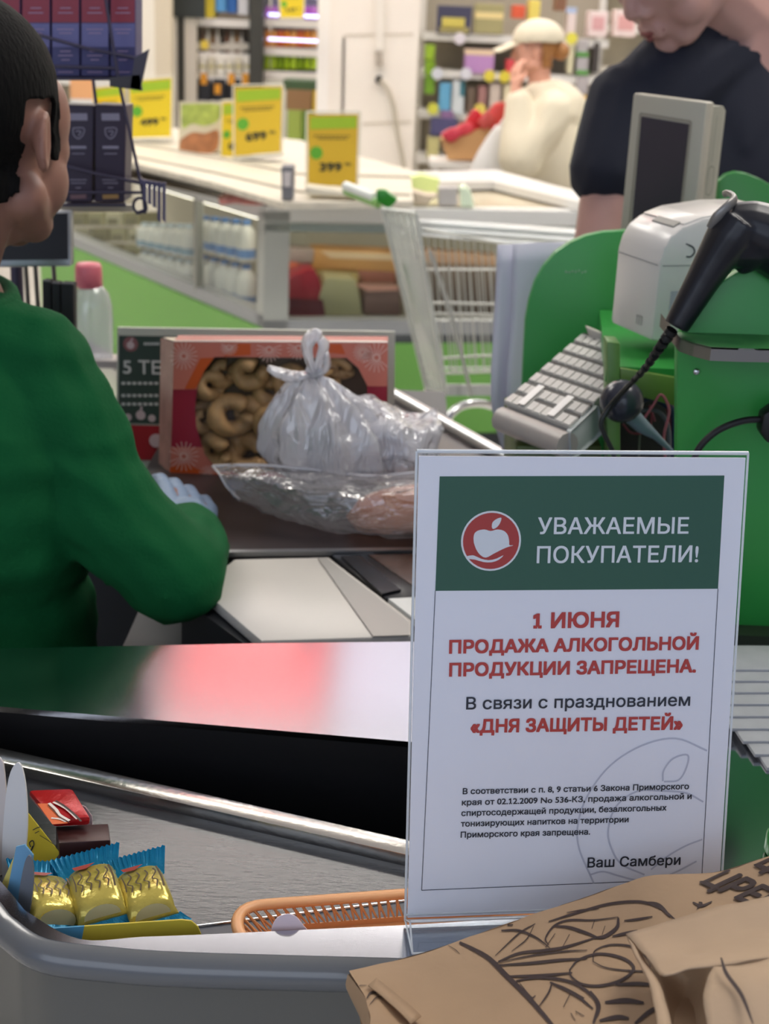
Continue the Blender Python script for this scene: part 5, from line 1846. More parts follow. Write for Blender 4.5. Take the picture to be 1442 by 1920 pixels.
hand(bm, wR, (.6, -.5, -.1), (0, 0, -1), 1.0, .4, 1)
eL, wL = sL + V((.06, .0, -.28)), V((sL.x - .1, 2.2, .98))
chain(bm, [sL, eL, wL], [.056, .046, .03])
hand(bm, wL, (-.6, -.6, 0), (0, 0, -1), 1.0, .4, -1)
for sx in (-.09, .09):
    hp_ = V((chm.x + sx, chm.y, .86))
    chain(bm, [hp_, V((chm.x + sx * 1.1, chm.y - .01, .48)), V((chm.x + sx * 1.1, chm.y + .01, .09))], [.09, .062, .042])
    cap(bm, V((chm.x + sx * 1.1, chm.y + .02, .045)), .042, V((chm.x + sx * 1.3, chm.y - .14, .035)), .034)
body = fuse(bm, .005, 4)
INV2 = HM2.inverted()
hair = shell(body, lambda p: (lambda q: -.1 < q.z < .15 and q.y < .13 and ((q.y < -.03 and q.z > -.06) or q.z > .055 + .35 * max(0, q.y - .02)) and not (abs(q.x) > .068 and q.z < .03))(INV2 @ p), .007, .004)
bo = obj('body', body, mat('#c0958a', .5, sss=.06, var=.06, vscale=20), cu, smooth=180)
obj('hair', hair, mat('#1c1613', .6, bump=.5, bscale=240), bo, smooth=180)
eyes(HM2, bo, 1.02)
bm = NB()
P2 = lambda x, y, z: HM2 @ (V((x, y, z)) * 1.02)
chain(bm, [P2(-.022, .088, -.063), P2(-.01, .099, -.0605), P2(0, .1005, -.062), P2(.01, .099, -.0605), P2(.022, .088, -.063)], [.002, .0042, .0045, .0042, .002])
chain(bm, [P2(-.018, .088, -.067), P2(0, .099, -.0705), P2(.018, .088, -.067)], [.002, .0052, .002])
obj('lips', fuse(bm, .0012, 3), mat('#8a4c48', .45), bo, smooth=180)
TS = mat('#1b1e2c', 0.85, bump=.15, bscale=320)
bm = NB()
cap(bm, chm + V((-.01, -.005, .20)), .095, chm + V((0, 0, .1)), .13)
cap(bm, nk + V((0, .005, -.03)), .068, sR + V((.03, 0, -.005)), .066)
cap(bm, nk + V((0, .005, -.03)), .068, sL, .068)
cap(bm, sR + V((.035, 0, .038)), .056, nk + V((-.055, 0, -.012)), .062)
ell(bm, chm, (.205, .14, .235))
ell(bm, chm + V((0, 0, -.26)), (.195, .138, .22))
chain(bm, [sR, sR.lerp(eR, .22) + V((-.003, 0, 0)), sR.lerp(eR, .42) + V((-.006, 0, 0))], [.069, .071, .0705])
chain(bm, [sL, sL.lerp(eL, .65)], [.07, .07])
tsb = fuse(bm, .006, 5)
for v in tsb.verts:
    v.co += noise.noise_vector(v.co * 7) * .007
bmesh.ops.delete(tsb, geom=[v for v in tsb.verts if (v.co - (nk + V((-.006, -.012, .035)))).length < .083], context='VERTS')
ts = obj('t_shirt', tsb, TS, bo, smooth=180)
bm = NB()
tr_ = []
ell(bm, V((chm.x, chm.y, .86)), (.19, .135, .14))
for sx in (-.09, .09):
    chain(bm, [V((chm.x + sx, chm.y, .85)), V((chm.x + sx * 1.1, chm.y - .01, .48)), V((chm.x + sx * 1.1, chm.y + .01, .12))], [.1, .078, .062])
obj('trousers', fuse(bm, .008, 4), mat('#23252e', .8), bo, smooth=180)

# ================================================================ freezer island
fzr = thing('chest_freezer', 'white glass sided freezer island with green plinth in the middle of the shop', 'freezer', (0, 5.3, 0))
ZF = 0.85
cA, cB = at(497, 396, z=ZF), at(1094, 406, z=ZF)
cB = cA + (cB - cA) * 1.25
cL = at(240, 322, z=ZF)
cL = cA + (cL - cA) * 1.9
fdir, ldir = (cB - cA).normalized(), (cL - cA).normalized()
back = V((0, 1.5, 0))
FR1 = Plane(V((cA.x, cA.y, .48)), fdir, (0, 0, 1))
FR2 = Plane(V((cA.x, cA.y, .48)), ldir, (0, 0, 1))
for P_ in (FR1, FR2):
    if P_.n.y > 0:
        P_.n = -P_.n


def inset(Pl, d):
    q = Plane(Pl.o - Pl.n * d, Pl.eu, Pl.ev)
    q.n = Pl.n
    return q


WF = mat('#dcdcd8', .35)


def beam(bm, a, b, h, d, n):
    a, b = V(a), V(b)
    prism(bm, [a + V((0, 0, h / 2)), b + V((0, 0, h / 2)), b - V((0, 0, h / 2)), a - V((0, 0, h / 2))], -n * d)


def V3(p, z):
    return V((p.x, p.y, z))


bm = NB()
beam(bm, V3(cA, .842), V3(cB, .842), .05, .08, FR1.n)
beam(bm, V3(cA, .842), V3(cL, .842), .045, .08, FR2.n)
obj('top_rail', bm, WF, fzr)
bm = NB()
beam(bm, V3(cA, .797), V3(cB, .797), .028, .06, FR1.n)
obj('inner_band', bm, mat('#8e9a94', .3), fzr)
bm = NB()
beam(bm, V3(cA, .455), V3(cB, .455), .05, .07, FR1.n)
beam(bm, V3(cA, .475), V3(cL, .475), .045, .07, FR2.n)
obj('bottom_rail', bm, mat('#a7a9aa', .3), fzr)
bm = NB()
beam(bm, V3(cA, .415), V3(cB, .415), .03, .05, FR1.n)
obj('dark_gap', bm, mat('#55585a', .4), fzr)
bm = NB()
beam(bm, V3(cA, .235) + FR1.n * .01, V3(cB, .235) + FR1.n * .01, .33, .06, FR1.n)
beam(bm, V3(cA, .26) + FR2.n * .01, V3(cL, .26) + FR2.n * .01, .38, .06, FR2.n)
obj('green_plinth', bm, mat('#7cbb58', .4), fzr)
bm = NB()
beam(bm, V3(cA, .035), V3(cB, .035), .07, .05, FR1.n)
beam(bm, V3(cA, .035), V3(cL, .035), .07, .05, FR2.n)
obj('kick_board', bm, mat('#3d3f42', .5), fzr)
bm = NB()
pw = .085
prism(bm, [V3(cA, .43), V3(cA + fdir * pw, .43), V3(cA + fdir * pw, .85), V3(cA, .85)], -FR1.n * .05)
prism(bm, [V3(cA, .43), V3(cA + ldir * .05, .43), V3(cA + ldir * .05, .85), V3(cA, .85)], -FR2.n * .05)
obj('corner_post', bm, mat('#b9bcb4', .4), fzr)
bm = NB()
lp = FR2.hit(368, 480)
prism(bm, [V3(lp, .48), V3(lp + ldir * .02, .48), V3(lp + ldir * .02, .83), V3(lp, .83)], -FR2.n * .03)
obj('divider_post', bm, mat('#9a9a90', .4), fzr)
bm = NB()
decal(bm, FR1, [(0, -.02), ((cB - cA).length, -.02), ((cB - cA).length, .31), (0, .31)], -.01, False)
obj('front_glass', bm, clear('#f4f8f4', .05, .03, most=.2), fzr)
bm = NB()
decal(bm, FR2, [(0, 0), ((cL - cA).length, 0), ((cL - cA).length, .34), (0, .34)], -.01, False)
obj('side_glass', bm, clear('#f4f8f4', .08, .03, most=.15), fzr)
bm = NB()
o1 = 0.55
prism(bm, [V3(cA + V((.1, .7, 0)), .40), V3(cB + V((0, .7, 0)), .40), V3(cB + V((0, .7, 0)), .80), V3(cA + V((.1, .7, 0)), .80)], (0, .02, 0))
prism(bm, [V3(cA + V((.1, .7, 0)), .40), V3(cL + V((.55, .2, 0)), .40), V3(cL + V((.55, .2, 0)), .80), V3(cA + V((.1, .7, 0)), .80)], (0, .02, 0))
obj('inner_wall', bm, mat('#cfcbb8', .5), fzr)
obj('inner_floor', prism(NB(), [V3(cA - FR1.n * .07, .44), V3(cB - FR1.n * .07, .44), V3(cB + V((0, .7, 0)), .44), V3(cL + V((.5, .3, 0)), .44), V3(cL, .44)], (0, 0, -.02)), mat('#9b9788', .5), fzr)
# raised white top carrying the price signs
ZU = 0.93
u_ = [at(225, 306, z=ZU), at(400, 350, z=ZU), at(530, 384, z=ZU), at(1094, 390, z=ZU), at(1094, 366, z=ZU), at(930, 318, z=ZU), at(780, 300, z=ZU), at(560, 268, z=ZU), at(240, 225, z=ZU)]
obj('white_top', prism(NB(), [at(225, 299, z=ZU), at(400, 342, z=ZU), at(530, 380, z=ZU), at(775, 377, z=ZU), at(770, 318, z=ZU), at(560, 262, z=ZU), at(240, 232, z=ZU)], (0, 0, -.02)), mat('#d3ccbb', .4, var=.12, vscale=5, stretch=(1, 6, 1)), fzr)
for k_, (ya, yb2) in enumerate(((290, 345), (266, 312))):
    obj('lid_frame', tube(NB(), [at(238, ya, z=ZU + .004), at(400, (ya + yb2) / 2 + 5, z=ZU + .004), at(560, yb2 + 14, z=ZU + .004), at(770, yb2 + 20, z=ZU + .004)], .005, 6), mat('#c6beac', .4), fzr, smooth=60)
obj('recess_shade', prism(NB(), [V3(at(240, 330, z=.86), .862), V3(at(520, 390, z=.86), .862), V3(at(560, 330, z=.86), .862), V3(at(250, 280, z=.86), .862)], (0, 0, -.01)), mat('#5c5040', .7), fzr)  # brown sheet stands in for the shadow under the white top
bm = NB()
tr0, tr1 = at(640, 322, z=.90), at(1160, 402, z=.90)
prism(bm, [at(640, 324, z=.9), at(930, 318, z=.9), at(1110, 366, z=.9), at(1110, 384, z=.9), at(925, 340, z=.9), at(760, 342, z=.9)], (0, 0, -.03))
obj('back_rail', bm, mat('#e4e2de', .3), fzr)
obj('lid_glass', prism(NB(), [at(775, 380, z=.862), at(1094, 396, z=.862), at(1094, 384, z=.862), at(925, 342, z=.862), at(772, 340, z=.862)], (0, 0, -.004)), mat('#c9bda2', .2, var=.2, vscale=6), fzr)
bm = NB()
for k in range(3):
    prism(bm, [at(760 + 8 * k, 408 + 12 * k, z=.84 - .015 * k), at(1130, 432 + 14 * k, z=.84 - .015 * k), at(1130, 440 + 14 * k, z=.84 - .015 * k), at(760 + 8 * k, 414 + 12 * k, z=.84 - .015 * k)], (0, 0, -.006))
obj('sliding_rail', bm, mat('#dfe3e2', .25), fzr)


def pack(name, label, cat, Pl, pts, m, th=.12, group=None, parts=(), curve=0, bev=.006):
    q = closed_px(pts, curve) if curve else pts
    t = thing(name, label, cat, Pl.hit(*pts[0]), 0, group)
    obj('packet', prism(NB(), [Pl.hit(*p) for p in q], -Pl.n * th, bevel=bev), m, t, smooth=30)
    for nm, pp, mm in parts:
        obj(nm, decal(NB(), Pl, pp, .004), mm, t)
    return t


FI = inset(FR1, .14)
FI2 = inset(FR1, .32)
pack('frozen_bag', 'crimson frozen food bag in the corner of the glass fronted freezer', 'bag', FI, [(530, 592), (530, 540), (545, 520), (565, 512), (590, 505), (604, 540), (598, 560), (612, 592)], mat('#a82f3c', .35), .14, None, [('dark_lower', [(531, 590), (531, 558), (605, 562), (610, 590)], mat('#6e3038', .4))], 2)
pack('frozen_bag', 'orange frozen food bag above the crimson bag in the freezer', 'bag', FI2, [(528, 545), (528, 500), (550, 488), (575, 505), (590, 520), (580, 545)], mat('#d9714f', .35), .1, None, (), 2)
pack('frozen_pack', 'yellow topped frozen carton at the back of the freezer window', 'box', FI2, [(584, 505), (590, 468), (745, 474), (745, 512)], mat('#d9a464', .4), .14, None, [('cream_top', [(600, 470), (744, 476), (744, 488), (620, 484)], mat('#edd2a8', .4))])
pack('frozen_pack', 'pale green frozen packet in the middle of the freezer window', 'box', FI, [(596, 592), (600, 545), (612, 520), (668, 525), (676, 560), (680, 592)], mat('#b9b489', .45), .13, None, (), 1)
pack('frozen_pack', 'olive yellow packet resting above the pale green packet', 'box', FI2, [(586, 540), (595, 506), (680, 512), (690, 545)], mat('#c0ab6d', .45), .13, None, (), 1)
pack('frozen_pack', 'reddish brown frozen packet beside the cart panel', 'box', FI2, [(664, 545), (672, 505), (742, 508), (745, 548)], mat('#a86a54', .45), .12)
pack('frozen_pack', 'brown carton with a salmon lid at the bottom of the freezer beside the cart', 'box', FI, [(682, 590), (684, 540), (750, 540), (752, 592)], mat('#86685c', .45), .12, None, [('salmon_lid', [(664, 532), (745, 534), (748, 544), (690, 546)], mat('#e0a590', .4))])
pack('frozen_pack', 'peach coloured long carton seen behind the cart wires', 'box', FI2, [(782, 500), (784, 470), (940, 482), (940, 510)], mat('#dcb392', .4), .12)
pack('frozen_pack', 'dark brown block of cartons seen through the cart wires', 'box', FI, [(790, 592), (792, 502), (960, 510), (960, 592)], mat('#77665a', .5, var=.2, vscale=14, stretch=(1, 1, .15)), .12)
pack('frozen_pack', 'grey lidded carton under the freezer top band at the post', 'box', FI2, [(532, 492), (534, 466), (590, 468), (588, 494)], mat('#b5a49c', .4), .1)

bm = NB()
beam(bm, V3(cA, .79) - FR1.n * .09, V3(cB, .79) - FR1.n * .09, .02, .02, FR1.n)
beam(bm, V3(cA, .80) - FR2.n * .09, V3(cL, .80) - FR2.n * .09, .02, .02, FR2.n)
obj('freezer_fill_light', bm, mat('#fff6e6', .5, emit=5), fzr)  # glowing strip added to brighten the freezer contents

# rows of milk bottles behind the side glass
FI3 = inset(FR2, .10)
SL = inset(FR2, .05)


def bottle_pack(x0, x1, yt, yb, label, group, blue):
    t = thing('milk_bottle', label, 'bottle', FI3.hit((x0 + x1) / 2, yb), 0, group)
    m = (x0 + x1) / 2
    a, b = FI3.hit(x0, yb), FI3.hit(x1, yb)
    r = (b - a).length / 2 * .92
    zt = FI3.hit(m, yt).z
    c = (a + b) / 2
    h = zt - c.z
    obj('bottle_body', lathe(NB(), [(r * .9, c.z), (r, c.z + h * .05), (r, c.z + h * .68), (r * .75, c.z + h * .8), (r * .42, c.z + h * .88), (r * .42, c.z + h * .92)], (c.x, c.y, 0), 14), mat('#dfe0d8', .4), t, smooth=50)
    obj('bottle_label', lathe(NB(), [(r * 1.01, c.z + h * .08), (r * 1.01, c.z + h * .3)], (c.x, c.y, 0), 14), mat(blue, .4), t, smooth=50)
    obj('bottle_cap', lathe(NB(), [(r * .47, c.z + h * .9), (r * .47, c.z + h), (.001, c.z + h)], (c.x, c.y, 0), 12), mat('#3f74b0' if 'corner' in label else '#cfe0e8', .4), t, smooth=40)


rowl = {0: 'white milk bottle with blue label in the top row by the freezer corner', 1: 'white milk bottle with blue label in the lower row by the freezer corner', 2: 'white bottle with pale blue label in the top row beside the cheese boxes', 3: 'white bottle with pale blue label in the lower row beside the cheese boxes'}
for k in range(5):
    x0 = 374 + k * 19.5
    bottle_pack(x0, x0 + 18.5, 405 + 2.0 * k, 468 + 5 * k, rowl[0], 'top row bottles by the freezer corner', '#5a8cc8')
    bottle_pack(x0, x0 + 18.5, 478 + 4.2 * k, 548 + 7.5 * k, rowl[1], 'lower row bottles by the freezer corner', '#4f80bc')
for k in range(6):
    x0 = 266 + k * 16.3
    bottle_pack(x0, x0 + 15.5, 418 + .5 * k, 462 + 4 * k, rowl[2], 'top row bottles beside the cheese boxes', '#86a5b8')
    bottle_pack(x0, x0 + 15.5, 470 + 3.5 * k, 512 + 6 * k, rowl[3], 'lower row bottles beside the cheese boxes', '#8fa6b2')
bg0 = None
for r in range(4):
    for c in range(4):
        x0, y0 = 130 + c * 34 + (8 if r % 2 else 0), 398 + r * 30
        if y0 + 24 > 478 + (x0 - 128) * .34 + 14:
            continue
        t = thing('cheese_box', 'pale green stacked carton behind the side glass of the freezer', 'box', FI3.hit(x0, y0 + 27), 0, 'stacked cartons behind the freezer glass')
        obj('carton', prism(NB(), [FI3.hit(x0, y0), FI3.hit(x0 + 28, y0), FI3.hit(x0 + 28, y0 + 25), FI3.hit(x0, y0 + 25)], -FR2.n * .1, bevel=.003), mat(['#8f8a5e', '#a8a376', '#c9c4a0'][(r * 2 + c) % 3], .5), t)
        obj('carton_end', decal(NB(), FI3, [(x0 + 4, y0 + 12), (x0 + 24, y0 + 12), (x0 + 24, y0 + 23), (x0 + 4, y0 + 23)], .002), mat('#77744e', .5), t)

# ---------------------------------------------------------------- price signs on the freezer
YEL, LIME = mat('#e8cc1c', .45), mat('#a3c424', .45)
SGREEN = mat('#63b02a', .45)


def price_sign(label, q, y, price, tone=YEL, clear_frame=True, small=False):
    y = at(*q[3], z=.947).y + (.4 if 'half hidden' in label else 0) if y < 7 else y
    """q: the four corners of the sheet in the photo, clockwise from the upper left"""
    Pq = Plane(at(q[3][0], q[3][1], y=y), at(q[2][0], q[2][1], y=y) - at(q[3][0], q[3][1], y=y), (0, .06, 1))
    t = thing('price_sign', label, 'sign', Pq.hit(*q[3]), 0, 'yellow price signs')
    bl_, br_, tr_, tl_ = Pq.hit(*q[3]), Pq.hit(*q[2]), Pq.hit(*q[1]), Pq.hit(*q[0])
    W = lambda s, v: (bl_.lerp(br_, s)).lerp(tl_.lerp(tr_, s), v)
    obj('sheet', prism(NB(), [bl_, br_, tr_, tl_], -Pq.n * .002), tone, t)

    def patch(nm, pts, m, off=.001):
        bm = NB()
        bm.faces.new([bm.verts.new(W(*p) + Pq.n * off) for p in pts])
        return obj(nm, bm, m, t)
    patch('green_header', [(.04, .79), (.97, .81), (.97, .97), (.04, .96)], LIME if not small else SGREEN)
    w_, h_ = (br_ - bl_).length, (tl_ - bl_).length
    patch('green_dot', [(.17 + .13 * math.cos(a * PI / 10), .46 + .13 * w_ / h_ * math.sin(a * PI / 10)) for a in range(20)], SGREEN, .0014)
    bm = NB()
    Pp = Plane(bl_, br_ - bl_, tl_ - bl_)
    if Pp.n.dot(Pq.n) < 0:
        Pp.n = -Pp.n
    q2 = lambda s, v: Pp.px_from(W(s, v)) if False else ((W(s, v) - Pp.o).dot(Pp.eu), (W(s, v) - Pp.o).dot(Pp.ev))
    text(bm, Pp, price, q2(.24, .20), q2(.70, .21), h_ * .13, .002, w_ * .022, pix=False)
    obj('price_digits', bm, mat('#4a4418', .5), t)
    bm = NB()
    text(bm, Pp, '90', q2(.75, .29), q2(.88, .29), h_ * .045, .002, w_ * .008, pix=False)
    for v_, a_, b_ in ((.70, .12, .86), (.66, .2, .8)):
        n_ = 9
        for k in range(n_):
            s_ = a_ + (b_ - a_) * k / n_
            stroke(bm, Pp, [q2(s_, v_), q2(s_ + (b_ - a_) / n_ * .72, v_)], h_ * .016, .002, False, n=2)
    obj('small_lettering', bm, mat('#4a4418', .5), t)
    if clear_frame:
        bm = NB()
        for a_, b_ in (((-.03, -.02), (-.03, 1.03)), ((-.03, 1.03), (1.03, 1.03)), ((1.03, 1.03), (1.03, -.02)), ((1.03, -.02), (-.03, -.02))):
            tube(bm, [W(*a_), W(*b_)], .0035, 6)
        obj('holder_frame', bm, mat('#e2ddc8', .25), t)
        bm = NB()
        prism(bm, [W(-.05, -.02), W(1.05, -.02), W(1.05, -.07), W(-.05, -.07)], -Pq.n * .08)
        obj('holder_foot', bm, mat('#dcd8cc', .3), t)
    return t


price_sign('yellow 399 price sign standing before the pale pillar', [(578, 214), (672, 214), (668, 350), (577, 347)], 5.55, '399', mat('#dab326', .45))  # deeper yellow imitates backlight on this near sign
price_sign('yellow 699 price sign with its base above the grey box on the freezer', [(440, 164), (529, 162), (526, 285), (441, 292)], 5.65, '699', mat('#dfbc26', .45))  # backlight put into the yellow of this sheet too
price_sign('yellow price sign half hidden behind the 699 sign', [(417, 192), (470, 190), (470, 300), (415, 304)], 5.85, '699')
price_sign('yellow 499 price sign between the wire rack and the food poster', [(242, 152), (322, 146), (320, 256), (246, 258)], 6.0, '499')
price_sign('small yellow price sign hanging before the lit drinks cooler', [(524, -22), (571, -22), (568, 33), (526, 33)], 8.0, '147', small=True)
price_sign('yellow price sign with lime stripe seen just above the dark cartons', [(162, 168), (232, 160), (232, 250), (170, 250)], 6.1, '299')
t = thing('orange_sign', 'orange and white price sign behind the wire rack', 'sign', at(150, 200, y=6.2))
Po = Plane(at(131, 230, y=6.2), (1, 0, 0), (0, .05, 1))
flat('sheet', Po, [(131, 148), (174, 147), (176, 235), (133, 235)], mat('#f0b078', .5), t, .003)
obj('white_edge', decal(NB(), Po, [(132, 185), (175, 186), (175, 194), (132, 193)], .003), WHITE, t)
t = thing('food_poster', 'photo poster of green herbs and meat in a clear stand on the freezer', 'poster', at(375, 300, y=5.9))
Po = Plane(at(336, 300, y=5.85), (1, 0, 0), (0, .05, 1))
flat('board', Po, [(336, 190), (416, 192), (412, 300), (334, 298)], mat('#d8cfb4', .4), t, .004)
obj('herbs', decal(NB(), Po, closed_px([(340, 195), (412, 196), (410, 225), (385, 236), (360, 232), (342, 240)], 3), .001), mat('#a9ba58', .6, var=.3, vscale=30), t)
obj('meat', decal(NB(), Po, closed_px([(338, 262), (360, 248), (385, 250), (409, 244), (407, 280), (380, 290), (350, 284), (337, 280)], 3), .0012), mat('#b5794f', .6, var=.25, vscale=24), t)
obj('dark_plate', decal(NB(), Po, closed_px([(336, 284), (360, 288), (385, 292), (409, 284), (409, 297), (336, 296)], 2), .001), mat('#6c5a42', .6), t)
# small things lying on the freezer top
t = thing('grey_box', 'small grey and white box standing at the front of the freezer top', 'box', at(540, 375, y=5.0))
yg = at(538, 376, z=.932).y
obj('carton', prism(NB(), [at(527, 312, y=yg), at(550, 312, y=yg), at(549, 376, y=yg), at(528, 376, y=yg)], (0, .08, 0), bevel=.004), mat('#77777c', .5), t)
obj('white_face', prism(NB(), [at(531, 322, y=yg - .003), at(546, 322, y=yg - .003), at(545, 350, y=yg - .003), at(532, 350, y=yg - .003)], (0, .002, 0)), mat('#cfc8c6', .5), t)
t = thing('meat_tray', 'pink film wrapped meat tray lying on the freezer rail', 'packet', at(465, 380, y=5.0))
bm = net([[at(410, 374, y=4.92), at(440, 363, y=4.93), at(480, 363, y=4.93), at(508, 376, y=4.9)], [at(412, 383, y=4.86), at(440, 382, y=4.85), at(480, 384, y=4.85), at(508, 386, y=4.84)]], 5, .004, 20, .01, 3)
obj('wrapped_tray', bm, mat('#c98078', .2, var=.3, vscale=30), t, smooth=180)
for lb_, pts, c, y_ in (('bright lime lit packet lying on the freezer behind the cart handle', [(760, 334), (790, 328), (824, 336), (824, 362), (796, 362), (758, 352)], '#e6f7a4', 5.5), ('pale grey carton on the freezer beside the lime packet', [(822, 352), (858, 352), (858, 386), (822, 386)], '#b9b5b0', 5.3),
                        ('small white lidded pot on the freezer beside the pale grey carton', [(862, 352), (874, 350), (884, 362), (890, 388), (864, 388)], '#dfeed2', 5.3), ('beige crate low on the freezer behind the lime packet', [(758, 354), (800, 366), (820, 366), (800, 384), (758, 380)], '#cfc0a8', 5.45),
                        ('cream flat packet in front of the 399 price sign', [(572, 350), (640, 358), (690, 358), (660, 370), (576, 366)], '#dcd6c4', 5.15)):
    y_ = min(y_, at(pts[-1][0], max(p[1] for p in pts), z=(.935 if pts[0][0] < 770 and 'cream' in lb_ else .872)).y)
    t = thing('freezer_packet', lb_, 'packet', at(*pts[0], y=y_))
    obj('packet', prism(NB(), [at(*p, y=y_) for p in pts], (0, .1, 0), bevel=.004), mat(c, .35), t)

# ================================================================ shopping cart
ct = thing('shopping_cart', 'wire shopping cart with a green and white handle behind the checkout belt', 'cart', (0.15, 3.4, 0))
YC = 3.35
MW = mat('#c9cbc6', .3, .6)
hA, hB = at(648, 349, y=YC + .15), at(738, 384, y=YC)
obj('handle_bar', tube(NB(), [hA, hA.lerp(hB, .62)], .012, 10), mat('#e8ece4', .3), ct, smooth=60)
obj('handle_grip', tube(NB(), [hA + V((.002, 0, -.012)), hA.lerp(hB, .7) + V((0, 0, -.012))], .010, 10), mat('#8fc06a', .3), ct, smooth=60)
bm = NB()
prism(bm, [at(706, 356, y=YC), at(722, 356, y=YC), at(746, 374, y=YC), at(738, 384, y=YC), at(728, 392, y=YC), at(706, 378, y=YC)], (0, .03, 0), bevel=.004)
obj('handle_cap', bm, mat('#2f8f28', .35), ct, smooth=30, label='green plastic handle end')
gp = [at(718, 392, y=YC), at(780, 400, y=YC - .05), at(836, 736, y=YC - .08), at(800, 728, y=YC)]
bm = NB()
prism(bm, gp, (0, .006, 0))
obj('plastic_panel', bm, clear('#e9efe4', .2, .12, .42), ct)
bm = NB()
for a, b in zip(gp, gp[1:] + gp[:1]):
    tube(bm, [a, b], .0055, 8)
for k in range(1, 5):
    tube(bm, [gp[0].lerp(gp[1], k / 5), gp[3].lerp(gp[2], k / 5)], .0022, 6)
for k in range(1, 14):
    tube(bm, [gp[0].lerp(gp[3], k / 14), gp[1].lerp(gp[2], k / 14)], .0016, 6)
obj('rear_gate', bm, mat('#d5d8d0', .3, .3), ct, smooth=60)
FCt = Plane(gp[0], gp[1] - gp[0], gp[3] - gp[0])
bm = NB()
for q in ([(752, 496), (762, 494), (772, 530), (764, 534)], [(762, 536), (774, 534), (786, 575), (776, 578)], [(774, 582), (786, 580), (792, 604), (782, 606)]):
    decal(bm, FCt, q, .002)
obj('green_letters', bm, mat('#6fa04c', .5), ct)
bm = NB()
side0 = [at(800, 430, y=YC - .06), at(1010, 470, y=YC + .15)]
for (a, b) in (((795, 430), (1010, 470)), ((808, 568), (1000, 572)), ((812, 588), (1000, 592)), ((825, 672), (1000, 662)), ((830, 700), (1000, 694))):
    tube(bm, [at(*a, y=YC - .06), at(*b, y=YC + .16)], .0034, 8)
for k in range(16):
    x = 806 + k * 12.5
    tube(bm, [at(x - 4, 440 + k * 2, y=YC - .055 + .012 * k), at(x + 14, 700, y=YC - .055 + .012 * k)], .0018, 6)
tube(bm, [at(806, 470, y=YC - .08), at(850, 600, y=YC - .08), at(884, 742, y=YC - .07)], .0048, 8)
for k in range(10):
    x = 800 + k * 20
    tube(bm, [at(x, 500, y=YC + .45), at(x + 10, 690, y=YC + .45)], .0018, 6)
for yy in (505, 600, 690):
    tube(bm, [at(795, yy, y=YC + .45), at(1010, yy, y=YC + .5)], .003, 6)
for k in range(6):
    tube(bm, [at(830 + 30 * k, 700, y=YC + .02), at(815 + 30 * k, 690, y=YC + .45)], .0018, 6)
obj('wire_basket', bm, MW, ct, smooth=60)
bm = NB()
tube(bm, smooth_path([at(700, 830, y=YC - .05), at(760, 772, y=YC - .05), at(800, 735, y=YC), at(835, 742, y=YC)], 5), .0075, 10)
tube(bm, smooth_path([at(812, 835, y=YC - .1), at(836, 790, y=YC - .1), at(858, 765, y=YC - .08), at(890, 756, y=YC - .05), at(930, 764, y=YC), at(990, 800, y=YC + .1)], 5), .0105, 10)
pF = [at(700, 830, y=YC - .05), at(812, 835, y=YC - .1), at(990, 800, y=YC + .1)]
for p, off in zip(pF, ((0, 0), (.05, -.02), (.02, .05))):
    tube(bm, [p, V((p.x + off[0], p.y + off[1], .11))], .0105, 10)
tube(bm, [V3(pF[0], .2), V3(pF[2], .22)], .009, 8)
obj('tube_frame', bm, CHROME, ct, smooth=60)
bm = NB()
prism(bm, [at(832, 742, y=YC - .08), at(1000, 742, y=YC + .1), at(1000, 722, y=YC + .1), at(832, 722, y=YC - .08)], (0, .01, 0))
obj('front_bumper', bm, mat('#b9bcb8', .35), ct)
for p, off in zip(pF, ((0, 0), (.05, -.02), (.02, .05))):
    wv_ = obj('wheel', tube(NB(), [V((p.x + off[0] - .012, p.y + off[1], .055)), V((p.x + off[0] + .012, p.y + off[1], .055))], .055, 18), mat('#4a4a4c', .5), ct, smooth=40)

# ================================================================ woman in cream
yw = 6.8
hc = at(1004, 98, y=yw)
HM3 = headM(hc, math.radians(-82), .05)
wo = thing('person', 'person in a cream cap and loose cream jacket walking behind the freezers', 'person', (hc.x + .08, yw + .02, 0))
sc = .93
tor = V((hc.x + .09, yw, hc.z - .52))
nk = V((hc.x + .03, yw, hc.z - .16))
bm = NB()
head(bm, HM3, sc)
cap(bm, HM3 @ V((0, -.02, -.05)), .05, nk, .055)
cap(bm, nk, .055, tor + V((0, 0, .28)), .09)
ell(bm, tor, (.14, .17, .26))
ell(bm, tor + V((0, 0, -.3)), (.14, .16, .2))
sN, sFar = V((hc.x + .08, yw - .17, hc.z - .25)), V((hc.x + .08, yw + .17, hc.z - .25))
eN, wN = V((hc.x - .06, yw - .24, hc.z - .44)), at(968, 168, y=yw - .18)
chain(bm, [sN, eN, wN], [.052, .042, .028])
hand(bm, wN, (-.1, .25, 1), (.6, .4, 0), .95, .6, 1)
eF, wF = V((hc.x - .02, yw + .2, hc.z - .5)), V((hc.x - .22, yw + .12, hc.z - .62))
chain(bm, [sFar, eF, wF], [.052, .042, .028])
hand(bm, wF, (-1, -.1, -.3), (0, 0, -1), .95, .8, -1)
for sy in (-.08, .08):
    st_ = -.12 if sy < 0 else .14
    chain(bm, [tor + V((0, sy, -.36)), V((tor.x + st_ * .6, yw + sy, .44)), V((tor.x + st_ + .08, yw + sy, .08))], [.09, .06, .04])
    cap(bm, V((tor.x + st_ + .08, yw + sy, .045)), .04, V((tor.x + st_ - .06, yw + sy, .035)), .034)
body = fuse(bm, .0065, 4)
INV3 = HM3.inverted()
hair = shell(body, lambda p: (lambda q: -.09 < q.z < .15 and q.y < .13 and (q.y < -.03 or q.z > .05) and (q.z > -.07))(INV3 @ p), .010, .005)
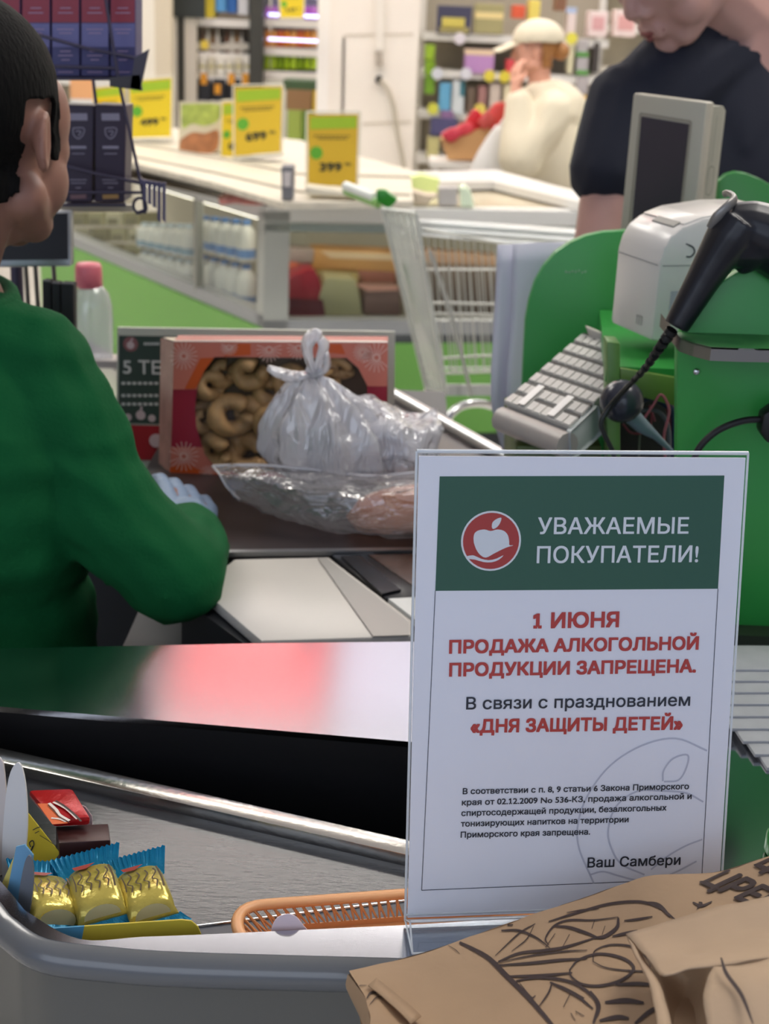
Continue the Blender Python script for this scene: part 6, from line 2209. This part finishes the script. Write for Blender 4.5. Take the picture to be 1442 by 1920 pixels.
merge(hair, ell(NB(), HM3 @ V((0, -.115, .005)), (.04, .045, .04)))
bo = obj('body', body, mat('#e0a78f', .5, sss=.08), wo, smooth=180)
obj('hair', hair, mat('#a8733f', .55, bump=.4, bscale=120), bo, smooth=180)
eyes(HM3, bo, sc)
CREAM = mat('#e0d6bd', .8, bump=.1, bscale=40)
bm = NB()
ell(bm, HM3 @ V((0, -.012, .062)), (.10, .118, .085), HM3.to_3x3())
capb = fuse(bm, .007, 3)
bmesh.ops.delete(capb, geom=[v for v in capb.verts if (INV3 @ v.co).z < .040], context='VERTS')
bmesh.ops.solidify(capb, geom=capb.faces[:], thickness=.004)
cp = obj('cap', capb, CREAM, bo, smooth=180)
rows = []
for j in range(4):
    rows.append([HM3 @ V((math.sin(a) * (.088 - .004 * j), .055 + .05 * math.cos(a) + .030 * j, .050 - .012 * j - .010 * abs(math.sin(a)))) for a in [-1.3 + 2.6 * k / 8 for k in range(9)]])
obj('cap_brim', net(rows, 3, 0, 1, .005), CREAM, cp, smooth=180)
bm = NB()
cap(bm, nk + V((.01, 0, -.04)), .085, tor + V((.01, 0, .26)), .15)
chain(bm, [sN + V((0, .0, .0)), eN + V((.01, 0, -.01)), wN + V((.005, 0, -.05))], [.10, .095, .062])
chain(bm, [sFar, eF, wF], [.09, .085, .05])
ell(bm, tor + V((.02, 0, .05)), (.155, .195, .26))
cap(bm, tor + V((.02, 0, -.05)), .165, tor + V((.03, 0, -.36)), .215)
for sy in (-.05, .05):
    cap(bm, nk + V((-.05, sy, -.02)), .03, nk + V((.05, sy, .02)), .03)
jb = fuse(bm, .010, 4)
for v in jb.verts:
    n1 = noise.noise(V((v.co.x * 9, v.co.y * 9, v.co.z * 2.5)))
    v.co += V((noise.noise(v.co * 6), noise.noise(v.co * 6 + V((9, 0, 0))), 0)) * .014 + V((n1, n1 * .6, 0)) * .03
obj('jacket', jb, CREAM, bo, smooth=180)
bm = NB()
ell(bm, tor + V((0, 0, -.37)), (.16, .18, .14))
for sy in (-.08, .08):
    st_ = -.12 if sy < 0 else .14
    chain(bm, [tor + V((0, sy, -.36)), V((tor.x + st_ * .6, yw + sy, .44)), V((tor.x + st_ + .08, yw + sy, .12))], [.11, .085, .075])
obj('trousers', fuse(bm, .012, 4), mat('#5a5a60', .8), bo, smooth=180)
wb_ = thing('shopping_bag', 'white plastic shopping bag held by the person in cream', 'bag', at(925, 320, y=yw - .1))
bm = NB()
rings = []
for j in range(9):
    s = j / 8
    c = at(940, 235, y=yw - .12).lerp(at(915, 335, y=yw - .12), s)
    k = .25 + .75 * math.sin(s * PI / 2)
    rings.append([c + V((math.cos(a) * .095 * k * (1 + .08 * math.sin(a * 7 + s * 2)), math.sin(a) * .06 * k, 0)) for a in [2 * PI * i / 24 for i in range(24)]])
rings_loft(bm, rings)
obj('bag_body', bm, mat('#dcdad6', .5), wb_, smooth=180)
obj('bag_handle', tube(NB(), smooth_path([at(935, 238, y=yw - .12), at(948, 222, y=yw - .1), at(955, 238, y=yw - .12)], 5), .006, 8), mat('#dcdad6', .5), wb_, smooth=60)

# red packets in a kraft carton on a pale display stand
ds = thing('display_stand', 'pale display stand carrying the kraft carton of red packets', 'stand', at(880, 330, y=6.95))
dz = at(880, 302, y=7.0).z
obj('stand_top', box(NB(), (at(875, 302, y=7.05).x, 7.05, dz - .015), (.36, .3, .03)), WHITE, ds)
for sx in (-.15, .15):
    for sy in (-.12, .12):
        obj('leg', bx(at(875, 302, y=7.05).x + sx - .012, at(875, 302, y=7.05).x + sx + .012, 7.05 + sy - .012, 7.05 + sy + .012, 0, dz - .03), WHITE, ds)
kc = thing('kraft_carton', 'tan open carton holding red packets beside the person in cream', 'box', at(880, 298, y=7.0))
bm = NB()
prism(bm, [at(826, 262, y=6.95), at(938, 230, y=6.95), at(918, 300, y=6.95), at(840, 300, y=6.95)], (0, .16, 0))
obj('carton', bm, mat('#c79a68', .7), kc)
rl = ['nearest the tan carton corner', 'low in the middle of the carton', 'bright and upright in the carton', 'with silver glints in the carton', 'highest and closest to the cream jacket', 'tucked at the back of the carton']
for i, pts in enumerate(([(826, 252), (850, 240), (868, 250), (845, 268)], [(850, 242), (880, 228), (890, 245), (862, 256)], [(874, 225), (890, 205), (905, 218), (898, 245), (878, 246)], [(895, 228), (915, 208), (928, 226), (908, 244)], [(915, 212), (930, 194), (952, 196), (950, 225), (935, 246), (918, 240)], [(900, 240), (935, 225), (938, 245), (905, 258)])):
    t = thing('red_packet', 'red glossy packet ' + rl[i], 'packet', at(*pts[0], y=6.94), 0, 'red packets in the kraft carton')
    obj('packet', prism(NB(), [at(*p, y=6.93 + .012 * (i % 3)) for p in closed_px(pts, 3)], (0, .07, 0), bevel=.006), mat(['#c8384a', '#d4404c', '#cc1f28', '#c4504c', '#dc4a44', '#b83038'][i], .25, bump=.4, bscale=40), t, smooth=60)

# ================================================================ pillar, wall panels and the cable on it
YP = 8.2
pil = bx(at(598, 60, y=YP).x, at(786, 60, y=YP).x, YP, YP + .6, 0, 4.2)
p_o = struct('pillar', pil, mat('#f2ebdf', .6, var=.03, vscale=3))
bm = NB()
Pp = Plane(V((0, YP - .001, 1)), (1, 0, 0), (0, 0, 1))
for q in ([(645, 66), (642, 215)], [(648, 66), (775, 64)], [(645, 70), (640, 320)], [(680, 232), (772, 228)]):
    stroke(bm, Pp, q, 4, .004, n=2)
obj('panel_groove', bm, mat('#d8cfbe', .6), p_o)
obj('corner_strip', prism(NB(), [at(598, -60, y=YP - .01), at(620, -60, y=YP - .01), at(612, 320, y=YP - .01), at(590, 320, y=YP - .01)], (0, .01, 0)), mat('#f6f2ea', .5), p_o)
pc = thing('power_cable', 'grey cable hanging in a curve from the white conduit on the pillar', 'cable', at(712, 150, y=YP - .05))
obj('conduit', prism(NB(), [at(704, -60, y=YP - .03), at(720, -60, y=YP - .03), at(719, 95, y=YP - .03), at(704, 95, y=YP - .03)], (0, .03, 0)), mat('#ece6da', .5), pc)
obj('socket', prism(NB(), [at(704, 98, y=YP - .04), at(716, 98, y=YP - .04), at(718, 122, y=YP - .04), at(705, 122, y=YP - .04)], (0, .04, 0)), mat('#b3a99a', .5), pc)
bm = NB()
ell(bm, at(711, 149, y=YP - .03), (.022, .02, .024))
obj('plug', bm, BLACK, pc, smooth=180)
obj('cord', tube(NB(), smooth_path([at(713, 150, y=YP - .04), at(728, 168, y=YP - .05), at(738, 200, y=YP - .06), at(745, 245, y=YP - .05), at(757, 310, y=YP - .05), at(765, 380, y=YP - .05)], 5), .0135, 8), mat('#bdb5a2', .5), pc, smooth=60)

# ================================================================ shelving at the back
YB_ = 9.0


def shelf_unit(name, label, x0, x1, ys, y, back, m, posts=True, top=-80):
    t = thing(name, label, 'shelf', V((at((x0 + x1) / 2, 200, y=y).x, y + .2, 0)))
    a, b = at(x0, 200, y=y).x, at(x1, 200, y=y).x
    obj('back_panel', bx(a, b, y + .42, y + .45, 0, 2.3), back, t)
    for yy in ys:
        z = at((x0 + x1) / 2, yy, y=y).z
        s = obj('shelf_board', bx(a, b, y, y + .42, z - .03, z), m, t)
        obj('price_rail', bx(a, b, y - .012, y, z - .04, z + .005), WHITE, s)
    if posts:
        for x in (a, b):
            obj('post', bx(x - .02, x + .02, y + .38, y + .44, 0, 2.3), m, t)
    return t, a, b


def stuffbox(name, label, cat, px, y, c, th=.2, group=None, parts=()):
    t = thing(name, label, cat, at(px[0], px[3], y=y), 0, group)
    x0, y0, x1, y1 = px
    a, b = at(x0, y1, y=y), at(x1, y0, y=y)
    obj('packet', bx(a.x, b.x, y, y + th, a.z, max(b.z, a.z + .01), .006), mat(c, .4), t)
    for nm, q, cc in parts:
        a2, b2 = at(q[0], q[3], y=y - .002), at(q[2], q[1], y=y - .002)
        obj(nm, bx(a2.x, b2.x, y - .003, y, a2.z, b2.z), mat(cc, .4), t)
    return t


# shop side panels to the far left
bm = NB()
obj_ = None
for k, (x0, x1, c) in enumerate(((246, 290, '#e6e0d0'), (290, 322, '#d2c7ae'))):
    a, b = at(x0, 60, y=8.6).x, at(x1, 60, y=8.6).x
    o = struct('trim_%d' % (k + 1), bx(a, b, 8.6, 8.66, 0, 2.6), mat(c, .6))
# dark bottle shelf
DK = mat('#3a3a34', .5)
su, a_, b_ = shelf_unit('wine_shelf', 'dark framed shelf with bottles between white posts', 312, 482, (36, 100, 142, 190), YB_, mat('#8d8172', .7), mat('#e0ddd4', .4), False)
for x0, x1, c in ((322, 332, '#d8d4c8'), (332, 346, '#34342f'), (346, 368, '#d0cabd')):
    p, q = at(x0, 80, y=YB_ - .1).x, at(x1, 80, y=YB_ - .1).x
    obj('post', bx(p, q, YB_ - .1, YB_ - .05, 0, at(340, 30, y=YB_).z), mat(c, .5), su)
p, q = at(312, 0, y=YB_ - .12).x, at(384, 0, y=YB_ - .12).x
obj('dark_header', bx(p, q, YB_ - .12, YB_ - .08, at(340, 32, y=YB_).z, 2.3), mat('#2c3230', .5), su)
p, q = at(468, 0, y=YB_ - .12).x, at(494, 0, y=YB_ - .12).x
obj('dark_side', bx(p, q, YB_ - .12, YB_ + .3, 0, 2.3), DK, su)
for px, c, nm in (((385, -30, 402, 33), '#e8d440', 'yellow carton on the top shelf beside the dark header'), ((404, -30, 424, 22), '#5a9fd6', 'sky blue carton on the top shelf of the dark framed unit'), ((426, -30, 444, 24), '#2c66b0', 'deep blue carton on the top shelf of the dark framed unit'), ((446, -30, 466, 28), '#d8dade', 'white carton on the top shelf next to the dark pillar')):
    stuffbox('shelf_carton', nm, 'box', px, YB_, c)
bt = None
for k in range(11):
    x = 372 + k * 9
    c = ['#3a332c', '#6e4a36', '#d8d4c8', '#8a6a48', '#cfcac0'][k % 5]
    t = thing('wine_bottle', 'bottle standing in the middle row of the dark framed shelf', 'bottle', at(x, 98, y=YB_ + .06), 0, 'bottles in the dark framed shelf')
    z0, z1 = at(x, 99, y=YB_ + .06).z, at(x, 50 + (k * 7) % 13, y=YB_ + .06).z
    xx = at(x, 90, y=YB_ + .06).x
    obj('bottle_body', lathe(NB(), [(.013, z0), (.014, z0 + (z1 - z0) * .6), (.006, z0 + (z1 - z0) * .78), (.005, z1)], (xx, YB_ + .06, 0), 10), mat(c, .25), t, smooth=60)
    obj('bottle_label', lathe(NB(), [(.0142, z0 + (z1 - z0) * .12), (.0145, z0 + (z1 - z0) * .42)], (xx, YB_ + .06, 0), 10), mat('#dedace', .5), t, smooth=60)
for k in range(6):
    stuffbox('white_pack', 'white packet on the third shelf of the dark framed unit', 'packet', (372 + k * 17, 106, 387 + k * 17, 141), YB_ - .02, ['#dcd8ca', '#cfc9b4', '#e2dfd4'][k % 3], .2, 'white packets in the dark framed shelf', [('stripe', (374 + k * 17, 122, 385 + k * 17, 127), '#b9b070')])
for k in range(4):
    stuffbox('dark_pack', 'black packet on the lowest shelf of the dark framed unit', 'packet', (370 + k * 28, 148, 396 + k * 28, 188), YB_ - .02, '#1c1c22', .2, 'black packets in the dark framed shelf', [('orange_tag', (376 + k * 26, 138 + 20 * (k == 1), 388 + k * 26, 158 + 18 * (k == 1)), '#e09a22')])
stuffbox('yellow_disc', 'small yellow price disc on the middle shelf of the dark framed unit', 'sign', (376, 76, 391, 92), YB_ - .03, '#e6cc48', .01)
# lit drinks cooler
su, a_, b_ = shelf_unit('drinks_cooler', 'lit drinks cooler with rows of coloured cans beside the pillar', 494, 602, (38, 92, 136), YB_, mat('#7c7a94', .5), mat('#70708c', .4), False)
for yy in (12, 50, 96):
    z = at(548, yy - 12, y=YB_).z
    obj('light_strip', bx(a_ + .02, b_ - .02, YB_ + .02, YB_ + .05, z + .02, z + .035), mat('#c8d0ff', .5, emit=3), su)
obj('cooler_base', bx(a_ - .02, b_, YB_ - .06, YB_ + .4, 0, at(548, 150, y=YB_).z), mat('#d2d0c2', .5), su)
for (y0, y1, cols, nm) in ((12, 37, ['#b45ac8', '#c87ad8', '#a050b8'], 'purple can in the top row of the lit cooler'), (56, 88, ['#e08a30', '#e8a860', '#d87040'], 'orange can in the middle row of the lit cooler'), (100, 130, ['#a8c820', '#b8d838', '#88a818'], 'lime can in the bottom row of the lit cooler')):
    for k in range(8):
        x = 500 + k * 12.6
        z0, z1 = at(x, y1, y=YB_ + .04).z, at(x, y0, y=YB_ + .04).z
        t = thing('drink_can', nm, 'can', at(x, y1, y=YB_ + .04), 0, nm.split(' in ')[0] + 's')
        xx = at(x, y1, y=YB_ + .04).x
        obj('can_body', lathe(NB(), [(.018, z0), (.0195, z0 + .008), (.0195, z1 - .012), (.016, z1)], (xx, YB_ + .04, 0), 12), mat(cols[k % 3], .25, .2), t, smooth=50)
        obj('can_lid', lathe(NB(), [(.0162, z1), (.0162, z1 + .003), (.001, z1 + .003)], (xx, YB_ + .04, 0), 12), CHROME, t, smooth=50)
# produce crates under the cooler
for px, c, nm in (((536, 168, 586, 206), '#93704a', 'brown produce crate below the lit cooler'), ((586, 166, 600, 230), '#e0bf3a', 'yellow strip sign beside the brown produce crate'), ((538, 206, 566, 276), '#9db050', 'pale green greens heaped below the brown crate'), ((566, 206, 592, 270), '#6f9038', 'dark green bundle beside the greens below the crate'), ((530, 152, 596, 168), '#3f5836', 'dark green leafy row above the brown crate')):
    stuffbox('produce_crate', nm, 'produce', px, 8.5, c, .25)
# right shelving
WM = mat('#dcd8d0', .4)
su, a_, b_ = shelf_unit('snack_shelf', 'grey metal snack shelf behind the person in cream', 786, 1130, (68, 138, 216, 300), YB_ - .2, mat('#a89f8e', .7), WM)
yS = YB_ - .24
items = [((818, 12, 886, 62), '#45445c', 'navy gift box with yellow flowers on the top snack shelf', [('yellow_print', (828, 34, 872, 52), '#d8c860'), ('gold_base', (824, 52, 880, 60), '#b0a468')]), ((888, 8, 946, 62), '#a8a070', 'olive gift box with a gold ribbon on the top snack shelf', [('gold_ribbon', (890, 24, 944, 34), '#ecd898')]),
         ((796, 84, 816, 112), '#9cc02c', 'lime packet at the top of the narrow green column', []), ((796, 114, 816, 142), '#86b020', 'lime packet second from the top of the narrow green column', []), ((796, 144, 816, 176), '#78a828', 'lime packet third in the narrow green column', []),
         ((870, 94, 928, 137), '#c090c8', 'pink and cream box on the second snack shelf', [('cream_top', (871, 94, 927, 102), '#ecd0b0')]), ((948, 112, 966, 138), '#d84a50', 'small red packet at the end of the second snack shelf', []),
         ((822, 156, 846, 208), '#6ab0d8', 'sky blue bag leaning on the third snack shelf', []), ((846, 152, 872, 214), '#d4dce0', 'white and teal bag on the third snack shelf', [('teal_edge', (862, 152, 872, 180), '#3a7888')]), ((874, 164, 892, 214), '#6e5e50', 'brown pouch on the third snack shelf', []), ((894, 162, 914, 212), '#a47874', 'dusty pink pouch on the third snack shelf', []),
         ((916, 158, 940, 214), '#cfc0b4', 'pale pouch on the third snack shelf', []), ((942, 160, 970, 214), '#e8dcb8', 'cream pouch beside the cream jacket', []), ((806, 222, 858, 254), '#54527c', 'indigo box at the foot of the snack shelf', []), ((826, 206, 852, 222), '#8c6a98', 'mauve packet on the indigo box', []), ((800, 258, 824, 296), '#d0c88c', 'yellowish packet below the indigo box', []),
         ((960, 10, 986, 34), '#e0603c', 'orange red packet above the cream cap', []), ((990, 0, 1014, 40), '#ecd86a', 'pale yellow packet at the top behind the cream cap', []), ((1040, -10, 1064, 20), '#8a6248', 'brown packet at the top of the snack shelf', []),
         ((1062, 14, 1082, 68), '#e8d8d4', 'white packet with pink top beside the narrow grey column', [('pink_top', (1062, 14, 1082, 24), '#b4c4e0')]), ((1102, 22, 1142, 68), '#ecd8d4', 'white and pink carton on the top shelf by the navy sleeve', [('pink_print', (1110, 32, 1134, 56), '#dca8a8')]), ((1150, 20, 1196, 68), '#f0dcd6', 'white and rose carton at the top near the chin of the person in navy', [('rose_print', (1158, 30, 1190, 56), '#e0a8a4')]),
         ((1064, 84, 1078, 138), '#dcd6b4', 'cream tube beside the bun of the person in cream', []), ((1080, 74, 1104, 104), '#b4b0b0', 'grey round pack at the top of the grey and green column', [('green_band', (1080, 98, 1104, 106), '#5e9a4a')]), ((1080, 108, 1104, 138), '#b0acae', 'grey round pack in the middle of the grey and green column', [('green_band', (1080, 132, 1104, 140), '#5e9a4a')]), ((1080, 144, 1104, 176), '#b4aeae', 'grey round pack low in the grey and green column', []),
         ((1078, 180, 1102, 238), '#e8b440', 'yellow and orange bag below the grey and green column', [('orange_base', (1078, 214, 1100, 238), '#e07838')]), ((1110, 80, 1126, 136), '#4a4440', 'dark jar next to the navy sleeve', [])]
for px, c, nm, parts in items:
    stuffbox('snack_pack', nm, 'packet', px, yS, c, .16, None, parts)
for i, (cx_, cy_, c, lb_) in enumerate(((862, 72, '#e2dce2', 'round white price disc below the navy gift box'), (918, 142, '#e0d048', 'yellow price disc nearest the pouches on the third shelf rail'), (946, 144, '#dccb40', 'yellow price disc next to the cream jacket sleeve'), (812, 204, '#d8d850', 'yellow price disc beside the indigo box'), (900, 205, '#e4d060', 'yellow price disc above the red packets'), (874, 138, '#dcdce4', 'white price disc under the pink box'), (820, 138, '#d8dce4', 'white price disc beside the green column'), (1072, 72, '#e4dc50', 'yellow price disc behind the bun of the person in cream'))):
    t = thing('price_disc', lb_, 'sign', at(cx_, cy_, y=yS - .04))
    c0_ = at(cx_, cy_, y=yS - .04)
    obj('disc', tube(NB(), [c0_, c0_ + V((0, .006, 0))], .034, 18), mat(c, .5), t, smooth=40)
# far wall shelving filling the back
for k, (x0, x1) in enumerate(((-260, 240), (1130, 1700))):
    su, a_, b_ = shelf_unit('wall_shelf', ['long pale wall shelf behind the wire rack', 'long pale wall shelf behind the person in navy'][k], x0, x1, (-20, 60, 140, 220), 9.6, mat('#d6cdb8', .7), WM)
